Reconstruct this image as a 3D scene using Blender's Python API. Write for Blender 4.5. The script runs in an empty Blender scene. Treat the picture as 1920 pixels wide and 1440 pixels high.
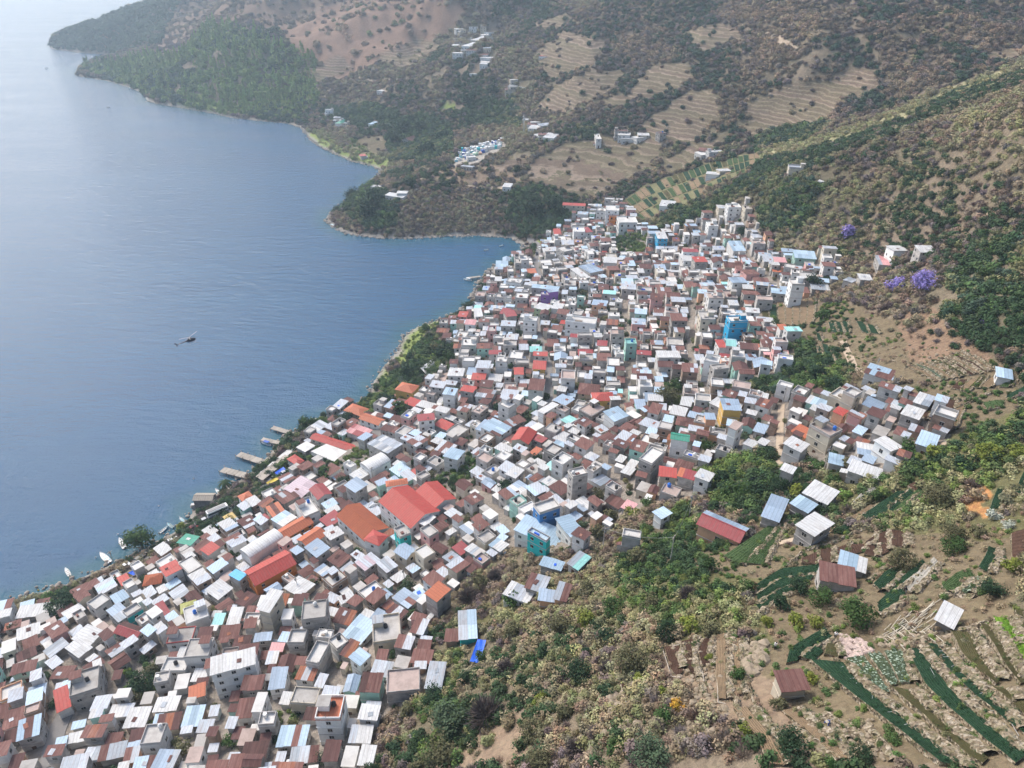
import bpy, math, random
import numpy as np
from mathutils import Vector, Matrix

random.seed(7)
SC = bpy.context.scene
COL = SC.collection
# ------------------------------------------------------------------ camera, sky, sun, exposure
F = 1331.0                       # focal length in pixels of the 1920 px wide photograph
PITCH = math.radians(32.0)
CAMZ = 200.0
cam_d = bpy.data.cameras.new('camera'); cam = bpy.data.objects.new('camera', cam_d); COL.objects.link(cam)
cam.location = (0, 0, CAMZ); cam.rotation_euler = (math.radians(90) - PITCH, 0, 0)
cam_d.sensor_width = 36.0; cam_d.lens = 36.0 * F / 1920.0
cam_d.clip_start = 1.0; cam_d.clip_end = 40000.0
SC.camera = cam
SUN_EL, SUN_AZ = math.radians(46.0), math.radians(-46.0)   # azimuth measured from +Y towards +X
world = bpy.data.worlds.new('World'); SC.world = world; world.use_nodes = True
nt = world.node_tree; nt.nodes.clear()
sky = nt.nodes.new('ShaderNodeTexSky'); sky.sky_type = 'NISHITA'; sky.sun_disc = False
sky.sun_elevation = SUN_EL; sky.sun_rotation = SUN_AZ
sky.air_density = 1.1; sky.dust_density = 3.6; sky.ozone_density = 1.0
bgn = nt.nodes.new('ShaderNodeBackground'); bgn.inputs['Strength'].default_value = 0.13
wo = nt.nodes.new('ShaderNodeOutputWorld')
nt.links.new(sky.outputs[0], bgn.inputs[0]); nt.links.new(bgn.outputs[0], wo.inputs[0])
sun_d = bpy.data.lights.new('sun', 'SUN'); sun = bpy.data.objects.new('sun', sun_d); COL.objects.link(sun)
sun_d.energy = 1.5; sun_d.angle = math.radians(12.0); sun_d.color = (1.0, 0.965, 0.91)
_sd = Vector((math.sin(SUN_AZ) * math.cos(SUN_EL), math.cos(SUN_AZ) * math.cos(SUN_EL), math.sin(SUN_EL)))
sun.rotation_euler = _sd.to_track_quat('Z', 'Y').to_euler(); sun.location = (0, 0, 400)
SC.view_settings.view_transform = 'Standard'; SC.view_settings.look = 'None'
SC.view_settings.exposure = 0.9; SC.view_settings.gamma = 1.0; SC.view_settings.use_curve_mapping = False
SC.cycles.max_bounces = 6; SC.cycles.diffuse_bounces = 2; SC.cycles.glossy_bounces = 2
SC.cycles.transmission_bounces = 2; SC.cycles.transparent_max_bounces = 6; SC.cycles.volume_bounces = 1
SC.cycles.use_denoising = True

# ------------------------------------------------------------------ pixel -> point helpers (authoring)
SP, CP = math.sin(PITCH), math.cos(PITCH)
def ray(u, v):
    xc = (u - 960.0) / F; yc = (720.0 - v) / F
    return xc, CP + yc * SP, -SP + yc * CP
def W(u, v, z=0.0):
    x, y, zz = ray(u, v); t = (z - CAMZ) / zz
    return (x * t, y * t)
def proj(x, y, z):
    """world -> photo pixel (arrays ok)"""
    dz = z - CAMZ
    fwd = y * CP - dz * SP; up = y * SP + dz * CP
    fwd = np.maximum(fwd, 1e-3)
    return 960.0 + F * x / fwd, 720.0 - F * up / fwd, fwd

# ------------------------------------------------------------------ noise
def _hash(ix, iy, s):
    h = (ix.astype(np.int64) * 374761393 + iy.astype(np.int64) * 668265263 + s * 1274126177) & 0xffffffff
    h = ((h ^ (h >> 13)) * 1274126177) & 0xffffffff
    return ((h ^ (h >> 16)) & 0xffff) / 65535.0
def vnoise(x, y, s=0):
    x = np.asarray(x, float); y = np.asarray(y, float)
    ix = np.floor(x); iy = np.floor(y); fx = x - ix; fy = y - iy
    fx = fx * fx * (3 - 2 * fx); fy = fy * fy * (3 - 2 * fy)
    ix = ix.astype(np.int64); iy = iy.astype(np.int64)
    a = _hash(ix, iy, s); b = _hash(ix + 1, iy, s); c = _hash(ix, iy + 1, s); d = _hash(ix + 1, iy + 1, s)
    return (a + (b - a) * fx) * (1 - fy) + (c + (d - c) * fx) * fy
def fbm(x, y, s=0, o=4):
    r = 0; a = 0.5
    for i in range(o):
        r = r + a * vnoise(x, y, s + i); x = x * 2.03 + 11.3; y = y * 2.03 + 5.7; a *= 0.5
    return r / (1 - 0.5 ** o)
def sstep(a, b, x):
    t = np.clip((x - a) / (b - a), 0, 1); return t * t * (3 - 2 * t)

# ------------------------------------------------------------------ shoreline and heights
SHORE_PX = [(-90,1172),(-40,1150),(0,1132),(60,1115),(120,1096),(180,1070),(250,1040),(300,1012),(345,985),(362,955),(405,925),(440,905),
 (478,880),(505,850),(522,826),(552,806),(590,790),(640,764),(690,745),(700,715),(716,690),(742,660),(758,630),(782,612),(815,602),
 (850,590),(880,566),(893,540),(905,520),(930,497),(965,478),(985,462),(960,447),(900,442),(850,443),(780,447),(720,447),(670,443),(635,433),
 (612,415),(618,400),(640,388),(655,372),(690,345),(716,322),(700,312),(660,303),(630,290),(600,275),(578,258),(566,240),(540,232),(500,228),
 (440,222),(400,213),(350,204),(300,196),(276,190),(268,176),(240,164),(200,152),(140,142),(150,130),(175,116),(214,103),(150,99),(97,92)]
SHORE = [W(u, v, 0) for u, v in SHORE_PX]
SHORE = [(-700, -300), (-330, 60)] + SHORE + [(-1040, 1760), (-1040, 1900), (-960, 2080), (-820, 2350), (-760, 2700), (-300, 3400), (200, 4200), (400, 5200)]
SH = np.array(SHORE)
LAKE = np.array(SHORE + [(-5900, 5200), (-5900, -300)])
def in_poly(px, py, poly):
    inside = np.zeros(px.shape, bool); n = len(poly); j = n - 1
    for i in range(n):
        xi, yi = poly[i]; xj, yj = poly[j]
        if yi != yj:
            c = ((yi > py) != (yj > py)) & (px < (xj - xi) * (py - yi) / (yj - yi) + xi)
            inside ^= c
        j = i
    return inside
def dist_poly(px, py, pts, closed=False):
    d = np.full(px.shape, 1e9); n = len(pts)
    for i in range(n - 1 + (1 if closed else 0)):
        ax, ay = pts[i]; bx, by = pts[(i + 1) % n]; dx, dy = bx - ax, by - ay
        L = dx * dx + dy * dy + 1e-9
        t = np.clip(((px - ax) * dx + (py - ay) * dy) / L, 0, 1)
        d = np.minimum(d, (px - ax - t * dx) ** 2 + (py - ay - t * dy) ** 2)
    return np.sqrt(d)

CTRL = [(60,1200,12),(200,1200,18),(100,1300,20),(0,1300,18),(0,1430,24),(200,1400,28),(400,1400,36),(300,1300,25),(400,1200,23),(300,1120,13),
 (500,1100,20),(450,1000,12),(550,950,14),(400,1050,12),(600,1050,22),(550,1200,30),(550,1350,40),(700,1300,46),(680,1430,52),(750,1150,33),
 (650,870,14),(750,950,24),(850,1000,32),(850,850,22),(750,780,12),(950,900,34),(950,780,22),(1000,1000,45),(1100,900,45),(1100,780,33),
 (900,650,12),(1000,650,20),(1100,650,25),(950,550,9),(1050,550,18),(1150,550,25),(1050,460,9),(1150,430,18),(1250,450,30),(1350,450,38),
 (1250,600,38),(1350,600,46),(1250,780,46),(1400,780,60),(1250,900,57),(1150,970,56),(1400,880,68),(1500,950,78),(1550,780,72),(1650,860,82),
 (1420,520,48),(1520,500,56),(1450,650,56),(1560,620,66),(1600,700,75),(1700,700,84),(1650,520,70),(1750,600,85),
 (760,1430,60),(850,1350,62),(900,1250,58),(850,1200,50),(950,1170,58),(1050,1120,62),(1150,1060,66),(1000,1300,74),(1000,1430,82),
 (1150,1200,80),(1150,1350,92),(1250,1100,80),(1250,1000,68),(1350,1030,78),(1350,1150,90),(1300,1300,98),(1300,1430,106),(1450,1100,90),
 (1500,1200,98),(1500,1350,108),(1600,1100,95),(1600,1430,116),(1700,1000,92),(1700,1200,104),(1800,1000,97),(1800,1200,109),(1800,1400,122),
 (1900,1000,106),(1900,1200,116),(1900,1430,128),(1750,850,90),(1850,850,96),(1900,750,95),(1800,750,90),(1900,650,98),(1850,550,100),
 (1500,430,62),(1600,400,76),(1700,400,86),(1800,400,98),(1900,400,110),(1900,300,122),(1800,300,112),(1700,300,102),(1600,320,91),(1500,350,78),
 (1400,370,60),(1300,390,44),(1130,380,24),(1300,310,42),(1500,270,68),(1700,210,92),(1900,135,118),(1900,200,126),(1700,260,103),(1900,165,124),
 (1100,300,32),(1100,230,50),(1100,150,75),(1100,50,110),(1300,200,70),(1300,100,105),(1300,10,135),(1500,200,80),(1500,150,98),(1500,50,130),
 (1700,100,122),(1700,20,148),(1900,60,132),(1900,10,150),
 (900,420,6),(780,420,7),(900,370,19),(750,380,17),(800,330,25),(700,370,11),(680,400,9),(900,300,30),(1000,380,21),(1000,300,31),(900,250,31),
 (1000,230,41),(760,260,9),(680,290,2.5),(640,240,5),(700,230,14),(700,190,29),(800,150,55),(850,60,90),(900,130,68),(1000,20,115),(900,200,40),
 (600,150,35),(600,50,80),(450,180,12),(400,120,42),(300,150,18),(400,50,75),(500,100,58),(500,10,105),(700,10,115),(850,10,121),(200,130,6),
 (320,60,48),(180,80,18),(130,52,31),(200,30,52),(290,5,72)]
CW = [W(u, v, z) + (z,) for u, v, z in CTRL]
CW += [(x, y, 1.0) for x, y in SHORE[2:-8:1]]
CW += [(0,1500,255),(-200,1700,270),(300,1100,215),(500,950,225),(800,700,290),(700,350,265),(450,200,205),(350,0,195),(250,-150,190),
 (-300,2200,260),(-620,2150,130),(900,1500,480),(0,2600,420),(1500,600,520),(2200,2200,700),(1200,3500,650),(250,100,165),(190,30,152),(120,0,142),(60,0,132),
 (0,0,92),(-40,40,72),(-70,0,58),(-150,60,25),(-215,110,10),(0,-250,130),(-200,-200,60),(-420,-200,10),(400,-800,260),(1500,-600,450),(-850,2180,60),(-940,1960,26)]
CW = np.array(CW); CP_XY = CW[:, :2] / 300.0
def _phi(r2): return np.where(r2 > 1e-12, 0.5 * r2 * np.log(np.maximum(r2, 1e-12)), 0.0)
def _solve():
    n = len(CW); d = CP_XY[:, None] - CP_XY[None]; K = _phi((d ** 2).sum(-1)) + np.eye(n) * 2e-4
    P = np.hstack([np.ones((n, 1)), CP_XY]); A = np.zeros((n + 3, n + 3)); A[:n, :n] = K; A[:n, n:] = P; A[n:, :n] = P.T
    b = np.zeros(n + 3); b[:n] = CW[:, 2]; return np.linalg.solve(A, b)
TP = _solve()
def tps(x, y):
    n = len(CW); out = np.empty(x.shape); xs = x.ravel() / 300.0; ys = y.ravel() / 300.0; res = np.empty(xs.shape)
    for s in range(0, len(xs), 20000):
        a = xs[s:s + 20000]; b = ys[s:s + 20000]
        r2 = (a[:, None] - CP_XY[None, :, 0]) ** 2 + (b[:, None] - CP_XY[None, :, 1]) ** 2
        res[s:s + 20000] = _phi(r2) @ TP[:n] + TP[n] + TP[n + 1] * a + TP[n + 2] * b
    return res.reshape(x.shape)
# village outline (photo pixels, then used as world mask through W at rough height)
VILL_PX = [(-120,1190),(0,1150),(100,1135),(200,1100),(300,1058),(380,1015),(440,965),(500,935),(560,890),(590,800),(660,765),(700,790),(745,735),(790,745),(830,700),
 (830,610),(880,590),(905,555),(925,500),(1000,480),(1030,440),(1100,390),(1165,380),(1200,425),(1240,432),(1320,412),(1365,385),(1400,385),(1420,420),(1440,460),
 (1445,478),(1570,478),(1570,535),(1505,560),(1440,562),(1425,600),(1460,640),(1470,700),(1400,720),(1330,740),(1450,750),(1540,730),(1640,745),(1740,760),(1790,825),
 (1680,875),(1640,905),(1540,870),(1470,835),(1400,850),(1335,862),(1320,930),(1220,942),(1150,985),(1100,1030),(960,1030),(890,1075),(850,1110),(790,1165),
 (815,1240),(795,1300),(710,1350),(690,1440),(640,1560),(-300,1560)]
def height(x, y):
    x = np.asarray(x, float); y = np.asarray(y, float)
    z = tps(x, y)
    inl = in_poly(x, y, LAKE); d = dist_poly(x, y, SHORE)
    r = np.hypot(x, y)
    # relief: ravines and knolls, stronger far from the village
    m = sstep(520, 1000, r) + 0.5 * sstep(150, 260, x) * sstep(200, 420, r)
    rid = 1 - np.abs(2 * fbm(x / 190.0 + 3.1, y / 260.0, 5, 4) - 1)
    z = z + np.clip(m, 0, 1) * (rid - 0.72) * 46 * np.clip(z / 60.0, 0.1, 1.0)
    rid2 = 1 - np.abs(2 * fbm(x / 60.0 + 7, y / 75.0, 25, 3) - 1)
    z = z + np.clip(m, 0, 1) * (rid2 - 0.72) * 15 * np.clip(z / 60.0, 0.1, 1.0)
    z = z + (fbm(x / 22.0, y / 22.0, 9, 3) - 0.5) * (1.4 + 1.6 * np.clip(m, 0, 1))
    z = np.where(z > 260, 260 + (z - 260) * 0.3, z); z = np.minimum(z, 430)
    z = np.maximum(z, 0.9)
    z = z * (0.25 + 0.75 * sstep(0, 10, d)) * sstep(-0.5, 2.5, d)
    return np.where(inl, -np.minimum(9.0, 0.15 + d * 0.45), np.maximum(z, 0.02 + 0.1 * np.minimum(d, 5)))
def H(x, y): return float(height(np.array([x]), np.array([y]))[0])
# fast lookup grid for placing things
GX0, GY0, GS, GNX, GNY = -420.0, 10.0, 2.5, 400, 400
_gx, _gy = np.meshgrid(GX0 + GS * np.arange(GNX), GY0 + GS * np.arange(GNY))
GZ = height(_gx, _gy)
def hq(x, y):
    x = np.asarray(x, float); y = np.asarray(y, float)
    fx = np.clip((x - GX0) / GS, 0, GNX - 1.001); fy = np.clip((y - GY0) / GS, 0, GNY - 1.001)
    ix = fx.astype(int); iy = fy.astype(int); fx = fx - ix; fy = fy - iy
    return (GZ[iy, ix] * (1 - fx) + GZ[iy, ix + 1] * fx) * (1 - fy) + (GZ[iy + 1, ix] * (1 - fx) + GZ[iy + 1, ix + 1] * fx) * fy
def hit(u, v, h=0.0):
    """first point of the photo pixel's ray that is h above the ground"""
    x, y, z = ray(u, v)
    t = np.arange(40.0, 2600.0, 1.0)
    if v > 480: t = np.arange(40.0, 800.0, 0.5)
    px, py, pz = x * t, y * t, CAMZ + z * t
    inside = (px > GX0 + 5) & (px < GX0 + GS * (GNX - 3)) & (py < GY0 + GS * (GNY - 3)) & (py > GY0 + 3)
    g = np.where(inside, hq(px, py), -99)
    if not inside.all():
        far = ~inside & (py > 900)
        if far.any(): g[far] = height(px[far], py[far])
    g = np.maximum(g, 0)
    k = np.argmax(pz < g + h)
    if pz[k] >= g[k] + h: k = len(t) - 1
    return (float(px[k]), float(py[k]), float(pz[k]))
# ------------------------------------------------------------------ materials
MATS = {}
def nodes_of(name, rough=0.8, spec=0.3):
    m = bpy.data.materials.new(name); m.use_nodes = True; t = m.node_tree
    b = t.nodes['Principled BSDF']; b.inputs['Roughness'].default_value = rough
    b.inputs['Specular IOR Level'].default_value = spec
    MATS[name] = m
    return m, t, b
def N(t, kind, **kw):
    n = t.nodes.new(kind)
    for k, v in kw.items():
        if hasattr(n, k): setattr(n, k, v)
        else: n.inputs[k].default_value = v
    return n
def ramp(t, stops):
    r = t.nodes.new('ShaderNodeValToRGB'); e = r.color_ramp.elements
    e[0].position = stops[0][0]; e[0].color = (*stops[0][1], 1)
    e[1].position = stops[-1][0]; e[1].color = (*stops[-1][1], 1)
    for p, c in stops[1:-1]:
        q = e.new(p); q.color = (*c, 1)
    return r
def mixc(t, a, b, fac, mode='MIX'):
    m = t.nodes.new('ShaderNodeMix'); m.data_type = 'RGBA'; m.blend_type = mode
    for sock, val in ((m.inputs[6], a), (m.inputs[7], b), (m.inputs[0], fac)):
        if hasattr(val, 'is_output'): t.links.new(val, sock)
        else: sock.default_value = (*val, 1) if isinstance(val, tuple) else val
    return m.outputs[2]
def noise(t, scale, detail=4, co=None, rough=0.6):
    n = t.nodes.new('ShaderNodeTexNoise'); n.inputs['Scale'].default_value = scale; n.inputs['Detail'].default_value = detail
    n.inputs['Roughness'].default_value = rough
    if co is not None: t.links.new(co, n.inputs['Vector'])
    return n.outputs[0]
def mathn(t, op, a, b=0.0, c=0.0):
    m = t.nodes.new('ShaderNodeMath'); m.operation = op
    for s, v in zip(m.inputs, (a, b, c)):
        if hasattr(v, 'is_output'): t.links.new(v, s)
        else: s.default_value = v
    return m.outputs[0]
def bump(t, b, h, strength, dist):
    n = t.nodes.new('ShaderNodeBump'); n.inputs['Strength'].default_value = strength; n.inputs['Distance'].default_value = dist
    t.links.new(h, n.inputs['Height']); t.links.new(n.outputs[0], b.inputs['Normal'])

def plain(name, col, rough=0.75, var=0.12, dirt=0.35, dirtcol=(0.16, 0.13, 0.11), scale=0.35, spec=0.3, metal=0.0):
    """painted or rendered surface: base colour with blotches of dirt, different on every object"""
    m, t, b = nodes_of(name, rough, spec)
    geo = N(t, 'ShaderNodeNewGeometry'); oi = N(t, 'ShaderNodeObjectInfo')
    val = mathn(t, 'MULTIPLY_ADD', oi.outputs['Random'], var * 2, 1 - var)
    n1 = noise(t, scale, 5, geo.outputs['Position'])
    r = ramp(t, [(0.45, (0, 0, 0)), (0.72, (1, 1, 1))]); t.links.new(n1, r.inputs[0])
    base = mixc(t, col, dirtcol, mathn(t, 'MULTIPLY', r.outputs[0], dirt))
    n2 = noise(t, 2.3, 3, geo.outputs['Position'])
    v2 = mathn(t, 'MULTIPLY', val, mathn(t, 'MULTIPLY_ADD', n2, 0.3, 0.85))
    h = N(t, 'ShaderNodeHueSaturation'); t.links.new(base, h.inputs['Color']); t.links.new(v2, h.inputs['Value'])
    t.links.new(h.outputs[0], b.inputs['Base Color'])
    b.inputs['Metallic'].default_value = metal
    return m
def sheet(name, col, col2, rust=0.3, rustcol=(0.12, 0.045, 0.03), rough=0.5, var=0.16):
    """corrugated sheet roofing; ribs run down the slope (object y)"""
    m, t, b = nodes_of(name, rough, 0.4)
    tc = N(t, 'ShaderNodeTexCoord'); geo = N(t, 'ShaderNodeNewGeometry'); oi = N(t, 'ShaderNodeObjectInfo')
    mp = N(t, 'ShaderNodeMapping'); mp.inputs['Scale'].default_value = (1.9, 0.22, 1); t.links.new(tc.outputs['Object'], mp.inputs[0])
    off = mathn(t, 'MULTIPLY', oi.outputs['Random'], 53.0); cmb = N(t, 'ShaderNodeCombineXYZ'); t.links.new(off, cmb.inputs[2])
    t.links.new(cmb.outputs[0], mp.inputs['Location'])
    st = noise(t, 1.0, 5, mp.outputs[0], 0.65)
    r = ramp(t, [(0.44, (0, 0, 0)), (0.68, (1, 1, 1))]); t.links.new(st, r.inputs[0])
    c0 = mixc(t, col, col2, oi.outputs['Random'])
    base = mixc(t, c0, rustcol, mathn(t, 'MULTIPLY', r.outputs[0], rust))
    val = mathn(t, 'MULTIPLY_ADD', oi.outputs['Random'], var * 2, 1 - var)
    n2 = noise(t, 1.7, 3, geo.outputs['Position'])
    sx = N(t, 'ShaderNodeSeparateXYZ'); t.links.new(tc.outputs['Object'], sx.inputs[0])
    seam = mathn(t, 'LESS_THAN', mathn(t, 'FRACT', mathn(t, 'MULTIPLY', sx.outputs[0], 1.15)), .14)
    v2 = mathn(t, 'MULTIPLY', mathn(t, 'MULTIPLY', val, mathn(t, 'MULTIPLY_ADD', n2, 0.46, 0.77)), mathn(t, 'MULTIPLY_ADD', seam, -.26, 1.0))
    h = N(t, 'ShaderNodeHueSaturation'); t.links.new(base, h.inputs['Color']); t.links.new(v2, h.inputs['Value'])
    t.links.new(h.outputs[0], b.inputs['Base Color'])
    w = N(t, 'ShaderNodeTexWave'); w.bands_direction = 'X'; w.inputs['Scale'].default_value = 1.6; t.links.new(tc.outputs['Object'], w.inputs[0])
    bump(t, b, w.outputs[1], 0.5, 0.06)
    return m
# walls
plain('wall_white', (0.64, 0.63, 0.61), dirt=0.45, dirtcol=(0.36, 0.33, 0.30))
plain('wall_cream', (0.55, 0.49, 0.39), dirt=0.45, dirtcol=(0.26, 0.22, 0.18))
plain('wall_peach', (0.66, 0.38, 0.24)); plain('wall_yellow', (0.66, 0.42, 0.12)); plain('wall_mint', (0.33, 0.56, 0.49))
plain('wall_teal', (0.02, 0.47, 0.46), dirt=0.15); plain('wall_blue', (0.06, 0.22, 0.50), dirt=0.15); plain('wall_cyan', (0.02, 0.33, 0.56), dirt=0.15)
plain('wall_purple', (0.28, 0.13, 0.42), dirt=0.15); plain('wall_orange', (0.62, 0.20, 0.05)); plain('wall_green', (0.42, 0.50, 0.30)); plain('wall_pink', (0.62, 0.34, 0.32))
plain('wall_red', (0.42, 0.06, 0.05)); plain('trim_white', (0.78, 0.78, 0.76), dirt=0.2)
def block_wall(name, col):
    m, t, b = nodes_of(name, 0.9, 0.15)
    geo = N(t, 'ShaderNodeNewGeometry'); oi = N(t, 'ShaderNodeObjectInfo')
    tc = N(t, 'ShaderNodeTexCoord'); sep = N(t, 'ShaderNodeSeparateXYZ'); t.links.new(tc.outputs['Object'], sep.inputs[0])
    a = mathn(t, 'FRACT', mathn(t, 'MULTIPLY', sep.outputs[2], 1.0 / 1.5)); jl = mathn(t, 'LESS_THAN', a, 0.10)
    n1 = noise(t, 0.5, 5, geo.outputs['Position'])
    r = ramp(t, [(0.35, tuple(c * 0.62 for c in col)), (0.55, col), (0.75, tuple(min(1, c * 1.3) for c in col))]); t.links.new(n1, r.inputs[0])
    base = mixc(t, r.outputs[0], tuple(c * 1.25 for c in col), mathn(t, 'MULTIPLY', jl, 0.5))
    h = N(t, 'ShaderNodeHueSaturation'); t.links.new(base, h.inputs['Color'])
    t.links.new(mathn(t, 'MULTIPLY_ADD', oi.outputs['Random'], 0.35, 0.82), h.inputs['Value']); t.links.new(h.outputs[0], b.inputs['Base Color'])
block_wall('wall_block', (0.42, 0.395, 0.37)); block_wall('wall_dark_block', (0.25, 0.23, 0.215)); block_wall('wall_adobe', (0.30, 0.215, 0.165))
# roofs
sheet('roof_white', (0.70, 0.70, 0.69), (0.52, 0.52, 0.51), 0.5, (0.34, 0.30, 0.27), 0.45, 0.06)
sheet('roof_zinc', (0.30, 0.35, 0.40), (0.46, 0.50, 0.55), 0.45, (0.26, 0.17, 0.13), 0.38, 0.12)
sheet('roof_bluegrey', (0.24, 0.32, 0.42), (0.33, 0.42, 0.52), 0.14, (0.25, 0.2, 0.2), 0.4, 0.10)
sheet('roof_rust', (0.125, 0.050, 0.042), (0.17, 0.075, 0.062), 0.55, (0.27, 0.16, 0.135), 0.8)
sheet('roof_darkrust', (0.075, 0.032, 0.028), (0.105, 0.045, 0.04), 0.4, (0.17, 0.10, 0.09), 0.8)
sheet('roof_orangerust', (0.34, 0.11, 0.045), (0.24, 0.085, 0.05), 0.5, (0.36, 0.24, 0.2), 0.8)
sheet('roof_crimson', (0.34, 0.050, 0.055), (0.29, 0.045, 0.05), 0.4, (0.26, 0.14, 0.13), 0.55, 0.10)
sheet('roof_red', (0.47, 0.068, 0.052), (0.42, 0.060, 0.048), 0.35, (0.36, 0.16, 0.13), 0.55, 0.08)
sheet('roof_orange', (0.52, 0.155, 0.075), (0.47, 0.14, 0.07), 0.35, (0.42, 0.16, 0.1), 0.6, 0.08)
sheet('roof_terracotta', (0.36, 0.10, 0.05), (0.33, 0.095, 0.045), 0.35, (0.22, 0.09, 0.06), 0.85, 0.08)
sheet('roof_green', (0.03, 0.30, 0.20), (0.04, 0.27, 0.19), 0.1); sheet('roof_mint', (0.27, 0.60, 0.56), (0.33, 0.62, 0.6), 0.1)
sheet('roof_skyblue', (0.10, 0.42, 0.80), (0.12, 0.45, 0.8), 0.05); sheet('roof_lightblue', (0.34, 0.47, 0.58), (0.42, 0.54, 0.64), 0.1)
sheet('roof_olive', (0.36, 0.36, 0.10), (0.33, 0.34, 0.10), 0.1); sheet('roof_yellow', (0.60, 0.42, 0.14), (0.6, 0.42, 0.14), 0.1)
sheet('roof_lilac', (0.52, 0.40, 0.44), (0.58, 0.47, 0.50), 0.25, (0.4, 0.25, 0.26)); sheet('roof_pink', (0.56, 0.22, 0.22), (0.60, 0.30, 0.30), 0.3, (0.6, 0.45, 0.42))
sheet('roof_thatch', (0.40, 0.35, 0.29), (0.38, 0.33, 0.27), 0.5, (0.26, 0.22, 0.18), 0.95, 0.05)
plain('tarp_blue', (0.02, 0.12, 0.66), 0.45, dirt=0.1)
plain('slab', (0.44, 0.415, 0.385), 0.9, 0.18, 0.6, (0.21, 0.18, 0.155)); plain('slab_pink', (0.44, 0.34, 0.30), 0.9, 0.1, 0.5)
plain('slab_light', (0.62, 0.60, 0.565), 0.85, 0.1, 0.4, (0.35, 0.32, 0.29)); plain('parapet', (0.46, 0.435, 0.41), 0.9)
plain('window_dark', (0.022, 0.024, 0.028), 0.25, 0.2, 0.0, spec=0.5); plain('frame_pale', (0.5, 0.48, 0.45), dirt=0.1)
plain('door_brown', (0.10, 0.05, 0.03)); plain('tank_black', (0.025, 0.026, 0.03), 0.5, dirt=0.1); plain('tank_white', (0.7, 0.69, 0.66), 0.5, dirt=0.1); plain('tank_blue', (0.03, 0.16, 0.55), 0.5, dirt=0.1)
plain('steel', (0.25, 0.25, 0.25), 0.5); plain('timber', (0.30, 0.25, 0.20), 0.9); plain('timber_pale', (0.42, 0.37, 0.31), 0.9); plain('bamboo', (0.50, 0.45, 0.36), 0.8)
plain('rubber', (0.02, 0.02, 0.02), 0.8, dirt=0); plain('stone', (0.36, 0.31, 0.26), 0.95, 0.25, 0.5); plain('stone_tan', (0.33, 0.265, 0.195), 0.95, 0.2, 0.8, (0.13, 0.115, 0.06), 0.9)
plain('road', (0.20, 0.19, 0.185), 0.9, 0.1, 0.5, (0.28, 0.25, 0.22)); plain('dirt_path', (0.43, 0.34, 0.25), 0.95, 0.1, 0.5, (0.30, 0.22, 0.15))
for nm, c in dict(white=(0.75, 0.75, 0.74), dark=(0.02, 0.022, 0.027), red=(0.33, 0.02, 0.02), silver=(0.42, 0.43, 0.44), aqua=(0.25, 0.55, 0.62), palegreen=(0.45, 0.62, 0.45),
                  blue=(0.03, 0.10, 0.40), yellow=(0.6, 0.45, 0.05), navy=(0.008, 0.012, 0.03), skin=(0.32, 0.18, 0.11), turquoise=(0.05, 0.45, 0.5), peach=(0.6, 0.36, 0.24), grey=(0.3, 0.3, 0.3)).items():
    plain('paint_' + nm, c, 0.35 if nm not in ('skin',) else 0.6, 0.05, 0.05)
def foliage(name):
    m, t, b = nodes_of(name, 0.75, 0.15)
    geo = N(t, 'ShaderNodeNewGeometry'); oi = N(t, 'ShaderNodeObjectInfo')
    at = N(t, 'ShaderNodeAttribute'); at.attribute_type = 'INSTANCER'; at.attribute_name = 'tint'
    src = at.outputs['Color'] if name == 'scrub_leaves' else oi.outputs['Color']
    n1 = noise(t, 0.9, 3, geo.outputs['Position']); n2 = noise(t, 5.0, 2, geo.outputs['Position'])
    h = N(t, 'ShaderNodeHueSaturation'); t.links.new(src, h.inputs['Color'])
    t.links.new(mathn(t, 'MULTIPLY_ADD', n1, 0.10, 0.45), h.inputs['Hue'])
    t.links.new(mathn(t, 'ADD', mathn(t, 'MULTIPLY_ADD', n1, 0.9, 0.22), mathn(t, 'MULTIPLY', n2, 0.7)), h.inputs['Value'])
    t.links.new(h.outputs[0], b.inputs['Base Color'])
foliage('tree_leaves'); foliage('scrub_leaves')
plain('bark', (0.12, 0.09, 0.07), 0.95)
# rough dry-stone and earth banks
m, t, b = nodes_of('bank_stone', 0.95, 0.1); geo = N(t, 'ShaderNodeNewGeometry')
vo = N(t, 'ShaderNodeTexVoronoi'); vo.inputs['Scale'].default_value = 2.1; t.links.new(geo.outputs['Position'], vo.inputs[0]); sp_ = N(t, 'ShaderNodeSeparateXYZ'); t.links.new(vo.outputs['Color'], sp_.inputs[0])
r = ramp(t, [(0.0, (0.13, 0.105, 0.07)), (0.35, (0.24, 0.19, 0.135)), (0.7, (0.34, 0.28, 0.205)), (1.0, (0.44, 0.38, 0.30))]); t.links.new(sp_.outputs[0], r.inputs[0])
nn = noise(t, 0.8, 4, geo.outputs['Position']); rm = ramp(t, [(0.48, (0, 0, 0)), (0.62, (1, 1, 1))]); t.links.new(nn, rm.inputs[0])
t.links.new(mixc(t, r.outputs[0], (0.15, 0.14, 0.07), mathn(t, 'MULTIPLY', rm.outputs[0], .7)), b.inputs['Base Color']); bump(t, b, vo.outputs[0], 1.0, .5)
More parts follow.
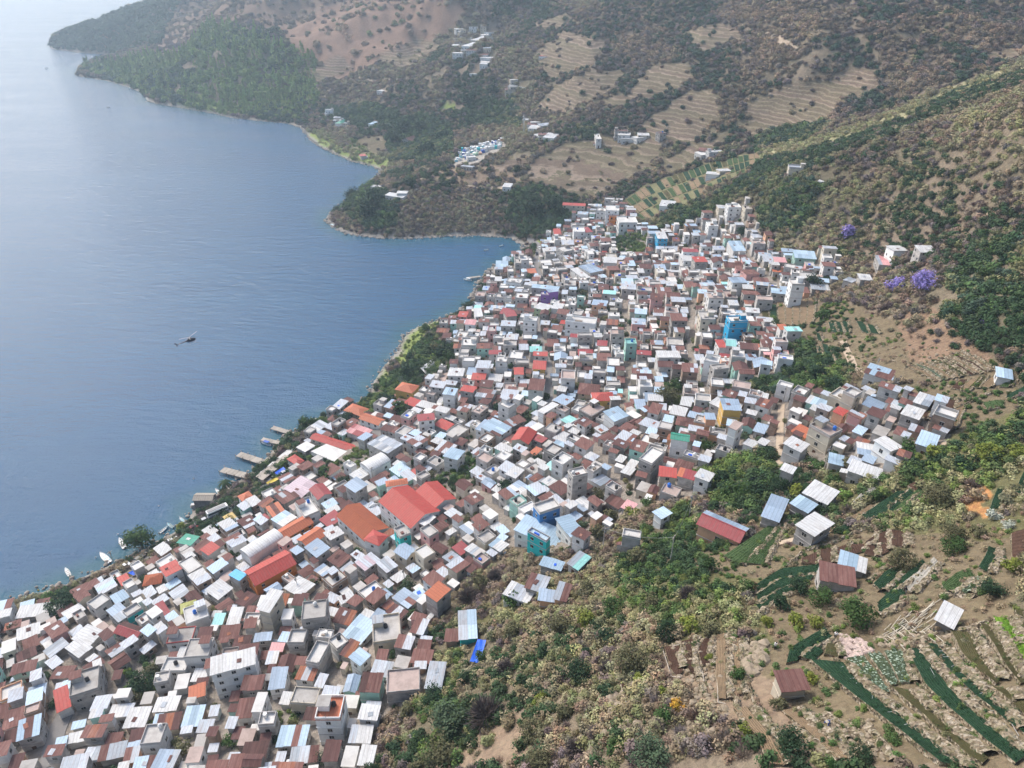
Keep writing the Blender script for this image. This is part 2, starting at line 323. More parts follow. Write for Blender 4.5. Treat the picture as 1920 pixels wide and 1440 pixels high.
# terrain
m, t, b = nodes_of('terrain', 0.95, 0.1)
geo = N(t, 'ShaderNodeNewGeometry'); pos = geo.outputs['Position']
ca = N(t, 'ShaderNodeAttribute'); ca.attribute_name = 'cover'; ta = N(t, 'ShaderNodeAttribute'); ta.attribute_name = 'terr'
n1 = noise(t, 0.06, 6, pos, 0.65); n2 = noise(t, 0.55, 5, pos, 0.7); n3 = noise(t, 2.6, 3, pos)
vo = N(t, 'ShaderNodeTexVoronoi'); vo.inputs['Scale'].default_value = 1.1; t.links.new(pos, vo.inputs[0]); sv = N(t, 'ShaderNodeSeparateXYZ'); t.links.new(vo.outputs['Color'], sv.inputs[0])
v = mathn(t, 'ADD', mathn(t, 'ADD', mathn(t, 'MULTIPLY', sv.outputs[0], 0.3), mathn(t, 'MULTIPLY_ADD', n1, 0.7, 0.05)), mathn(t, 'ADD', mathn(t, 'MULTIPLY', n2, 0.5), mathn(t, 'MULTIPLY', n3, 0.3)))
sep = N(t, 'ShaderNodeSeparateXYZ'); t.links.new(pos, sep.inputs[0])
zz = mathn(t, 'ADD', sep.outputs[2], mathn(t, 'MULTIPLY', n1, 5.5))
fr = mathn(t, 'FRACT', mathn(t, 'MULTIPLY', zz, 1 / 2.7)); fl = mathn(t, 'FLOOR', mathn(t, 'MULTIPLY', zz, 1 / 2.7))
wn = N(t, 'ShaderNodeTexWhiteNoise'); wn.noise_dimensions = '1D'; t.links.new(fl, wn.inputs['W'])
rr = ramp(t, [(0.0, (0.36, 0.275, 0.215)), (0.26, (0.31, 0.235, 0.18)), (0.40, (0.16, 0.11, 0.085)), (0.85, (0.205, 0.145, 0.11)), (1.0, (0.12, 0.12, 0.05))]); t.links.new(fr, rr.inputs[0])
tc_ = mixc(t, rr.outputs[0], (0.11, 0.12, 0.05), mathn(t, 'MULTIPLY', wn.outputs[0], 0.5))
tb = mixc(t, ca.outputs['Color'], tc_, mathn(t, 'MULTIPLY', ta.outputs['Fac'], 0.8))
hh = N(t, 'ShaderNodeHueSaturation'); t.links.new(tb, hh.inputs['Color']); t.links.new(v, hh.inputs['Value'])
t.links.new(mathn(t, 'MULTIPLY_ADD', n2, 0.05, 0.475), hh.inputs['Hue']); t.links.new(hh.outputs[0], b.inputs['Base Color'])
bump(t, b, n2, 0.9, 0.9)
# water
m, t, b = nodes_of('lake_water', 0.12, 0.5)
b.inputs['IOR'].default_value = 1.33
geo = N(t, 'ShaderNodeNewGeometry'); pos = geo.outputs['Position']
sa = N(t, 'ShaderNodeAttribute'); sa.attribute_name = 'shore'
mp = N(t, 'ShaderNodeMapping'); mp.inputs['Rotation'].default_value = (0, 0, math.radians(24)); mp.inputs['Scale'].default_value = (0.07, 0.24, 0.3); t.links.new(pos, mp.inputs[0])
wv = noise(t, 1.0, 6, mp.outputs[0], 0.62); wv2 = noise(t, 0.9, 4, pos, 0.6)
mb_ = N(t, 'ShaderNodeMapping'); mb_.inputs['Rotation'].default_value = (0, 0, math.radians(-28)); mb_.inputs['Scale'].default_value = (0.004, 0.016, 0.01); t.links.new(pos, mb_.inputs[0]); big = noise(t, 1.0, 5, mb_.outputs[0], 0.6)
deep = mixc(t, (0.004, 0.056, 0.140), (0.008, 0.096, 0.205), big)
col = mixc(t, deep, (0.008, 0.090, 0.130), sa.outputs['Fac'])
t.links.new(col, b.inputs['Base Color'])
t.links.new(mathn(t, 'MULTIPLY_ADD', big, 0.30, -0.06), b.inputs['Roughness'])
hsum = mathn(t, 'ADD', wv, mathn(t, 'MULTIPLY', wv2, 0.35))
bump(t, b, hsum, 0.85, 1.7)

# ------------------------------------------------------------------ helpers for objects
def link_mesh(name, verts, faces, mats, parent=None, midx=None, smooth=False):
    me = bpy.data.meshes.new(name); me.from_pydata([tuple(v) for v in verts], [], [tuple(f) for f in faces])
    for mm in (mats if isinstance(mats, (list, tuple)) else [mats]): me.materials.append(MATS[mm])
    if midx is not None: me.polygons.foreach_set('material_index', midx)
    if smooth: me.polygons.foreach_set('use_smooth', [True] * len(faces))
    me.update()
    o = bpy.data.objects.new(name, me); COL.objects.link(o)
    if parent is not None: o.parent = parent
    return o
def tag(o, label=None, cat=None, group=None, kind=None):
    if label: o['label'] = label
    if cat: o['category'] = cat
    if group: o['group'] = group
    if kind: o['kind'] = kind
    return o
def empty(name, loc, rz=0.0):
    o = bpy.data.objects.new(name, None); COL.objects.link(o); o.location = loc; o.rotation_euler = (0, 0, rz); o.empty_display_size = 0.5
    return o
def boxg(x0, x1, y0, y1, z0, z1):
    v = [(x0, y0, z0), (x1, y0, z0), (x1, y1, z0), (x0, y1, z0), (x0, y0, z1), (x1, y0, z1), (x1, y1, z1), (x0, y1, z1)]
    return v, [(0, 3, 2, 1), (4, 5, 6, 7), (0, 1, 5, 4), (1, 2, 6, 5), (2, 3, 7, 6), (3, 0, 4, 7)]
class MB:
    def __init__(s): s.v = []; s.f = []; s.m = []
    def add(s, vf, m=0):
        o = len(s.v); s.v += list(vf[0]); s.f += [tuple(i + o for i in f) for f in vf[1]]; s.m += [m] * len(vf[1]); return s
    def box(s, *a, m=0): return s.add(boxg(*a), m)
    def tube(s, p0, p1, r0, r1=None, n=6, m=0):
        r1 = r0 if r1 is None else r1; a = Vector(p0); c = Vector(p1); d = (c - a).normalized()
        u = d.orthogonal().normalized(); w = d.cross(u); vs = []
        for q, r in ((a, r0), (c, r1)):
            for i in range(n):
                an = 2 * math.pi * i / n; vs.append(tuple(q + (u * math.cos(an) + w * math.sin(an)) * r))
        fs = [(i, (i + 1) % n, n + (i + 1) % n, n + i) for i in range(n)] + [tuple(range(n - 1, -1, -1)), tuple(range(n, 2 * n))]
        return s.add((vs, fs), m)
    def build(s, name, mats, parent=None, smooth=False):
        return link_mesh(name, s.v, s.f, mats, parent, s.m if isinstance(mats, (list, tuple)) else None, smooth)
# occupancy: cells taken by houses, beds, roads
OCC = np.zeros((1500, 1100), bool)      # 1 m cells, x from -400, y from 0
def occ_mark(px, py):
    ix = np.clip((np.asarray(px) + 400).astype(int), 0, 1099); iy = np.clip(np.asarray(py).astype(int), 0, 1499); OCC[iy, ix] = True
def occ_get(px, py):
    ix = np.clip((np.asarray(px) + 400).astype(int), 0, 1099); iy = np.clip(np.asarray(py).astype(int), 0, 1499); return OCC[iy, ix]

# ------------------------------------------------------------------ terrain sheet with its land cover
def polar(az0, az1, naz, r0, r1, nr):
    az = np.radians(np.linspace(az0, az1, naz)); rr = r0 * (r1 / r0) ** np.linspace(0, 1, nr)
    R, A = np.meshgrid(rr, az, indexing='ij'); return R * np.sin(A), R * np.cos(A)
def grid_faces(nr, na):
    i = np.arange(nr - 1)[:, None] * na + np.arange(na - 1)[None]
    return np.stack([i, i + 1, i + na + 1, i + na], -1).reshape(-1, 4)
def fast_mesh(name, X, Y, Z, mat, attrs=None, smooth=True, flip=True):
    me = bpy.data.meshes.new(name); nr, na = X.shape; co = np.stack([X, Y, Z], -1).reshape(-1, 3).astype(np.float32)
    f = grid_faces(nr, na)
    if flip: f = f[:, ::-1]
    me.vertices.add(len(co)); me.vertices.foreach_set('co', co.ravel())
    me.loops.add(f.size); me.loops.foreach_set('vertex_index', f.ravel().astype(np.int32))
    me.polygons.add(len(f)); me.polygons.foreach_set('loop_start', (np.arange(len(f)) * 4).astype(np.int32)); me.polygons.foreach_set('loop_total', np.full(len(f), 4, np.int32))
    me.update(calc_edges=True)
    if smooth: me.polygons.foreach_set('use_smooth', np.ones(len(f), bool))
    for nm, (ty, arr) in (attrs or {}).items():
        a = me.attributes.new(nm, ty, 'POINT')
        if ty == 'FLOAT_COLOR': a.data.foreach_set('color', np.hstack([arr.reshape(-1, 3), np.ones((len(co), 1))]).astype(np.float32).ravel())
        else: a.data.foreach_set('value', arr.ravel().astype(np.float32))
    me.materials.append(MATS[mat]); me.update()
    o = bpy.data.objects.new(name, me); COL.objects.link(o); return o

GREENBAND = [(1163,378),(1200,352),(1250,332),(1330,305),(1415,286),(1432,300),(1400,325),(1330,352),(1300,378),(1255,395),(1205,415),(1175,400)]
TERR = [[(995,100),(1060,60),(1140,75),(1120,120),(1030,150)],[(700,110),(790,70),(830,85),(760,130)],[(1230,310),(1300,270),(1350,262),(1330,290),(1260,330)],[(1280,60),(1360,40),(1400,70),(1320,100)],[(985,338),(1000,300),(1060,268),(1115,258),(1240,252),(1235,290),(1210,322),(1160,345),(1110,372),(1040,355)],
 [(1120,190),(1180,170),(1225,120),(1290,118),(1300,150),(1225,185),(1150,200)],[(1195,235),(1240,205),(1290,170),(1340,165),(1345,215),(1300,270),(1240,270)],
 [(1390,245),(1400,190),(1480,160),(1560,150),(1600,170),(1560,215),(1500,245),(1420,270)],[(1555,175),(1580,130),(1645,128),(1648,165),(1600,182)],
 [(1000,205),(1040,160),(1110,130),(1180,135),(1140,175),(1060,210)],[(530,165),(570,125),(640,105),(660,130),(610,150)],[(1845,100),(1900,90),(1915,110),(1850,118)],
 [(920,325),(960,285),(1000,283),(985,310)],[(640,285),(680,255),(720,255),(745,280),(700,292)],[(1000,45),(1060,25),(1080,40),(1020,60)]]
REDS = [[(520,60),(590,30),(640,0),(880,0),(850,55),(780,90),(700,120),(640,150),(590,140),(560,100)]]
FARBARE = [[(300,40),(360,0),(640,0),(600,60),(520,60),(420,45),(330,100),(280,100)]]
MEADOW = [[(735,672),(758,625),(785,602),(815,596),(830,606),(800,630),(775,655),(752,690)],[(698,715),(712,688),(730,680),(728,712)],[(1010,450),(1035,440),(1030,470),(1000,480)],[(575,262),(590,240),(615,250),(640,280),(668,262),(700,290),(745,300),(735,318),(690,312),(640,298)],[(320,190),(400,190),(420,212),(340,206)],[(820,205),(835,192),(855,197),(850,208)]]
FIELDS = [[(1450,1060),(1500,1010),(1700,1000),(1920,960),(1920,1440),(1520,1440),(1250,1260),(1240,1200),(1330,1190),(1420,1200),(1440,1100)],
 [(1440,570),(1600,570),(1680,600),(1720,640),(1900,680),(1900,730),(1700,720),(1560,680),(1500,640)],[(1310,1040),(1400,1010),(1480,980),(1490,1010),(1430,1090),(1340,1100)],[(1660,740),(1900,700),(1920,760),(1800,830),(1700,790)]]
BARE = [[(800,330),(850,305),(880,290),(940,315),(1000,330),(980,345),(870,345)],[(1480,1440),(1250,1300),(1240,1210),(1330,1200),(1420,1220),(1480,1330),(1560,1440)],[(1810,960),(1850,900),(1860,960),(1840,990)],
 [(850,1440),(900,1380),(1000,1340),(1010,1440)]]
DRYFIELD = [[(1680,600),(1740,570),(1820,640),(1900,690),(1760,700),(1690,660)]]
RIDGE = [(1930,125),(1850,148),(1760,180),(1700,210),(1620,240),(1550,262),(1490,278),(1430,288)]
CEM = [(848,300),(868,280),(900,270),(945,262),(952,275),(905,302),(880,312),(850,312)]
GREENSIDE = [[(820,1180),(960,1110),(1100,1030),(1160,1030),(1420,1090),(1460,1220),(1240,1200),(1120,1180),(980,1160)],[(1400,1000),(1500,900),(1700,840),(1920,760),(1920,1000),(1700,1000)]]
PALE = np.array([0.36, 0.33, 0.19])
def cover_of(X, Y, Z):
    u, v, fw = proj(X, Y, Z); n = X.shape
    jit = (fbm(X / 9, Y / 9, 31, 3) - 0.5); s = F / np.maximum(fw, 30)
    uj = u + jit * 9 * s; vj = v + (fbm(X / 9, Y / 9, 41, 3) - 0.5) * 5 * s
    C = np.empty(n + (3,)); C[:] = (0.235, 0.185, 0.135)
    a = fbm(X / 120, Y / 160, 51, 4)[..., None]
    C = C * (1 - 0.6 * sstep(.45, .6, a)) + np.array([0.11, 0.105, 0.06]) * 0.6 * sstep(.45, .6, a)
    def paint(polys, col, mix=1.0):
        nonlocal C
        for p in polys:
            mk = in_poly(uj, vj, p); C[mk] = C[mk] * (1 - mix) + np.array(col) * mix
    paint(FARBARE, (0.20, 0.135, 0.10)); paint(REDS, (0.25, 0.16, 0.115)); paint(MEADOW, (0.24, 0.29, 0.09)); paint(FIELDS, (0.19, 0.15, 0.095)); paint(BARE, (0.27, 0.20, 0.14)); paint(DRYFIELD, (0.25, 0.17, 0.115))
    paint(GREENSIDE, (0.14, 0.135, 0.06), 0.8); paint([GREENBAND], (0.20, 0.19, 0.10))
    d = dist_poly(uj, vj, RIDGE); mk = (dist_poly(u + jit * 6, v, RIDGE) < 9) & (fw > 350); C[mk] = PALE
    mk = in_poly(uj, vj, VILL_PX) & (fw < 700); C[mk] = (0.27, 0.235, 0.20)
    mk = in_poly(u, v, CEM) & (fw > 500); C[mk] = (0.40, 0.36, 0.31)
    # ochre patch of bare earth
    mk = in_poly(uj, vj, [(1822,905),(1850,900),(1850,960),(1842,975),(1820,950)]); C[mk] = (0.46, 0.24, 0.10)
    ds = dist_poly(X, Y, SHORE); k = (1 - sstep(1.5, 6, ds + jit * 6) )[..., None] * (Z > -0.2)[..., None]
    C = C * (1 - k) + np.array([0.34, 0.31, 0.27]) * k
    T = np.zeros(n)
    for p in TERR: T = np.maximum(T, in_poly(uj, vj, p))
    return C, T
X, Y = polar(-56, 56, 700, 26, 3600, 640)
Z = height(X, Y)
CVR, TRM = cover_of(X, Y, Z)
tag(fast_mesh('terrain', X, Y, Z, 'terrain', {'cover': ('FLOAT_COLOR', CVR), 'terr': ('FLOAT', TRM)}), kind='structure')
def coarse(a0, a1, na, r0, r1, nr):
    X, Y = polar(a0, a1, na, r0, r1, nr); Z = height(X, Y); C = np.empty(X.shape + (3,)); C[:] = (0.15, 0.13, 0.09)
    tag(fast_mesh('terrain', X, Y, Z, 'terrain', {'cover': ('FLOAT_COLOR', C), 'terr': ('FLOAT', X * 0)}), kind='structure')
coarse(56, 304, 120, 26, 3600, 70); 
coarse(0, 360, 40, 2, 26, 8)
# lake: one sheet out to the far water
X, Y = polar(-180, 180, 300, 60, 5800, 130)
shd = 1 - sstep(0, 15, dist_poly(X, Y, SHORE) + (fbm(X / 14, Y / 14, 77, 3) - 0.5) * 14)
tag(fast_mesh('lake_water', X, Y, X * 0, 'lake_water', {'shore': ('FLOAT', shd)}), kind='structure')
# air
me_v, me_f = boxg(-6000, 6000, -6000, 6000, -11, 452)
mh = bpy.data.materials.new('haze_air'); mh.use_nodes = True; th = mh.node_tree; th.nodes.clear()
pv = th.nodes.new('ShaderNodeVolumePrincipled'); pv.inputs['Density'].default_value = 0.00018; pv.inputs['Color'].default_value = (0.70, 0.86, 1.0, 1); pv.inputs['Anisotropy'].default_value = 0.4
ot = th.nodes.new('ShaderNodeOutputMaterial'); th.links.new(pv.outputs[0], ot.inputs['Volume']); MATS['haze_air'] = mh
tag(link_mesh('haze', me_v, me_f, 'haze_air'), kind='stuff')
# ------------------------------------------------------------------ houses
HL = []     # every house built as a thing: (root, u, v, description, category)
LANDMARKS = [(517,1065,'the long scarlet-roofed hall'),(685,985,'the terracotta-roofed church'),(775,950,'the big red-roofed hall'),(437,1248,'the big white windowed block'),
 (495,1030,'the white barrel-roofed hall'),(1030,1000,'the big light-blue roofs'),(1080,880,'the tall grey tower block'),(1088,605,'the white upper-slope block'),(1386,610,'the bright blue block'),
 (1040,545,'the purple house'),(1586,750,'the beige arcaded block'),(1180,410,'the white arched chapel'),(640,855,'the concrete ball court'),(1350,985,'the red-striped roof hall'),
 (1528,985,'the white skylight roof'),(620,1330,'the orange-terraced white house'),(820,1110,'the orange-roofed edge house'),(990,820,'the crimson L-shaped roof'),(1132,748,'the red-roofed yellow house'),
 (506,1125,'the cream tower house'),(760,727,'the orange-roofed shore villa'),(230,1180,'the crimson gabled roof'),(335,1195,'the red-rimmed terrace'),(1290,480,'the hot-pink-roofed house'),
 (120,1310,'the scarlet-roofed house'),(452,895,'the two piers'),(1185,640,'the mint green house'),(1016,675,'the red-topped yellow house'),(1497,530,'the white pine-side tower'),(1370,770,'the pale-roofed yellow house'),
 (1600,1070,'the rust-red farmhouse'),(960,1115,'the brush-edge shacks'),(1640,705,'the patchwork farm shed'),(1700,470,'the lone hillside house'),(1250,385,'the green-terrace farmstead'),
 (640,225,'the green-roofed lakeside house'),(900,285,'the hillside cemetery'),(30,1165,'the white lakeside house'),(60,1270,'the mint-walled house'),(880,1170,'the shed above the tarp'),(1486,1272,'the red-patched field hut'),(1772,1150,'the tin shed by the poles')]
ROOFWORD = dict(roof_white='white sheet roof', roof_zinc='pale zinc roof', roof_bluegrey='blue-grey metal roof', roof_rust='rust-brown roof', roof_darkrust='dark maroon rusty roof', roof_orangerust='orange rusty roof',
 roof_crimson='crimson roof', roof_red='scarlet roof', roof_orange='orange roof', roof_terracotta='terracotta tiled roof', roof_green='green roof', roof_mint='mint roof', roof_skyblue='bright blue roof', roof_lightblue='light blue roof',
 roof_olive='olive roof', roof_yellow='yellow ochre roof', roof_lilac='lilac-grey roof', roof_pink='faded pink roof', roof_thatch='grey thatched roof', slab='bare concrete flat roof', slab_light='pale flat roof', slab_pink='pinkish flat roof', tarp_blue='blue tarpaulin')
WALLWORD = dict(wall_white='white', wall_cream='cream', wall_peach='peach', wall_yellow='yellow', wall_mint='mint', wall_teal='turquoise', wall_blue='blue', wall_cyan='bright blue', wall_purple='purple', wall_orange='orange',
 wall_green='pale green', wall_pink='pink', wall_red='red', wall_block='grey block', wall_dark_block='dark block', wall_adobe='brown adobe', trim_white='bright white')
FALL = dict(w='roof_white', z='roof_zinc', b='roof_bluegrey', r='roof_rust', d='roof_darkrust', o='roof_orangerust', C='roof_crimson', R='roof_red', O='roof_orange', T='roof_terracotta', G='roof_green', M='roof_mint',
 S='roof_skyblue', L='roof_lightblue', Y='roof_olive', y='roof_yellow', l='roof_lilac', p='roof_pink', h='roof_thatch', c='slab', f='slab_light', k='slab_pink', t='tarp_blue')
WALL = dict(w='wall_white', c='wall_cream', p='wall_peach', y='wall_yellow', m='wall_mint', t='wall_teal', b='wall_blue', B='wall_cyan', P='wall_purple', o='wall_orange', g='wall_block', d='wall_dark_block', a='wall_adobe', G='wall_green', k='wall_pink', r='wall_red', W='trim_white')
_win = {}
def window_mesh(dark=True, wdt=1.0, hgt=1.0, arch=False):
    k = (wdt, hgt, arch)
    if k in _win: return _win[k]
    mb = MB(); a = wdt / 2
    mb.box(-a - .09, a + .09, -0.07, 0.02, -0.14, 0.0, m=1)
    if arch:
        n = 6; pts = [(-a, 0), (a, 0)] + [(a * math.cos(math.pi * i / n), hgt * .6 + hgt * .4 * math.sin(math.pi * i / n)) for i in range(n + 1)]
        vs = [(x, -0.05, z) for x, z in pts] + [(x, 0.03, z) for x, z in pts]; q = len(pts)
        mb.add((vs, [tuple(range(q)), tuple(range(2 * q - 1, q - 1, -1))] + [(i, q + i, q + (i + 1) % q, (i + 1) % q) for i in range(q)]), 0)
    else:
        mb.box(-a, a, -0.05, 0.03, 0, hgt, m=0); mb.box(-a - .07, a + .07, -0.08, 0.02, hgt, hgt + .1, m=1); mb.box(-.03, .03, -0.07, 0, 0, hgt, m=1)
    me = bpy.data.meshes.new('window'); me.from_pydata(mb.v, [], mb.f); me.materials.append(MATS['window_dark']); me.materials.append(MATS['frame_pale'])
    me.polygons.foreach_set('material_index', mb.m); me.update(); _win[k] = me; return me
def inst(name, me, parent, loc, rz=0.0, scale=None):
    o = bpy.data.objects.new(name, me); COL.objects.link(o); o.parent = parent; o.location = loc; o.rotation_euler = (0, 0, rz)
    if scale: o.scale = scale
    return o
def tank_mesh():
    if 'tank' not in _win:
        mb = MB(); mb.tube((0, 0, 0), (0, 0, 1.0), .55, .55, 10); mb.tube((0, 0, 1.0), (0, 0, 1.3), .55, .2, 10); mb.tube((0, 0, 1.3), (0, 0, 1.38), .2, .2, 8)
        for k, mt in (('tank', 'tank_black'), ('tankw', 'tank_white'), ('tankb', 'tank_blue')):
            me = bpy.data.meshes.new('water_tank'); me.from_pydata(mb.v, [], mb.f); me.materials.append(MATS[mt]); me.update(); _win[k] = me
    return _win[random.choice(['tank', 'tank', 'tankw', 'tankw', 'tankb'])]

def house_parts(w, d, h, base, kind, roof, wall, rnd, det=1, second=None, arches=False):
    """geometry of one house in its own frame (x along the front, y to the back, z = 0 at the ground in front).
    yields (part, vf, material) or ('@window', mesh, loc, rz) entries"""
    out = []; hw, hd = w / 2, d / 2
    mono = kind == 'm'; tilt = rnd.choice([-1, 1]) * rnd.uniform(.03, .1) * d if mono else 0
    zb = h - (max(0, tilt)); zf = h - max(0, -tilt)      # wall top back / front
    if mono:
        v = [(-hw, -hd, -base), (hw, -hd, -base), (hw, hd, -base), (-hw, hd, -base), (-hw, -hd, zf), (hw, -hd, zf), (hw, hd, zb), (-hw, hd, zb)]
        out.append(('wall', (v, boxg(0, 1, 0, 1, 0, 1)[1]), wall))
    elif kind in 'gb':
        rh = min(w, d) * (0.2 if kind == 'g' else 0.18)
        alongx = w >= d
        mb = MB(); mb.box(-hw, hw, -hd, hd, -base, h - .05)
        if alongx: gb = [(-hw, -hd, h - .05), (-hw, hd, h - .05), (-hw, 0, h + rh - .12), (hw, -hd, h - .05), (hw, hd, h - .05), (hw, 0, h + rh - .12)]
        else: gb = [(-hw, -hd, h - .05), (hw, -hd, h - .05), (0, -hd, h + rh - .12), (-hw, hd, h - .05), (hw, hd, h - .05), (0, hd, h + rh - .12)]
        if kind == 'g': mb.add((gb, [(0, 1, 2), (3, 5, 4), (0, 2, 5, 3), (1, 4, 5, 2)]))
        out.append(('wall', (mb.v, mb.f), wall))
    else:
        out.append(('wall', boxg(-hw, hw, -hd, hd, -base, h), wall))
    ov = rnd.uniform(.15, .45)
    th = 0.07
    if mono:
        n = max(1, min(7, int(round(w / (1.6 if det else 3.5))))); rows = 2 if (d > 5.5 and det) else 1
        xs = [-hw - ov + (w + 2 * ov) * i / n for i in range(n + 1)]; ys = [-hd - ov + (d + 2 * ov) * j / rows for j in range(rows + 1)]
        slope = (zb - zf) / d
        for i in range(n):
            for j in range(rows):
                mt = roof
                if second and rnd.random() < second[1]: mt = second[0]
                up = .03 + .018 * (i % 2) + .02 * (rows - j if slope > 0 else j) + rnd.uniform(0, .02)
                x0, x1, y0, y1 = xs[i] - .05 + rnd.uniform(-.03, .03), xs[i + 1] + .05, ys[j] - (.1 if j else rnd.uniform(0, .2)), ys[j + 1] + (0 if j < rows - 1 else rnd.uniform(0, .2))
                v = [(x, y, zf + (y + hd) * slope + up + k) for k in (0, th) for x, y in ((x0, y0), (x1, y0), (x1, y1), (x0, y1))]
                out.append(('roof_sheet', (v, boxg(0, 1, 0, 1, 0, 1)[1]), mt))
        if rnd.random() < .45 and w > 3.5:     # a loose patch laid over the sheets
            px, py, pw, pd, an = rnd.uniform(-.5, .4) * hw, rnd.uniform(-.5, .4) * hd, rnd.uniform(.6, 1.4), rnd.uniform(.8, 1.9), rnd.uniform(-.3, .3); q = []
            for a, b_ in ((-pw/2, -pd/2), (pw/2, -pd/2), (pw/2, pd/2), (-pw/2, pd/2)):
                xx_, yy_ = px + a * math.cos(an) - b_ * math.sin(an), py + a * math.sin(an) + b_ * math.cos(an); q.append((xx_, yy_, zf + (yy_ + hd) * slope))
            v = [(a, b_, c_ + .19 + k) for k in (0, .05) for a, b_, c_ in q]; out.append(('roof_patch', (v, boxg(0, 1, 0, 1, 0, 1)[1]), rnd.choice(['roof_zinc', 'roof_rust', 'roof_white', 'roof_darkrust', 'roof_orangerust', 'tarp_blue' if rnd.random() < .2 else 'roof_zinc'])))
    elif kind == 'g':
        L0, L1 = (-hw - ov, hw + ov) if alongx else (-hd - ov, hd + ov); S = (hd if alongx else hw); sl = rh / S
        n = max(1, min(8, int(round((L1 - L0) / (2.4 if det else 5)))))
        for side in (-1, 1):
            for i in range(n):
                a, b_ = L0 + (L1 - L0) * i / n - .04, L0 + (L1 - L0) * (i + 1) / n + .04; up = .03 + .02 * (i % 2)
                e = S + ov; mt = roof
                if second and (rnd.random() < second[1] if second[1] < 1 else side * (1 if alongx else -1) > 0): mt = second[0]
                q = [(a, side * e, h - ov * sl), (b_, side * e, h - ov * sl), (b_, 0, h + rh), (a, 0, h + rh)]
                v = [((s_, y, z + up + k) if alongx else (y, s_, z + up + k)) for k in (0, th) for s_, y, z in q]
                fl = boxg(0, 1, 0, 1, 0, 1)[1]
                if (side > 0) == alongx: fl = [f[::-1] for f in fl]
                out.append(('roof_sheet', (v, fl), mt))
        rd = boxg(L0, L1, -.16, .16, h + rh + .04, h + rh + .15) if alongx else boxg(-.16, .16, L0, L1, h + rh + .04, h + rh + .15)
        out.append(('ridge_cap', rd, roof))
    elif kind == 'b':   # low barrel vault
        n = 8; Lx = w >= d; S = (hd if Lx else hw) + .1; L = (hw if Lx else hd) + .15
        vs = []
        for e in (-L, L):
            for i in range(n + 1):
                an = math.pi * i / n; s_ = -S * math.cos(an); z = h + rh * 1.1 * math.sin(an); vs.append((e, s_, z) if Lx else (s_, e, z))
        fs = [(i, i + 1, n + 2 + i, n + 1 + i) for i in range(n)] + [tuple(range(n, -1, -1)), tuple(range(n + 1, 2 * n + 2))]
        if Lx: fs = [f[::-1] for f in fs]
        out.append(('roof_vault', (vs, fs), roof))
    elif kind == 'h':   # hipped
        rh = min(w, d) * .24; e = ov + .1; rx = max(0, hw - hd) if w >= d else 0; ry = max(0, hd - hw) if d > w else 0
        c = [(-hw - e, -hd - e, h), (hw + e, -hd - e, h), (hw + e, hd + e, h), (-hw - e, hd + e, h)]
        r_ = [(-rx, -ry, h + rh), (rx, -ry, h + rh), (rx, ry, h + rh), (-rx, ry, h + rh)]
        for a, b_, r0, r1 in ((0, 1, 0, 1), (1, 2, 1, 2), (2, 3, 2, 3), (3, 0, 3, 0)):
            q = [c[a], c[b_], r_[r1], r_[r0]]; v = q + [(x, y, z - .12) for x, y, z in q]
            out.append(('roof_slope', (v, [(0, 1, 2, 3), (7, 6, 5, 4), (0, 4, 5, 1), (1, 5, 6, 2), (2, 6, 7, 3), (3, 7, 4, 0)]), roof))
    else:               # flat
        out.append(('roof_slab', boxg(-hw - .12, hw + .12, -hd - .12, hd + .12, h, h + .16), roof))
        if w > 3.5:
            ph = rnd.uniform(.3, .8); mb = MB(); z0, z1 = h + .163, h + .163 + ph
            mb.box(-hw, hw, -hd, -hd + .16, z0, z1); mb.box(-hw, hw, hd - .16, hd, z0, z1); mb.box(-hw, -hw + .16, -hd + .163, hd - .163, z0, z1); mb.box(hw - .16, hw, -hd + .163, hd - .163, z0, z1)
            out.append(('parapet', (mb.v, mb.f), second[0] if second else rnd.choice(['parapet', wall])))
            if rnd.random() < .5 and det:
                mb = MB()
                for k in range(rnd.randint(3, 7)):
                    px, py = rnd.choice([-hw + .1, hw - .1, rnd.uniform(-hw + .2, hw - .2)]), rnd.choice([-hd + .1, hd - .1])
                    for q in range(2): mb.tube((px + q * .12, py, h), (px + q * .12 + rnd.uniform(-.1, .1), py, h + rnd.uniform(1.0, 1.7)), .035, n=4)
                out.append(('rebar', (mb.v, mb.f), 'steel'))
            if rnd.random() < .6 and min(w, d) > 5:
                hx, hy = rnd.choice([-1, 1]) * (hw - 1.5), rnd.choice([.2, .6]) * (hd - 1.5)
                out.append(('stair_hut', boxg(hx - 1.2, hx + 1.2, hy - 1.1, hy + 1.1, h + .165, h + 2.3), wall))
                out.append(('hut_roof', boxg(hx - 1.5, hx + 1.5, hy - 1.4, hy + 1.4, h + 2.303, h + 2.4), rnd.choice(['roof_zinc', 'roof_white', 'roof_rust', 'slab'])))
            if rnd.random() < .45 and det:
                out.append(('@tank', tank_mesh() if False else None, (rnd.uniform(-.6, .6) * hw, rnd.uniform(0, .7) * hd, h + .17), 0))
            if rnd.random() < .3 and det:
                out.append(('clutter', boxg(-.4 * hw, .1 * hw, -.5 * hd, -.1 * hd, h + .165, h + .165 + rnd.uniform(.3, .8)), rnd.choice(['timber', 'wall_adobe', 'roof_rust', 'tarp_blue', 'wall_block'])))
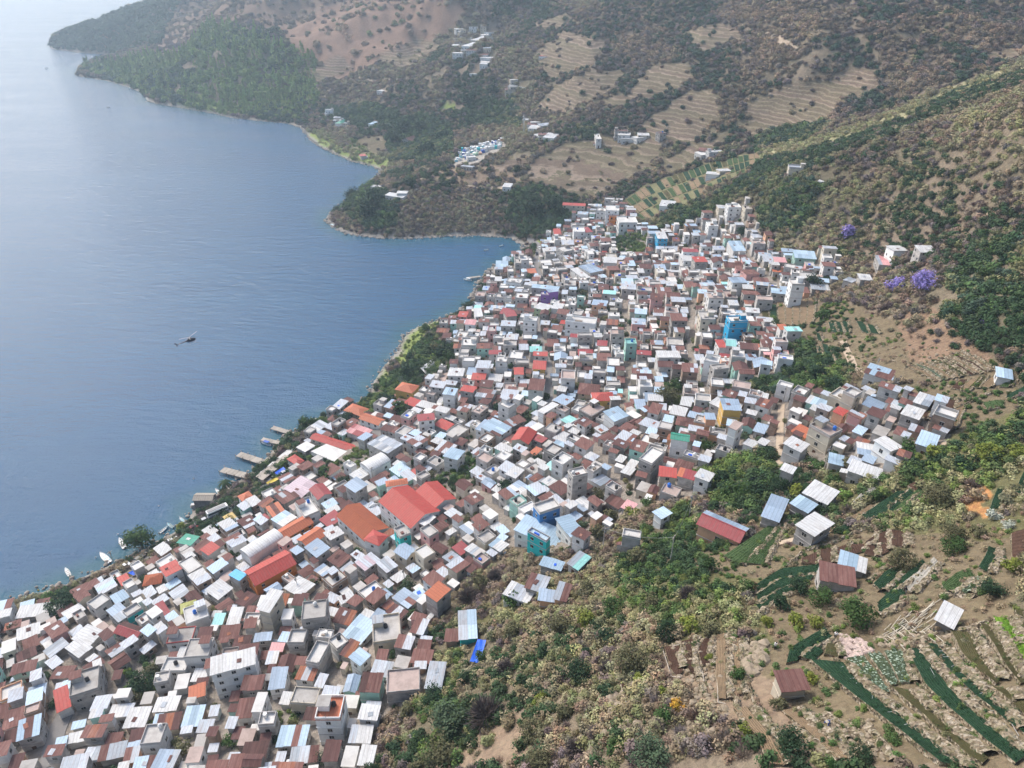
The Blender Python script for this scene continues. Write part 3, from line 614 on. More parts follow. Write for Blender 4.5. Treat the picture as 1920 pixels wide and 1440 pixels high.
    if det and rnd.random() < .38 and h > 2.6 and w > 4:     # lean-to against one side
        sd = rnd.choice([-1, 1]); lw = rnd.uniform(1.2, 2.2); y0 = rnd.uniform(-hd, 0); y1 = y0 + rnd.uniform(.4, .9) * hd; lh = min(h - .5, rnd.uniform(2.0, 2.5)); x0, x1 = sorted((sd * (hw + .004), sd * (hw + lw)))
        out.append(('lean_to', boxg(x0, x1, y0, y1, -base, lh), rnd.choice([wall, 'wall_adobe', 'wall_dark_block', 'timber']))); zl = (lh + .05, lh + .4) if sd < 0 else (lh + .4, lh + .05); e0, e1 = (x0 - .2, x1) if sd < 0 else (x0, x1 + .2)
        v = [(e0, y0 - .15, zl[0]), (e1, y0 - .15, zl[1]), (e1, y1 + .15, zl[1]), (e0, y1 + .15, zl[0])]; out.append(('lean_to_roof', (v + [(a, b_, c_ + .06) for a, b_, c_ in v], boxg(0, 1, 0, 1, 0, 1)[1]), rnd.choice(['roof_rust', 'roof_zinc', 'roof_white', 'roof_darkrust', 'roof_bluegrey'])))
    # floors: slab edge and windows on every side that has one
    nf = max(1, int(round(h / 3.0)))
    if nf > 1:
        for k in range(1, nf):
            z = k * h / nf; mb = MB(); mb.box(-hw - .1, hw + .1, -hd - .1, hd + .1, z - .12, z + .06); out.append(('floor_slab', (mb.v, mb.f), wall if rnd.random() < .4 else 'parapet'))
    if h >= 2.2:
        for rz, L, dist in ((0, w, hd), (math.pi / 2, d, hw), (-math.pi / 2, d, hw)):
            n = int(L / rnd.uniform(2.6, 3.6));
            if rnd.random() < .12 and rz != 0: n = 0
            n = min(n, 7)
            for k in range(nf):
                for i in range(n):
                    if rnd.random() < .13: continue
                    a = (i + .5) / n * L - L / 2; z = k * h / nf + 1.05
                    if z + 1.2 > min(zf, zb): continue
                    loc = (math.cos(rz) * a + math.sin(rz) * dist, math.sin(rz) * a - math.cos(rz) * dist, z)
                    if k == 0 and i == n // 2 and rz == 0: out.append(('@door', None, (loc[0], loc[1], 0.05), rz)); continue
                    out.append(('@arch' if arches else '@window', None, loc, rz))
    return out
_door = None
def door_mesh():
    global _door
    if _door is None:
        mb = MB(); mb.box(-.48, .48, -.06, .03, 0, 2.05, m=0); mb.box(-.56, .56, -.04, .03, 2.05, 2.15, m=1)
        me = bpy.data.meshes.new('door'); me.from_pydata(mb.v, [], mb.f); me.materials.append(MATS['door_brown']); me.materials.append(MATS['frame_pale']); me.polygons.foreach_set('material_index', mb.m); me.update(); _door = me
    return _door
_mc = {}
def frame_of(P0, P1, P3, h, deep=0, zset=None):
    """three photo pixels on the eaves plane -> centre, size and heading on the ground"""
    if zset is None: a = hit(*P0, h); b = hit(*P1, h); z = (a[2] + b[2]) / 2
    else: z = zset
    A = np.array(W(*P0, z)); B = np.array(W(*P1, z)); D = np.array(W(*P3, z))
    ux = B - A; w = np.hypot(*ux); ux = ux / w; uy = np.array([-ux[1], ux[0]]); d = float((D - A) @ uy)
    if d < 0: d = -d; uy = -uy; 
    if deep < 4:
        c_ = A + ux * w / 2 + uy * d / 2; g0 = float(hq(c_[0], c_[1])); g1 = min(float(hq(A[0], A[1])), float(hq(B[0], B[1])))
        zt = max(min(g0, g1 + 2.0), g1) + h
        if abs(zt - z) > .4: return frame_of(P0, P1, P3, h, deep + 1, .4 * z + .6 * zt)
    w = min(max(w, 2.0), 60); d = min(max(d, 2.0), 60)
    c = A + ux * w / 2 + uy * d / 2
    if np.cross(ux, uy) < 0: ux, uy = uy, ux; w, d = d, w
    return c, w, d, math.atan2(ux[1], ux[0]), z
def ground_range(c, w, d, rz):
    cs, sn = math.cos(rz), math.sin(rz)
    pts = [(c[0] + cs * x - sn * y, c[1] + sn * x + cs * y) for x in (-w / 2, 0, w / 2) for y in (-d / 2, 0, d / 2)]
    g = (hq if max(p[1] for p in pts) < 1000 else height)(np.array([p[0] for p in pts]), np.array([p[1] for p in pts])); return float(g.min()), float(g.max()), float(g.mean())
def mark_rect(c, w, d, rz, pad=.6):
    nx, ny = int(w + 2 * pad) * 2 + 2, int(d + 2 * pad) * 2 + 2
    gx, gy = np.meshgrid(np.linspace(-w / 2 - pad, w / 2 + pad, nx), np.linspace(-d / 2 - pad, d / 2 + pad, ny)); cs, sn = math.cos(rz), math.sin(rz)
    occ_mark(c[0] + cs * gx - sn * gy, c[1] + sn * gx + cs * gy)
PLACED = []        # (x, y, rz, radius)
SEED = [100]
def put_house(c, w, d, rz, ztop, kind, roof, wall, second=None, label=None, cat='house', name='house', arches=False, group='houses of the lakeside village', u=None, v=None, special=None):
    SEED[0] += 1; rnd = random.Random(SEED[0])
    g0, g1, gm = ground_range(c, w, d, rz)
    z0 = min(g0 + .3, ztop - 2.2); h = ztop - z0
    root = empty(name, (float(c[0]), float(c[1]), z0), rz); base = max(0.4, z0 - g0 + .5)
    for it in house_parts(w, d, h, base, kind, roof, wall, rnd, 1, second, arches):
        if it[0] == '@window': inst('window', window_mesh(), root, it[2], it[3], (1, 1, 1))
        elif it[0] == '@arch': inst('window', window_mesh(arch=True, wdt=1.2, hgt=1.5), root, it[2], it[3])
        elif it[0] == '@door': inst('door', door_mesh(), root, it[2], it[3])
        elif it[0] == '@tank': tank_mesh(); inst('water_tank', tank_mesh(), root, it[2])
        else: link_mesh(it[0], it[1][0], it[1][1], it[2], root)
    tag(root, label, cat, group)
    mark_rect(c, w, d, rz); PLACED.append((c[0], c[1], rz, min(w, d) / 2, max(w, d) / 2))
    if u is None: uu, vv, _ = proj(c[0], c[1], ztop); u, v = float(uu), float(vv)
    HL.append([root, u, v, wall, roof, kind, w * d, h, label])
    return root
# one line per house: front-left, front-right, back-left corners of the eaves, wall height, roof form, roof colour, wall colour, [second colour, share], options
HS = """
30 1157 85 1150 29 1139 3 m w g|32 1200 73 1186 27 1183 3 m w g|180 1145 208 1125 166 1131 5 f f w|218 1130 239 1118 205 1121 5 m L w|223 1166 246 1151 200 1142 5 m b g z.4|240 1159 267 1142 237 1144 5 f c t|166 1208 192 1183 150 1186 4 m w g
147 1231 171 1212 128 1211 4 m w g|214 1186 254 1200 231 1165 4 g C g d1|286 1160 305 1147 270 1151 8 f f w|305 1153 316 1147 293 1134 3 m C g|341 1150 367 1142 322 1139 4 h Y c|360 1134 380 1122 342 1121 4 g d g|312 1208 360 1203 321 1180 5 f c w R1
344 1234 391 1231 354 1200 7 f c w|302 1260 348 1260 312 1235 4 f f w|395 1264 477 1244 397 1234 10 m w W|356 1309 382 1302 357 1289 4 m O g|289 1333 328 1330 292 1310 3 m w g|234 1361 269 1359 240 1330 3 m w g|131 1309 185 1292 134 1266 6 f c g
107 1333 131 1322 105 1295 4 m R w|21 1264 64 1254 29 1247 5 m r m|95 1272 131 1270 99 1250 3 m r g|412 1197 444 1194 414 1176 3 m r g|425 1171 446 1170 431 1141 3 m w g|409 1121 434 1101 389 1105 5 m w g|449 1089 462 1078 432 1076 6 f S g
479 1097 554 1057 460 1071 5 g R o|469 1047 531 1007 451 1031 6 b w W|532 1012 587 980 520 995 4 g O o|577 1026 612 1002 560 1010 4 g O w|632 967 685 1015 677 946 6 g T W|711 940 770 990 770 915 8 g R W|779 922 812 955 822 905 6 g R W
695 885 732 865 674 870 5 b w W|672 900 695 885 654 892 4 m w w|666 921 687 907 652 907 9 m b g|725 912 764 906 715 904 6 h O W|597 936 621 925 576 920 5 g C w|564 930 594 906 540 912 4 m l g|532 945 560 930 512 931 4 m r g z.12
572 972 600 960 547 947 5 f f W|512 970 535 960 496 951 4 m O c r.4|530 987 556 970 510 970 4 m L w w.4|456 941 475 932 432 937 5 h O W|427 977 442 969 419 970 3 m y c|357 1022 372 1007 339 1010 5 m G w w.15|391 1040 411 1026 377 1030 5 m R w
312 1081 341 1066 297 1064 6 m R W|230 1097 244 1090 222 1082 3 m R g|270 1097 300 1092 275 1080 4 h T g|355 1077 380 1062 339 1055 5 f f g|484 1139 504 1144 513 1107 11 m w c|565 1165 611 1159 571 1131 9 f c g|539 1208 570 1208 544 1183 5 f f g
476 1203 507 1200 475 1188 4 m b g|574 1243 598 1248 585 1202 6 f f g|632 1220 654 1205 612 1205 5 f f w|639 1225 655 1231 663 1202 4 m r c o.25|675 1246 693 1228 655 1234 5 m L w|505 1289 531 1287 518 1254 5 m b w|554 1273 586 1276 565 1249 4 m o w z.4
544 1319 592 1322 553 1289 4 f c c|591 1350 638 1350 602 1307 9 f O W|673 1345 705 1348 676 1322 5 m w w|472 1335 490 1335 481 1299 7 f f w|443 1344 469 1342 455 1312 4 m r w|519 1399 571 1397 525 1361 4 m L g r.3|545 1431 592 1426 558 1402 4 m r g z.5
797 1290 826 1292 805 1237 3 m z d L.3|725 1301 787 1295 745 1257 4 f k g|700 1208 752 1200 690 1160 5 f c c|819 1127 844 1104 796 1115 7 m O g|765 1139 785 1122 739 1119 5 m b g r.2|644 1189 675 1205 666 1150 4 m L w|625 1163 654 1170 632 1139 4 m r w o.2
641 1130 663 1119 626 1126 5 m w w|684 1069 712 1049 666 1057 5 m l g z.5|725 1073 745 1060 706 1056 5 m z g|794 1050 816 1037 777 1034 6 f f c|710 1022 726 1005 686 1009 6 h R w|750 1010 770 1002 736 994 7 f c t|797 985 815 970 781 970 5 m w g
965 992 1045 1026 996 970 5 m L w|1044 973 1070 1005 1062 959 6 m L w|989 998 1024 1017 996 992 7.5 f L t|1012 965 1050 952 996 950 8 f f b|1074 897 1102 890 1057 886 11 f f g|1055 875 1075 860 1037 862 7 f f w|990 832 1005 810 962 821 6 g R c
1015 830 1026 822 994 819 4 m C g|1019 775 1046 759 1009 770 7 m w W|1114 751 1151 750 1115 737 5 h R y|1084 737 1121 741 1077 717 3 h r c|892 802 932 817 907 786 6 m b w|936 817 959 800 924 785 6 m L w r.2|957 800 985 787 947 790 5 m r d z.5
1065 794 1080 786 1056 785 4 m M w|1152 787 1177 777 1140 770 6 m L W|1222 872 1245 850 1204 856 8 f f g|1259 822 1290 827 1265 812 9 g G W|1237 891 1267 895 1242 876 6 m R c|1272 892 1299 899 1266 874 5 m C g O.3|1324 786 1342 787 1327 774 7 m b p
1301 791 1322 796 1310 780 6 f c p|1331 754 1356 766 1339 742 6 m w g|1357 768 1390 770 1364 746 7 m b y|1366 801 1380 807 1375 787 9 f k W|1554 742 1592 759 1570 727 6 f f c arch|1580 737 1602 747 1584 724 8.5 f f c arch|1517 800 1555 822 1534 785 7 f k c
1507 922 1551 944 1525 900 4 m w g|1526 1004 1560 981 1494 984 4 m w g|1430 964 1460 975 1466 934 4 m b g|1485 942 1514 959 1502 931 4 m L d|1310 982 1385 1015 1327 959 4 g C p b1|1240 971 1257 962 1224 962 4 m L W|1167 1006 1200 1012 1177 994 5 f f g
1465 879 1485 887 1472 870 7 m w g|1591 880 1645 899 1605 865 3 m w g|1555 866 1580 872 1562 851 3 m L g|1690 776 1722 787 1702 757 5 m w g|1471 830 1502 845 1480 817 6 m w w|1720 830 1750 840 1740 812 3 m L g|1670 845 1690 838 1672 815 4 m w W
1611 850 1640 856 1625 830 3 m b g w.3|1540 1084 1604 1098 1571 1061 3 m r g|1574 1057 1620 1072 1604 1043 3 m L g w.4|1759 1159 1782 1171 1771 1131 3 m w d o.3|1468 1290 1513 1287 1455 1263 3 m r c R.4|863 1197 892 1195 879 1145 3 m L t z.3
836 1199 857 1200 846 1182 2.5 m r a|944 1113 989 1131 959 1089 3 m w w z.5|986 1101 1017 1110 1008 1076 3 m z g r.35|1014 1058 1050 1069 1029 1046 3 m L g|1012 1124 1037 1127 1020 1105 3 m b p|1040 1122 1060 1127 1053 1092 3 m r p z.3|1066 1055 1084 1066 1084 1034 3 m z g M.4
1136 395 1161 396 1144 386 12 f f W|1161 419 1196 419 1167 407 8 f f W arch|1143 406 1160 406 1144 402 9 f f o arch|1076 436 1097 436 1079 427 8 f f W|1097 436 1111 435 1097 425 6 m C w|1039 439 1052 439 1040 429 4 m R w|1057 474 1076 470 1050 464 8 f f g
1107 512 1131 507 1110 492 5 m b w|1132 492 1167 494 1134 479 5 m w w|1094 522 1107 520 1099 496 4 m w w|997 539 1046 544 1002 532 6 m L g|1030 548 1047 546 1031 541 8 m b P|1014 553 1029 554 1015 548 7 f c P|949 529 976 532 950 521 6 f f W
930 500 952 500 936 487 4 m L w|977 490 992 489 977 480 9 f f w|966 495 977 495 967 486 8 f c g|950 594 969 592 952 581 7 m C g|937 587 952 589 945 578 6 m C g|981 602 1006 604 982 594 9 f f W|1060 604 1116 610 1065 593 9 f f W
1069 632 1082 633 1069 624 7 m C W|1084 631 1110 631 1085 625 8 f c g|1174 647 1194 647 1176 637 8 f M m|1195 664 1220 666 1197 656 5 m C g|1235 670 1276 670 1237 657 7 m w w|1000 690 1022 691 1002 677 9 m R y|1001 666 1025 667 1002 660 6 m R w
965 702 981 702 966 689 6 m R W|994 659 1016 659 996 650 6 m M g|929 679 950 680 930 669 8 f f W|917 664 939 664 918 656 5 m C w|840 704 867 705 842 689 5 m w w|859 592 874 593 861 584 5 m R k|872 607 890 608 874 599 6 m p W|892 592 905 591 899 578 5 m w w
1002 577 1025 582 1010 567 5 m w G|1034 576 1052 579 1037 567 6 m w w|1281 472 1310 473 1282 465 9 m C W|1282 489 1305 489 1286 474 7 m w W|1304 491 1326 491 1306 480 8 m R g|1234 446 1252 446 1237 435 8 m w B|1366 391 1390 391 1367 384 9 f f W
1329 425 1347 425 1334 417 8 f f W|1376 467 1399 467 1377 452 5 m L w|1369 605 1402 604 1372 594 10 f f B|1349 651 1362 651 1351 637 6 m R w|1362 647 1380 649 1364 637 6 m M w|1320 677 1347 682 1322 664 9 f f W|1339 695 1367 692 1341 685 8 f c g
1374 530 1401 530 1376 518 8 m b W|1359 560 1383 561 1360 546 6 f k c|1485 535 1509 536 1489 525 11 f f W|1447 549 1474 552 1450 539 5 m L g|1492 482 1530 485 1500 470 5 m L m|1470 502 1490 505 1474 495 7 f f g|1545 486 1561 487 1546 479 5 f f w|1677 470 1702 470 1680 459 5 m w W
1727 471 1757 472 1730 461 4 m w g|1649 496 1677 499 1660 477 3 m p g z.5|1581 525 1597 530 1584 516 3 m z g|1614 524 1635 526 1615 512 4 m w g|1477 621 1504 621 1479 612 5 m M w|1464 617 1477 617 1464 609 5 m O w|1622 697 1680 715 1632 682 3 m r w L.35
1400 584 1424 586 1401 577 5 m w W|1427 682 1446 685 1430 674 6 m L w|1400 515 1424 514 1401 504 5 m r k|1359 501 1390 502 1361 492 4 g r c|741 730 772 737 752 716 6 h O y|757 755 777 762 767 744 3 m R g|646 769 675 779 660 757 4 h O c
674 785 709 797 685 775 4 g O W|650 807 682 819 662 794 4 m p g C.4|592 810 615 795 575 804 3 m z g w.3|582 822 662 847 588 811 3 g R c|556 872 570 864 536 862 3 h R g|785 789 814 786 790 777 8 m C W|815 795 837 805 825 785 4 m R g|830 737 852 740 834 726 10 m L W
690 832 727 850 715 812 7 m z g w.5|832 855 857 862 852 840 7 m L w|572 847 590 836 555 839 3 m w g|1055 384 1097 386 1057 380 4 m R c|1118 396 1140 398 1120 390 5 f f w|628 231 640 232 630 224 4 h G w|690 231 697 232 692 226 4 m L w|752 262 770 265 755 255 4 g d g|677 293 687 292 680 288 3 m R w
1010 105 1027 106 1012 99 5 m R w|1237 383 1266 386 1240 375 4 m w W|1324 326 1348 328 1326 319 4 m w W|1118 262 1128 262 1118 252 6 f f w|1165 260 1186 261 1166 256 3 m w w|1535 338 1552 341 1537 331 5 m w w|990 240 1006 241 992 234 4 m w W|1018 255 1038 257 1020 248 4 m w W
722 365 755 370 725 360 3 m w w|942 349 957 350 943 343 2.5 m w w|1872 703 1897 708 1880 692 3 m L w|362 938 397 938 376 925 4 g h d|640 108 655 108 641 100 4 f f c|865 84 880 85 867 78 4 m w W|882 72 895 73 884 66 4 m w w|905 60 915 61 906 55 4 m w W
900 108 920 109 902 102 4 m w w|893 128 905 129 895 122 4 m w w|880 138 895 139 882 132 4 m w W|857 138 870 139 858 133 4 m w w|820 150 833 151 822 145 4 m w w|967 162 984 166 968 156 4 f f w|735 178 737 178 736 172 3 m w w|706 170 716 171 708 165 3 m w w
"""
for line in HS.strip().replace('\n', '|').split('|'):
    q = line.split(); n9 = [float(a) for a in q[:7]]
    kind, rf, wl = q[7], FALL[q[8]], WALL[q[9]]; second = None; arches = False
    for ex in q[10:]:
        if ex == 'arch': arches = True
        else: second = (FALL[ex[0]], float(ex[1:]))
    c, w, d, rz, z = frame_of(n9[0:2], n9[2:4], n9[4:6], n9[6])
    name, cat, lab = 'house', 'house', None
    u0 = (n9[0], n9[1])
    if u0 == (632, 967): name, cat = 'church', 'church'
    if u0 == (711, 940): name, cat = 'church_hall', 'church hall'
    if u0 == (1161, 419): name, cat = 'chapel', 'chapel'
    if u0 == (362, 938): name, cat = 'boathouse', 'boathouse'
    if u0 in ((479, 1097), (469, 1047), (695, 885), (1310, 982), (582, 822)): name, cat = 'hall', 'hall'
    put_house(c, w, d, rz, z, kind, rf, wl, second, lab, cat, name, arches)
    if w > 45 or d > 45: print('BIG', n9, w, d)

# pale houses scattered up the far slopes
rfh = random.Random(44); HH = []
for poly, n_ in [([(860,50),(900,40),(935,55),(930,110),(915,150),(880,140),(850,110)], 22), ([(985,230),(1045,235),(1040,265),(990,262)], 7), ([(610,215),(665,215),(660,240),(612,238)], 5), ([(940,140),(1000,130),(1000,170),(950,175)], 4), ([(1290,330),(1500,300),(1500,345),(1300,350)], 2), ([(700,355),(760,355),(755,372),(705,372)], 3), ([(1160,255),(1260,250),(1255,268),(1165,268)], 6), ([(1310,275),(1345,270),(1345,295),(1315,295)], 3), ([(820,295),(900,300),(890,320),(830,318)], 2)]:
    us, vs_ = [p[0] for p in poly], [p[1] for p in poly]; k_ = 0
    while k_ < n_:
        u, v = rfh.uniform(min(us), max(us)), rfh.uniform(min(vs_), max(vs_))
        if not in_poly(np.array([u]), np.array([v]), poly)[0]: continue
        k_ += 1; p = hit(u, v); w = rfh.uniform(7, 13); d = rfh.uniform(6, 9); h = rfh.choice([3, 3, 3.5, 5.5])
        if abs(p[0]) > 400 or p[1] > 990:
            gz = H(p[0], p[1]); _hq = hq
        put_house((p[0], p[1]), w, d, rfh.uniform(-.4, .5), (hq(p[0], p[1]) if p[1] < 990 else H(p[0], p[1])) + h, 'm' if rfh.random() < .6 else 'f', rfh.choice(['roof_white', 'roof_white', 'roof_zinc', 'slab_light', 'roof_rust']), rfh.choice(['wall_white', 'wall_white', 'wall_block', 'wall_cream']), None, None, 'house', 'house', False, 'scattered houses of the far slopes')
# fill: the crowded rest of the village between the houses above
VXY = None
rf_ = random.Random(11)
NOFILL = [[(555,800),(600,770),(630,790),(600,815)],[(590,835),(740,850),(720,905),(600,880),(500,900),(480,880),(560,840)],[(640,740),(740,700),(760,760),(690,780)],[(800,640),(860,650),(855,690),(800,705),(780,680)],
 [(1475,640),(1585,650),(1590,745),(1480,745)],[(1235,715),(1285,715),(1290,770),(1235,775)],[(1335,865),(1440,850),(1470,900),(1430,960),(1335,950)],[(235,1235),(300,1225),(310,1290),(270,1335),(225,1320)],
 [(1440,565),(1600,570),(1600,640),(1440,620)],[(855,845),(900,860),(890,920),(850,905)],[(1195,1000),(1300,940),(1300,1060),(1200,1060)],[(500,1330),(590,1330),(590,1360),(500,1360)],[(265,1335),(300,1340),(300,1440),(262,1440)],
 [(1280,885),(1340,870),(1340,940)],[(88,1110),(155,1110),(155,1150),(88,1150)],[(1150,440),(1215,440),(1215,480),(1150,480)],[(930,800),(1000,770),(1010,790),(960,830)],[(780,935),(830,960),(900,905),(870,870),(830,880)]]
NOFILL += [[(0,1130),(180,1075),(420,945),(520,880),(560,905),(430,990),(250,1080),(160,1110),(0,1165)]]
fillh = []
def fits(c, w, d, rz, pad=.1):
    nx, ny = max(3, int(w)), max(3, int(d)); gx, gy = np.meshgrid(np.linspace(-w / 2 - pad, w / 2 + pad, nx), np.linspace(-d / 2 - pad, d / 2 + pad, ny)); cs, sn = math.cos(rz), math.sin(rz)
    return occ_get(c[0] + cs * gx - sn * gy, c[1] + sn * gx + cs * gy).mean() < .03
PL = np.array([(p[0], p[1], p[2]) for p in PLACED])
def local_rz(x, y):
    d2 = (PL[:, 0] - x) ** 2 + (PL[:, 1] - y) ** 2; k = np.argsort(d2)[:14]; a = PL[k, 2] * 4; w_ = 1 / (d2[k] + 150)
    return math.atan2((np.sin(a) * w_).sum(), (np.cos(a) * w_).sum()) / 4
# alleys kept free
ALLEYS = [[(1020,540),(1030,565),(1005,600),(1012,640),(1028,680),(1030,760),(1025,790)],[(840,700),(800,750),(760,775)],[(90,1440),(110,1360),(130,1330)],[(1000,490),(1012,520),(1040,545)],[(990,445),(1010,460),(1005,500)],[(1465,760),(1460,880)],[(1790,830),(1660,860)],
 [(1460,545),(1400,480)],[(690,790),(740,860),(830,870),(900,830)],[(870,900),(950,980),(980,1060)],[(600,1100),(560,1200),(640,1290),(700,1250)],[(1170,560),(1180,700),(1160,800)],[(1300,560),(1290,700),(1350,730)],
 [(20,1200),(160,1180),(300,1130),(430,1060),(560,1000)],[(1100,820),(1200,960)],[(60,1430),(200,1320),(330,1200)],[(430,1440),(420,1300)]]
for al in ALLEYS:
    for (a, b_) in zip(al[:-1], al[1:]):
        for k in np.linspace(0, 1, 60):
            x, y, _ = hit(a[0] + (b_[0] - a[0]) * k, a[1] + (b_[1] - a[1]) * k) if k in (0, 1) else (None, None, None)
        p, q = hit(*a), hit(*b_); t_ = np.linspace(0, 1, 80)
        for ox, oy in ((0, 0), (1, 0), (-1, 0), (0, 1), (0, -1)): occ_mark(p[0] + (q[0] - p[0]) * t_ + ox * .5, p[1] + (q[1] - p[1]) * t_ + oy * .5)
xx, yy = np.meshgrid(np.arange(-230, 240, 1.0), np.arange(55, 620, 1.0)); zz_ = hq(xx, yy); uu, vv, ff = proj(xx, yy, zz_)
vm = in_poly(uu, vv, VILL_PX) & (uu > -160) & (vv < 1530) & (ff < 620)
for p in NOFILL: vm &= ~in_poly(uu, vv, p)
vm &= ~in_poly(xx, yy, LAKE) & (dist_poly(xx, yy, SHORE) > 6)
ok_x, ok_y = xx[vm], yy[vm]
print('village m2', len(ok_x))
sizes = [(7.2, 9), (5.8, 7.2), (4.6, 6), (3.5, 4.8), (2.5, 3.6)]
GARD = []
for k in rf_.sample(range(len(ok_x)), 2600):
    x, y = ok_x[k], ok_y[k]
    if occ_get(np.array([x - 1, x + 1, x, x]), np.array([y, y, y - 1, y + 1])).any() or vnoise(x / 30, y / 30, 5) < .42: continue
    r_ = rf_.uniform(1.3, 2.9); GARD.append((float(x), float(y), r_)); a_ = np.linspace(0, 6.28, 24); [occ_mark(x + np.cos(a_) * q, y + np.sin(a_) * q) for q in (0, r_ * .5, r_ * .85)]
    if len(GARD) > 115: break
vset = np.zeros((1000, 1000), bool); vset[np.clip(ok_y.astype(int), 0, 999), np.clip((ok_x + 400).astype(int), 0, 999)] = True
for si, (s0, s1) in enumerate(sizes):
    order = list(range(len(ok_x))); rf_.shuffle(order)
    for k in order[:int(len(order) * (.003, .03, .22, .9, .9)[si])]:
        x, y = ok_x[k], ok_y[k]
        if OCC[int(y), int(x + 400)]: continue
        w = rf_.uniform(s0, s1) * (.74 + .26 * min(1, max(0, (y - 130) / 170))); d = w * rf_.uniform(.6, 1.0); rz = local_rz(x, y) + rf_.gauss(0, .05)
        if rf_.random() < .5: w, d = d, w
        if not fits((x, y), w, d, rz, .3 if si < 3 else 0): continue
        big = si < 2
        # colours: tin and rust low down, concrete and white high up
        up = min(1, max(0, (y - 160) / 250.0)); r = rf_.random()
        h = rf_.choice([2.7, 2.9, 3.1, 5.6, 5.9] if not big else [3.1, 3.3, 5.8, 6.0, 6.0, 8.6 if .3 < up < .75 else 3.4]) * (1 if si < 4 else .85)
        if si >= 3 and h > 4 and rf_.random() < .55: h = 2.9
        wall = rf_.choice(['wall_block'] * 9 + ['wall_white'] * 6 + ['wall_dark_block'] * 3 + ['wall_cream'] * 2 + ['wall_adobe'] * 2 + ['wall_mint', 'wall_peach', 'wall_pink'])
        second = None
        if r < .30 + .10 * up: kind, roof = 'f', rf_.choice(['slab', 'slab', 'slab_light', 'slab_light', 'slab_light', 'slab_pink'])
        elif r < .60: kind, roof = 'm', rf_.choice(['roof_rust', 'roof_rust', 'roof_darkrust']); second = rf_.choice([None, ('roof_zinc', .25), ('roof_orangerust', .2), ('roof_darkrust', .5)])
        elif r < .85: kind, roof = 'm', rf_.choice(['roof_zinc', 'roof_zinc', 'roof_bluegrey', 'roof_lightblue']); second = rf_.choice([None, ('roof_white', .4), ('roof_rust', .25), ('roof_zinc', .5)])
        elif r < .93: kind, roof = 'm', 'roof_white'; second = rf_.choice([None, ('roof_zinc', .3)])
        elif r < .97: kind, roof = 'g', rf_.choice(['roof_rust', 'roof_darkrust', 'roof_bluegrey'])
        else: kind, roof = 'm', rf_.choice(['roof_crimson', 'roof_crimson', 'roof_red', 'roof_orange', 'roof_mint', 'roof_pink'])
        mark_rect((x, y), w, d, rz, 0.0); g0, g1, gm = ground_range((x, y), w, d, rz); zt = g0 + .3 + h + min((g1 - g0) * .4, 1.2)
        u, v, f_ = proj(x, y, zt); fillh.append((w * d / f_ ** 2, x, y, w, d, rz, zt, kind, roof, wall, second, h))
print('handmade', len(HL), 'fill', len(fillh))
def vis(f): u, v, _ = proj(f[1], f[2], f[6]); return -10 < u < 1930 and v < 1450
def clear_view(f):   # how open the house lies to the camera
    t = np.linspace(.5, .97, 60); g = hq(f[1] * t, f[2] * t); return bool((CAMZ + (f[6] - CAMZ) * t > g).all())
fillh = [f for f in fillh if vis(f) or True]
fillh.sort(key=lambda f: -f[0] if (vis(f) and clear_view(f)) else 1)
NIND = max(0, 330 - len(HL))
ind, rest, nh, ns = [], [], 0, 0
for f in fillh:
    shed = f[3] * f[4] < 26 and f[11] < 4
    if shed and ns < 110 and vis(f) and clear_view(f): ns += 1; ind.append((f, 'shed'))
    elif not shed and nh < NIND: nh += 1; ind.append((f, 'house'))
    else: rest.append(f)
for f, nm_ in ind:
    put_house((f[1], f[2]), f[3], f[4], f[5], f[6], f[7], f[8], f[9], f[10], None, nm_, nm_, False, 'houses of the lakeside village' if nm_ == 'house' else 'small sheds between the houses')
# the remaining small houses beyond the first three hundred, one mass of real houses
BM = {}
def mass_add(mat, vf, M):
    V, Fc = BM.setdefault(mat, ([], [])); o = len(V); V.extend(tuple(M @ Vector(p)) for p in vf[0]); Fc.extend(tuple(i + o for i in q) for q in vf[1])
for k, f in enumerate(rest):
    rnd = random.Random(9000 + k); g0, g1, gm = ground_range((f[1], f[2]), f[3], f[4], f[5]); z0 = min(g0 + .3, f[6] - 2.2)
    M = Matrix.Translation((f[1], f[2], z0)) @ Matrix.Rotation(f[5], 4, 'Z')
    for it in house_parts(f[3], f[4], f[6] - z0, z0 - g0 + .5, f[7], f[8], f[9], rnd, 1, f[10]):
        if it[0] in ('@window', '@arch', '@door'):
            R = M @ Matrix.Translation(it[2]) @ Matrix.Rotation(it[3], 4, 'Z')
            mass_add('window_dark' if it[0] != '@door' else 'door_brown', boxg(-.5, .5, -.05, .03, 0, 1.0 if it[0] != '@door' else 2.0), R)
            if it[0] == '@window': mass_add('frame_pale', boxg(-.58, .58, -.08, .02, -.12, 0), R)
        elif it[0] == '@tank':
            mb = MB(); mb.tube((0, 0, 0), (0, 0, 1.1), .5, .5, 8); mass_add(rnd.choice(['tank_black', 'tank_white']), (mb.v, mb.f), M @ Matrix.Translation(it[2]))
        else: mass_add(it[2], it[1], M)
V, Fc, mi, ml = [], [], [], []
for mat, (v, f) in BM.items():
    o = len(V); V += v; Fc += [tuple(i + o for i in q) for q in f]; mi += [len(ml)] * len(f); ml.append(mat)
if V: tag(link_mesh('crowded_small_houses', V, Fc, ml, None, mi), kind='stuff')
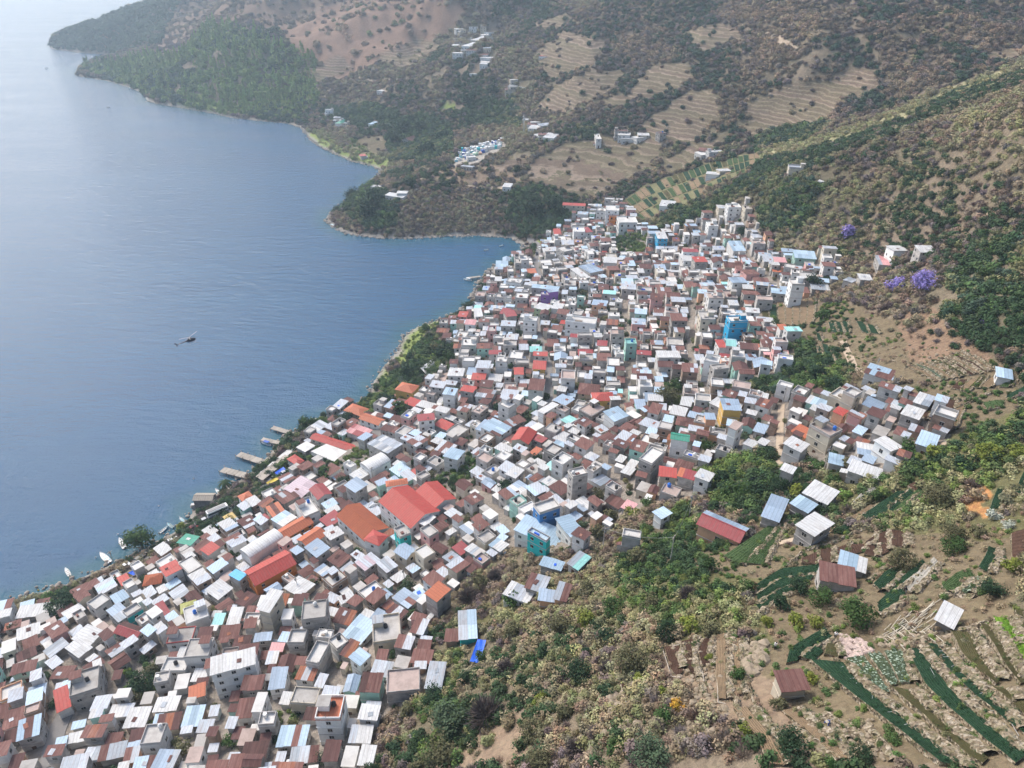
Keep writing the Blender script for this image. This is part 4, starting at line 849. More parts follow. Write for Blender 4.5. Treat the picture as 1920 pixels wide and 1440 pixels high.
# ------------------------------------------------------------------ labels: colour and form, then the nearest landmark
def side_of(du, dv):
    if abs(du) > abs(dv) * 1.2: return 'right of' if du > 0 else 'left of'
    return 'in front of' if dv > 0 else 'behind'
ORD = ['', 'second ', 'third ', 'fourth ', 'fifth ', 'sixth ', 'seventh ', 'eighth ', 'ninth ', 'tenth ', 'eleventh ', 'twelfth ']
def give_labels(items):
    """items: (root, u, v, description). Every label = description + side + landmark; equal ones are told apart by their order outward"""
    b = {}
    for root, u, v, desc in items:
        k = min(range(len(LANDMARKS)), key=lambda i: abs(math.hypot(u - LANDMARKS[i][0][0] if isinstance(LANDMARKS[i][0], tuple) else u - LANDMARKS[i][0], v - LANDMARKS[i][1]) - 0) if math.hypot(u - LANDMARKS[i][0], v - LANDMARKS[i][1]) > 9 else 1e9)
        L = LANDMARKS[k]; b.setdefault((desc, side_of(u - L[0], v - L[1]), L[2]), []).append((math.hypot(u - L[0], v - L[1]), root))
    for (desc, sd, nm), lst in b.items():
        lst.sort(key=lambda q: q[0])
        for i, (dd, root) in enumerate(lst):
            tail = f'{sd} {nm}'
            if len(lst) == 1: s = f'{desc} {tail}'
            elif i < len(ORD): s = f'{desc}, {ORD[i] if i else "first "}{tail}'
            else: s = f'{desc}, farther out {tail}'
            w_ = s.split()
            if len(w_) > 16: s = s.replace(' roofed', '').replace('the big ', 'the ').replace('the long ', 'the ').replace('the tall ', 'the ')
            if len(s.split()) > 16: s = s.replace('storey ', '', 1)
            if len(s.split()) > 16: s = ' '.join(s.split()[1:])
            if len(s.split()) > 16: s = s.replace(' corrugated', '').replace('gabled ', '').replace('hipped ', '')
            root['label'] = s

def depth_at(x, y, z): return float(proj(x, y, z)[2])
# ------------------------------------------------------------------ roads and alleys
def ribbon(name, pix, width, mat, lift=.14, kind='structure'):
    pts = []
    for a, b_ in zip(pix[:-1], pix[1:]):
        p, q = hit(*a), hit(*b_); n = max(2, int(math.dist(p[:2], q[:2]) / 2.0))
        pts += [(p[0] + (q[0] - p[0]) * k / n, p[1] + (q[1] - p[1]) * k / n) for k in range(n)]
    q = hit(*pix[-1]); pts.append(q[:2]); P = np.array(pts)
    for _ in range(3): P[1:-1] = (P[:-2] + P[1:-1] * 2 + P[2:]) / 4
    T = np.gradient(P, axis=0); T /= np.linalg.norm(T, axis=1)[:, None] + 1e-9; Nn = np.stack([-T[:, 1], T[:, 0]], 1)
    cols = np.linspace(-.5, .5, 5); X = P[:, 0][:, None] + Nn[:, 0][:, None] * cols * width; Y = P[:, 1][:, None] + Nn[:, 1][:, None] * cols * width
    Z = height(X, Y) + lift + .05 * (fbm(X, Y, 5, 2))
    Z = np.maximum(Z, .3)
    verts = np.stack([X, Y, Z], -1).reshape(-1, 3).tolist(); nr, nc = X.shape; fs = []
    for i in range(nr - 1):
        for j in range(nc - 1): fs.append((i * nc + j, (i + 1) * nc + j, (i + 1) * nc + j + 1, i * nc + j + 1))
    # edges turned down into the ground
    o = len(verts)
    for j in (0, nc - 1):
        b0 = len(verts); verts += [(X[i, j], Y[i, j], Z[i, j] - .5) for i in range(nr)]
        for i in range(nr - 1):
            f = (i * nc + j, b0 + i, b0 + i + 1, (i + 1) * nc + j); fs.append(f if j == 0 else f[::-1])
    fs = [f[::-1] for f in fs]
    ob = link_mesh(name, verts, fs, mat); tag(ob, kind=kind)
    occ_mark(X, Y)
    return P
lake_road = ribbon('road', [(150,1118),(205,1090),(245,1066),(300,1030),(345,1010),(390,985),(430,958),(470,925),(520,893),(560,868)], 6.0, 'road')
for al, wd, mt in [(ALLEYS[0], 3.4, 'road'), (ALLEYS[2], 4.5, 'road'), (ALLEYS[3], 4, 'road'), (ALLEYS[4], 4, 'road'), (ALLEYS[5], 2, 'dirt_path'), (ALLEYS[6], 2, 'dirt_path'), (ALLEYS[1], 4, 'slab_pink'), (ALLEYS[8], 4.5, 'road')]:
    ribbon('road' if mt == 'road' else 'path', al, wd, mt, .22)
for pth, wd in [([(690,190),(715,184),(722,172),(760,158),(800,132),(842,104)], 5.5), ([(1320,735),(1240,700),(1230,690)], 1.5), ([(1580,640),(1592,668),(1602,698),(1630,712),(1680,725)], 2.2), ([(790,335),(815,345),(860,350),(945,352)], 4), ([(740,405),(790,385),(845,360)], 2), ([(1400,1035),(1500,1010),(1600,985),(1680,955),(1740,935)], 1.6),
                ([(1440,60),(1470,80),(1490,95)], 5), ([(855,230),(870,240),(885,245)], 3), ([(640,150),(760,152)], 3)]:
    ribbon('path', pth, wd, 'dirt_path', .25)
# concrete court and waterfront apron
def pad(name, pix, mat, lift, kind='structure', th=.6):
    P = [hit(*p) for p in pix]; z = max(max(p[2] for p in P) * .5 + sum(p[2] for p in P) / len(P) * .5, .9) + lift
    P2 = [W(u, v, z) for u, v in pix]; n = len(P2); vs = [(x, y, z) for x, y in P2] + [(x, y, z - th - 1.5) for x, y in P2]
    fs = [tuple(range(n))[::-1], tuple(range(n, 2 * n))] + [(i, n + i, n + (i + 1) % n, (i + 1) % n)[::-1] for i in range(n)]
    a = sum(P2[i][0] * P2[(i + 1) % n][1] - P2[(i + 1) % n][0] * P2[i][1] for i in range(n))
    if a > 0: fs = [f[::-1] for f in fs]
    o = link_mesh(name, vs, fs, mat)
    if kind: tag(o, kind=kind)
    X, Y = np.meshgrid(np.arange(min(p[0] for p in P2), max(p[0] for p in P2), .7), np.arange(min(p[1] for p in P2), max(p[1] for p in P2), .7)); k = in_poly(X, Y, P2); occ_mark(X[k], Y[k])
    return o, z
pad('pavement', [(583,846),(612,832),(664,851),(640,872)], 'slab_light', .3)
pad('pavement', [(478,893),(532,848),(546,838),(560,848),(490,898)], 'slab_light', -.1)
pad('pavement', [(545,885),(600,872),(560,900),(530,905)], 'slab', .1)
pad('pavement', [(858,905),(900,890),(872,925)], 'slab_pink', .3)
pad('pavement', [(160,1096),(196,1080),(198,1090),(165,1108)], 'slab', .2)

# ------------------------------------------------------------------ field terraces: beds with their earth banks and stone walls
def resamp(pl, n):
    pl = np.array(pl, float); s = np.r_[0, np.cumsum(np.hypot(*np.diff(pl, axis=0).T))]; t = np.linspace(0, s[-1], n)
    return np.stack([np.interp(t, s, pl[:, 0]), np.interp(t, s, pl[:, 1])], 1)
def bed_mat(name, c1, c2, rows, speck=None):
    m, t, b = nodes_of(name, 0.9, 0.1); geo = N(t, 'ShaderNodeNewGeometry')
    ua = N(t, 'ShaderNodeUVMap'); n1 = noise(t, 3.2, 4, geo.outputs['Position'], .7); n2 = noise(t, .35, 3, geo.outputs['Position'])
    sep = N(t, 'ShaderNodeSeparateXYZ'); t.links.new(ua.outputs[0], sep.inputs[0])
    fr = mathn(t, 'PINGPONG', mathn(t, 'MULTIPLY', sep.outputs[0], rows), .5)
    r = ramp(t, [(0.30, c1), (0.62, c2)]); t.links.new(mathn(t, 'ADD', mathn(t, 'MULTIPLY', fr, .5), mathn(t, 'MULTIPLY', n1, .55)), r.inputs[0])
    col = r.outputs[0]
    if speck:
        vo = N(t, 'ShaderNodeTexVoronoi'); vo.inputs['Scale'].default_value = 1.7; t.links.new(geo.outputs['Position'], vo.inputs[0])
        k = mathn(t, 'LESS_THAN', vo.outputs[0], .33); col = mixc(t, col, speck, k)
    h = N(t, 'ShaderNodeHueSaturation'); t.links.new(col, h.inputs['Color']); t.links.new(mathn(t, 'MULTIPLY_ADD', n2, .9, .55), h.inputs['Value']); t.links.new(h.outputs[0], b.inputs['Base Color'])
    bump(t, b, mathn(t, 'ADD', fr, n1), .8, .35)
bed_mat('crop_dark', (0.014, 0.040, 0.022), (0.040, 0.085, 0.042), 7); bed_mat('crop_green', (0.040, 0.075, 0.028), (0.095, 0.135, 0.055), 7); bed_mat('crop_bright', (0.10, 0.20, 0.02), (0.17, 0.28, 0.04), 4)
bed_mat('crop_olive', (0.075, 0.075, 0.03), (0.13, 0.105, 0.055), 8); bed_mat('crop_brown', (0.075, 0.042, 0.03), (0.11, 0.065, 0.047), 8); bed_mat('crop_tan', (0.22, 0.155, 0.095), (0.34, 0.25, 0.16), 6)
bed_mat('crop_cabbage', (0.05, 0.075, 0.04), (0.09, 0.11, 0.06), 6, (0.42, 0.50, 0.40)); bed_mat('crop_gravel', (0.30, 0.28, 0.24), (0.42, 0.39, 0.34), 3)
BEDWORD = dict(crop_dark='dark green planted strip', crop_green='green planted strip', crop_bright='bright green planted strip', crop_olive='olive brown planted strip', crop_brown='bare dark brown plot', crop_tan='dry tan plot', crop_cabbage='pale green cabbage plot', crop_gravel='pale gravel strip')
BEDS = []; CROPP = []
def drape_pix(pl):
    return [hit(float(a), float(b_)) for a, b_ in pl]
rb = random.Random(5)
def bed(A, B, mat, conv=None, wall=True, lift=.45, step=1.4, lab=None):
    if conv: A = [conv(*p) for p in A]; B = [conv(*p) for p in B]
    a = np.array([p[:2] for p in drape_pix(resamp(A, 9))]); b_ = np.array([p[:2] for p in drape_pix(resamp(B, 9))])
    L = np.hypot(*np.diff(a, axis=0).T).sum(); wd = np.hypot(*(a - b_).T).mean(); n = int(np.clip(L / step, 4, 60)); m_ = int(np.clip(wd / step, 2, 12))
    a = resamp(a, n); b_ = resamp(b_, n); t = np.linspace(0, 1, m_)[None, :, None]; G = a[:, None] * (1 - t) + b_[:, None] * t
    X, Y = G[..., 0], G[..., 1]; Z = height(X, Y)
    Zm = Z.mean(1, keepdims=True); Z = Zm * .55 + Z * .45 + lift + .12 * fbm(X * 1.3, Y * 1.3, 3, 2)
    Z = np.maximum(Z, height(X, Y) + .16)
    vs = np.stack([X, Y, Z], -1).reshape(-1, 3).tolist(); fs = []; uv = []
    for i in range(n - 1):
        for j in range(m_ - 1): fs.append((i * m_ + j, (i + 1) * m_ + j, (i + 1) * m_ + j + 1, i * m_ + j + 1))
    ring = [j for j in range(m_)] + [i * m_ + m_ - 1 for i in range(1, n)] + [(n - 1) * m_ + j for j in range(m_ - 2, -1, -1)] + [i * m_ for i in range(n - 2, 0, -1)]
    o0 = len(vs); vs += [(vs[k][0], vs[k][1], vs[k][2] - 2.2) for k in ring]; q = len(ring)
    p0, p1, p2 = vs[0], vs[m_], vs[1]; flip = (p1[0] - p0[0]) * (p2[1] - p0[1]) - (p1[1] - p0[1]) * (p2[0] - p0[0]) < 0
    sk = [(ring[i], o0 + i, o0 + (i + 1) % q, ring[(i + 1) % q]) for i in range(q)]
    fs += [f[::-1] for f in sk] if not flip else sk
    if flip: fs = [f[::-1] for f in fs[:(n - 1) * (m_ - 1)]] + fs[(n - 1) * (m_ - 1):]
    c = G.reshape(-1, 2).mean(0); cz = float(Z.mean())
    vs = [(x - c[0], y - c[1], z - cz) for x, y, z in vs]
    o = link_mesh('crop_bed', vs, fs, [mat, 'bank_stone'], None, [0] * ((n - 1) * (m_ - 1)) + [1] * q); o.location = (c[0], c[1], cz)
    ul = o.data.uv_layers.new(name='UVMap')
    uvs = np.zeros((len(o.data.loops), 2), np.float32)
    for li, lp in enumerate(o.data.loops):
        k = lp.vertex_index
        if k < n * m_: uvs[li] = ((k % m_) / (m_ - 1), (k // m_) * step)
    ul.data.foreach_set('uv', uvs.ravel())
    u, v, _ = proj(c[0], c[1], cz); tag(o, None, 'crop bed', 'planted terraces', 'thing'); BEDS.append((o, float(u), float(v), lab or BEDWORD[mat]))
    XX, YY = np.meshgrid(np.linspace(0, 1, 60), np.linspace(0, 1, 20)); P = a[(XX * (n - 1)).astype(int)] * (1 - YY[..., None]) + b_[(XX * (n - 1)).astype(int)] * YY[..., None]; occ_mark(P[..., 0], P[..., 1])
    if mat in ('crop_dark', 'crop_green', 'crop_bright', 'crop_cabbage', 'crop_olive') and G[..., 1].mean() < 190:
        nn_, mm_ = max(3, int(L / .55)), max(3, int(wd / .55)); a2, b2 = resamp(a, nn_), resamp(b_, nn_)
        for i in range(nn_):
            for j in range(mm_):
                if rb.random() < (.78 if mat == 'crop_olive' else .25): continue
                t_ = (j + .5) / mm_; q = a2[i] * (1 - t_) + b2[i] * t_; ii, jj = min(n - 1, int(i / nn_ * n)), min(m_ - 1, int(t_ * m_)); CROPP.append((q[0] + rb.uniform(-.1, .1), q[1] + rb.uniform(-.1, .1), float(Z[ii, jj]) - .04, mat))
    if wall: rr_ = rb.uniform(.7, .95) if a[:, 1].mean() < 125 else rb.uniform(.4, .6); dd_ = b_ - a; bank(b_ + dd_ / (np.linalg.norm(dd_, axis=1)[:, None] + 1e-6) * rr_ * 1.15, rr_, (.4 + lift)) 
    return o
WALLS = []; BANKP = []
def bank(P, r, up):
    """a rough dry-stone bank along a ground line"""
    P = resamp(P, max(4, int(np.hypot(*np.diff(P, axis=0).T).sum() / .7))); T = np.gradient(P, axis=0); T /= np.linalg.norm(T, axis=1)[:, None] + 1e-9
    vs, fs = [], []; prof = [(-1.3, -1.2), (-1.1, .1), (-.7, .6), (-.3, .85), (.15, .95), (.6, .7), (.95, .4), (1.3, -1.2)]; k = len(prof)
    z = hq(P[:, 0], P[:, 1])
    for i, (p, t) in enumerate(zip(P, T)):
        nx, ny = -t[1], t[0]; s = rb.uniform(.75, 1.25)
        BANKP.append((p[0], p[1], z[i] + .75 * up))
        for a, h in prof:
            j = rb.uniform(-.2, .2); vs.append((p[0] + nx * (a + j) * r * s, p[1] + ny * (a + j) * r * s, z[i] + h * up * s * .9 + rb.uniform(-.2, .2)))
    for i in range(len(P) - 1):
        for j in range(k - 1): fs.append((i * k + j, (i + 1) * k + j, (i + 1) * k + j + 1, i * k + j + 1))
    c = P.mean(0); cz = float(z.mean()); vs = [(x - c[0], y - c[1], q - cz) for x, y, q in vs]
    o = link_mesh('stone_wall', vs, fs, 'bank_stone'); o.location = (c[0], c[1], cz); u, v, _ = proj(c[0], c[1], cz)
    tag(o, None, 'stone wall', 'dry stone banks of the terraces', 'thing'); WALLS.append((o, float(u), float(v), rb.choice(['rough tan stone bank between plots', 'crumbling dry stone bank of a terrace', 'low earth and stone bank'])))
R2 = lambda x, y: (1360 + x / 3.273, 1000 + y / 3.273); R1 = lambda x, y: (800 + x / 3.273, 1000 + y / 3.273)
Z5 = lambda x, y: (1280 + x / 4, 700 + y / 4); Z3 = lambda x, y: (1400 + x / 3.6, 640 + y / 3.6); Z7 = lambda x, y: (1280 + x / 4, 360 + y / 4)
bed([(510,800),(700,960),(960,1160),(1200,1350),(1300,1440)], [(720,795),(760,870),(880,980),(1040,1110),(1220,1260),(1440,1440)], 'crop_dark', R2)
bed([(735,780),(830,890),(960,1000)], [(845,760),(930,870),(1000,985)], 'crop_cabbage', R2, False)
bed([(862,755),(950,870),(1010,950)], [(955,745),(1030,870),(1050,940)], 'crop_cabbage', R2, False); bed([(965,740),(1010,830),(1060,930)], [(1090,730),(1110,850),(1130,925)], 'crop_cabbage', R2)
bed([(1110,715),(1150,830),(1230,980),(1400,1130),(1600,1300),(1760,1440)], [(1180,710),(1290,860),(1440,1040),(1620,1200),(1833,1380)], 'crop_dark', R2)
bed([(1215,690),(1320,810),(1480,980),(1650,1110),(1860,1280)], [(1300,690),(1400,820),(1560,980),(1700,1110),(1860,1240)], 'crop_dark', R2)
bed([(1000,965),(1100,1050),(1250,1180),(1420,1330),(1560,1440)], [(1120,965),(1200,1060),(1330,1180),(1500,1330),(1600,1400)], 'crop_olive', R2)
bed([(1370,620),(1450,780),(1560,880),(1650,940)], [(1500,620),(1560,760),(1640,880),(1670,930)], 'crop_olive', R2); bed([(1550,575),(1620,680),(1720,850),(1800,940)], [(1620,570),(1700,720),(1780,860),(1833,930)], 'crop_olive', R2)
bed([(1630,540),(1700,660),(1780,770),(1850,850)], [(1740,530),(1790,620),(1850,720)], 'crop_bright', R2); bed([(1620,960),(1720,1030),(1850,1150)], [(1700,960),(1790,1020),(1850,1075)], 'crop_olive', R2)
bed([(1765,495),(1800,600),(1850,680)], [(1833,480),(1870,560),(1900,640)], 'crop_olive', R2)
bed([(370,810),(390,720),(600,600)], [(440,790),(470,730),(655,650)], 'crop_dark', R2); bed([(460,780),(560,700)], [(540,790),(600,735)], 'crop_dark', R2, False); bed([(600,760),(620,690)], [(690,770),(665,690)], 'crop_olive', R2)
for k in range(3): y = 62 * k; bed([(190, 330 + y), (330, 235 + y), (640 - 90 * k, 200 + y * .9)], [(195, 375 + y), (340, 285 + y), (600 - 90 * k, 250 + y * .9)], 'crop_dark', R2)
bed([(900,330),(980,250),(1080,215)], [(960,360),(1040,290),(1090,230)], 'crop_dark', R2); bed([(990,345),(1100,270),(1200,180)], [(1020,370),(1140,290),(1230,200)], 'crop_dark', R2)
bed([(1070,335),(1180,250),(1270,165)], [(1130,370),(1220,290),(1310,185)], 'crop_gravel', R2); bed([(930,440),(1000,375),(1080,355)], [(940,500),(1040,460),(1100,380)], 'crop_dark', R2)
bed([(1320,340),(1400,270),(1480,240)], [(1370,380),(1450,330),(1530,270)], 'crop_green', R2); bed([(1420,370),(1480,310),(1540,280)], [(1480,380),(1530,350),(1560,310)], 'crop_cabbage', R2); bed([(1540,230),(1590,150),(1605,95)], [(1610,250),(1655,160),(1655,100)], 'crop_dark', R2)
bed([(1740,30),(1833,0)], [(1760,160),(1850,160)], 'crop_brown', R2)
for q in [(890,1400,1000,1350,885,1440,1005,1440), (1030,1340,1110,1325,1025,1440,1110,1440), (1130,1330,1240,1290,1125,1430,1215,1410), (1260,1300,1370,1290,1235,1380,1345,1350), (1385,1290,1445,1290,1355,1375,1430,1385), (1375,1270,1455,1215,1360,1290,1400,1300), (1470,1220,1535,1190,1450,1390,1540,1350), (1560,1190,1650,1190,1560,1310,1660,1310)]:
    bed([q[0:2], q[4:6]], [q[2:4], q[6:8]], 'crop_brown', Z5)
bed([(1170,1175),(1400,1045),(1600,905)], [(1235,1190),(1480,1065),(1680,885)], 'crop_dark', Z5); bed([(1400,1110),(1540,1010),(1690,895)], [(1440,1120),(1640,1020),(1745,905)], 'crop_dark', Z5); bed([(1560,1060),(1650,980),(1760,885)], [(1665,1030),(1770,965),(1850,870)], 'crop_green', Z5)
bed([(1400,930),(1480,880),(1570,840)], [(1430,960),(1520,920),(1590,870)], 'crop_dark', Z5); bed([(1680,865),(1760,825),(1860,800)], [(1745,890),(1830,855),(1900,815)], 'crop_brown', Z5); bed([(1270,980),(1350,900),(1420,865)], [(1320,990),(1400,920),(1470,860)], 'crop_gravel', Z5)
bed([(300,1400),(470,1280),(640,1160)], [(430,1440),(560,1330),(700,1150)], 'crop_green', Z5); bed([(440,1440),(570,1340),(700,1160)], [(600,1440),(650,1330),(760,1150)], 'crop_green', Z5); bed([(1190,1120),(1300,1070),(1400,1000)], [(1230,1130),(1330,1080),(1440,1000)], 'crop_tan', Z5)
for q in [(1175,500,1205,415,1215,535,1265,415,'crop_brown'), (1222,535,1280,415,1290,560,1340,405,'crop_brown'), (1300,555,1355,410,1360,590,1405,410,'crop_brown'), (1370,600,1420,420,1400,600,1470,440,'crop_tan')]:
    bed([q[0:2], q[2:4]], [q[4:6], q[6:8]], q[8], Z3)
for k in range(9):
    t0 = k / 9; x0, y0 = 1090 + 350 * t0, 185 - 110 * t0; x1, y1 = 1262 + 420 * t0, 282 - 80 * t0
    bed([(x0, y0), ((x0 + x1) / 2 + 10, (y0 + y1) / 2 - 5), (x1, y1)], [(x0 + 30, y0 - 8), ((x0 + x1) / 2 + 42, (y0 + y1) / 2 - 12), (x1 + 34, y1 - 6)], ['crop_tan', 'crop_cabbage', 'crop_tan', 'crop_tan', 'crop_olive', 'crop_brown', 'crop_tan', 'crop_brown', 'crop_tan'][k], Z3)
for q in [(1375,330,1440,270,'crop_brown'), (1430,340,1510,270,'crop_tan'), (1500,320,1560,260,'crop_olive'), (1580,320,1640,260,'crop_tan'), (1700,320,1760,275,'crop_green')]:
    bed([q[0:2], q[2:4]], [(q[0] + 55, q[1] + 4), (q[2] + 55, q[3] - 8)], q[4], Z3)
bed([(1745,385),(1800,350),(1872,315)], [(1770,395),(1830,370),(1890,350)], 'crop_dark', Z3); bed([(1590,430),(1660,415),(1730,410)], [(1620,470),(1680,460),(1730,440)], 'crop_green', Z3); bed([(1800,1040),(1840,940),(1872,880)], [(1860,1050),(1890,970),(1900,900)], 'crop_dark', Z3); bed([(1620,1180),(1650,1090),(1690,1000)], [(1680,1190),(1720,1090),(1740,1010)], 'crop_dark', Z3)
for k in range(5): bed([(705 + 58 * k, 835 - 8 * k), (715 + 55 * k, 930), (725 + 48 * k, 1000)], [(755 + 58 * k, 832 - 8 * k), (765 + 55 * k, 930), (768 + 48 * k, 1003)], 'crop_tan', Z7)
bed([(585,870),(600,960),(640,1050)], [(638,855),(643,950),(672,1030)], 'crop_olive', Z7); bed([(650,850),(650,940),(682,1010)], [(700,850),(705,930),(720,1000)], 'crop_dark', Z7)
for q in [(1090,985,1110,1060,1130,980,1165,1060), (1140,980,1165,1060,1180,980,1210,1060), (1195,975,1210,1060,1235,975,1250,1060), (1300,980,1340,1060,1360,980,1400,1070), (1380,1000,1410,1070,1430,1000,1475,1070), (1000,1065,1010,1120,1030,1065,1050,1130), (840,1200,850,1290,870,1200,885,1290), (975,1160,985,1250,1000,1155,1020,1260), (1040,1145,1075,1270,1090,1150,1150,1290), (1000,1160,1030,1240,1030,1160,1060,1250)]:
    bed([q[0:2], q[2:4]], [q[4:6], q[6:8]], 'crop_dark' if q[0] > 900 else 'crop_olive', Z7, True, .3)
for A, B in [([(1455,720),(1500,860),(1540,890)], [(1550,700),(1540,790),(1570,860)]), ([(1560,680),(1560,780),(1620,880)], [(1640,650),(1620,780),(1650,880)]), ([(1700,660),(1660,740),(1690,830)], [(1740,650),(1710,740),(1740,820)]), ([(1780,640),(1770,860),(1790,1030)], [(1833,620),(1833,900),(1833,1030)]), ([(1850,640),(1850,840),(1870,1000)], [(1930,620),(1920,820),(1930,1000)]),
             ([(1190,940),(1210,1010),(1240,1080)], [(1230,930),(1240,1000),(1260,1070)]), ([(1880,1090),(2000,1250),(2100,1440)], [(1960,1080),(2100,1240),(2200,1430)]), ([(2180,1100),(2350,1250),(2500,1400)], [(2240,1090),(2420,1230),(2580,1390)])]:
    bed(A, B, 'crop_tan' if A[0][0] > 1700 else 'crop_brown', R1)
for cv, pl in [(R2, [(450,1090),(600,1160),(750,1270)]), (R2, [(600,1110),(800,1230),(900,1330)]), (R2, [(410,1180),(560,1300),(700,1400)]), (R2, [(860,1180),(960,1290),(1040,1400)]), (R2, [(60,1010),(100,1150),(160,1300)]), (R2, [(170,1000),(230,1130),(300,1250)]), (R2, [(20,560),(60,680),(40,800)]), (R2, [(120,600),(100,700),(110,800)]),
  (R1, [(1060,980),(1110,1040),(1140,1080)]), (R1, [(1340,1170),(1380,1240),(1400,1310)]), (R1, [(1500,940),(1540,1010)]), (R1, [(1680,900),(1700,1000)]), (R2, [(940,640),(1100,680),(1300,640)]), (R2, [(1340,620),(1500,600),(1620,540)]), (R2, [(1190,640),(1290,600),(1400,600)]), (R2, [(880,300),(990,220),(1090,200)]), (R2, [(1300,400),(1400,390),(1530,390)]), (Z5, [(780,1460),(900,1340),(1100,1290),(1400,1150),(1700,1010),(1850,900)]), (Z5, [(650,1340),(720,1250),(800,1160)]), (Z3, [(1100,420),(1300,380),(1500,400)]), (Z3, [(1400,470),(1500,420),(1640,360)])]:
    pp = drape_pix(resamp([cv(*q) for q in pl], 8)); bank(np.array([q[:2] for q in pp]), rb.uniform(.4, .7), .8)
# small strips of the green spur terraces, each its own plot
E0, E1 = [(1165,382),(1205,352),(1260,330),(1340,303),(1425,286)], [(1205,416),(1260,394),(1310,376),(1355,350),(1425,318)]
e0, e1 = resamp(E0, 27), resamp(E1, 27)
for i in range(26):
    for j in range(3):
        t0, t1 = j / 3 + .02, (j + 1) / 3 - .03; f = lambda k, t: e0[k] * (1 - t) + e1[k] * t
        if rb.random() < .1: continue
        g = .12; A_ = [f(i, t0), f(i, t1)]; nxt = [f(i + 1, t0), f(i + 1, t1)]; B_ = [a * g + b_ * (1 - g) for a, b_ in zip(A_, nxt)]
        bed(A_, B_, rb.choice(['crop_dark', 'crop_green', 'crop_green', 'crop_tan', 'crop_olive', 'crop_dark', 'crop_tan']), None, False, .3, 3.0)
give_labels([(o, u, v, w_) for o, u, v, w_ in BEDS]); give_labels(WALLS)
give_labels([(h[0], h[1], h[2], '%s%s%s %s with %s%s' % ('small ' if h[6] < 26 else ('large ' if h[6] > 130 else ''), ('tall ' if h[7] > 7.5 else ''), WALLWORD[h[3]], 'boathouse' if h[0].name.startswith('boat') else h[0].name.split('.')[0].replace('_', ' '), 'gabled ' if h[5] == 'g' and h[4] != 'slab' else ('hipped ' if h[5] == 'h' else ''), ROOFWORD[h[4]])) for h in HL])
# ------------------------------------------------------------------ plants
def leaf_clump(rnd, n, size, squash=.8, lumps=5, lo=.45, tuft=False, cone=False):
    """many small leaf-sized faces through a lumpy crown, base at z=0, about 1 m radius"""
    vs, fs = [], []
    L = [Vector((rnd.uniform(-.5, .5), rnd.uniform(-.5, .5), rnd.uniform(.35, .95))) for _ in range(lumps)]; R = [rnd.uniform(.38, .62) for _ in range(lumps)]
    for i in range(n):
        k = rnd.randrange(lumps); d = Vector((rnd.gauss(0, 1), rnd.gauss(0, 1), rnd.gauss(.25, 1))).normalized()
        if cone:
            h = rnd.random() ** .8; a = rnd.uniform(0, 6.283); r = (1 - h) * .62 * rnd.uniform(.6, 1.08) * (1 + .25 * math.sin(h * 26)); p = Vector((math.cos(a) * r, math.sin(a) * r, .25 + h * 2.2)); d = Vector((math.cos(a), math.sin(a), .6)).normalized()
        else: p = L[k] + d * R[k] * rnd.uniform(lo, 1.05)
        p.z = max(.04, p.z * squash)
        nrm = (d + Vector((rnd.uniform(-.8, .8), rnd.uniform(-.8, .8), rnd.uniform(-.3, .9)))).normalized(); u = nrm.orthogonal().normalized(); w = nrm.cross(u); an = rnd.uniform(0, 6.28); u, w = u * math.cos(an) + w * math.sin(an), w * math.cos(an) - u * math.sin(an)
        s = size * rnd.uniform(.6, 1.3); o = len(vs); vs += [tuple(p - u * s), tuple(p - w * s * .7), tuple(p + u * s), tuple(p + w * s * .7)]; fs.append((o, o + 1, o + 2, o + 3))
    return vs, fs
def twig_clump(rnd, n, squash=.8):
    vs, fs = [], []
    for i in range(n):
        d = Vector((rnd.gauss(0, 1), rnd.gauss(0, 1), abs(rnd.gauss(.7, .7)))).normalized(); r0, r1 = rnd.uniform(.1, .75), rnd.uniform(.8, 1.1); a = d * r0; b_ = d * r1 + Vector((rnd.uniform(-.25, .25), rnd.uniform(-.25, .25), rnd.uniform(-.1, .2)))
        w = d.orthogonal().normalized(); an = rnd.uniform(0, 6.28); w = (w * math.cos(an) + d.cross(w) * math.sin(an)) * .035; o = len(vs)
        vs += [tuple(Vector((a.x, a.y, a.z * squash)) - w), tuple(Vector((a.x, a.y, a.z * squash)) + w), (b_.x, b_.y, b_.z * squash)]; fs.append((o, o + 1, o + 2))
    return vs, fs
rp = random.Random(3)
protos = []
def proto(vf, mat='scrub_leaves'):
    me = bpy.data.meshes.new('scrub_clump'); me.from_pydata(vf[0], [], vf[1]); me.materials.append(MATS[mat]); me.update(); protos.append(me); return me
for k in range(3): proto(leaf_clump(rp, 330, .125, .85, 8))
for k in range(2): proto(twig_clump(rp, 330))
proto(leaf_clump(rp, 120, .15, .45, 6)); proto(leaf_clump(rp, 150, .13, 1, 4, cone=True)); proto(leaf_clump(rp, 120, .13, .9, 4, .7))
PROTO_COL = bpy.data.collections.new('scrub_clumps')
for i, me in enumerate(protos):
    o = bpy.data.objects.new(f'clump_{"abcdefgh"[i]}', me); PROTO_COL.objects.link(o)

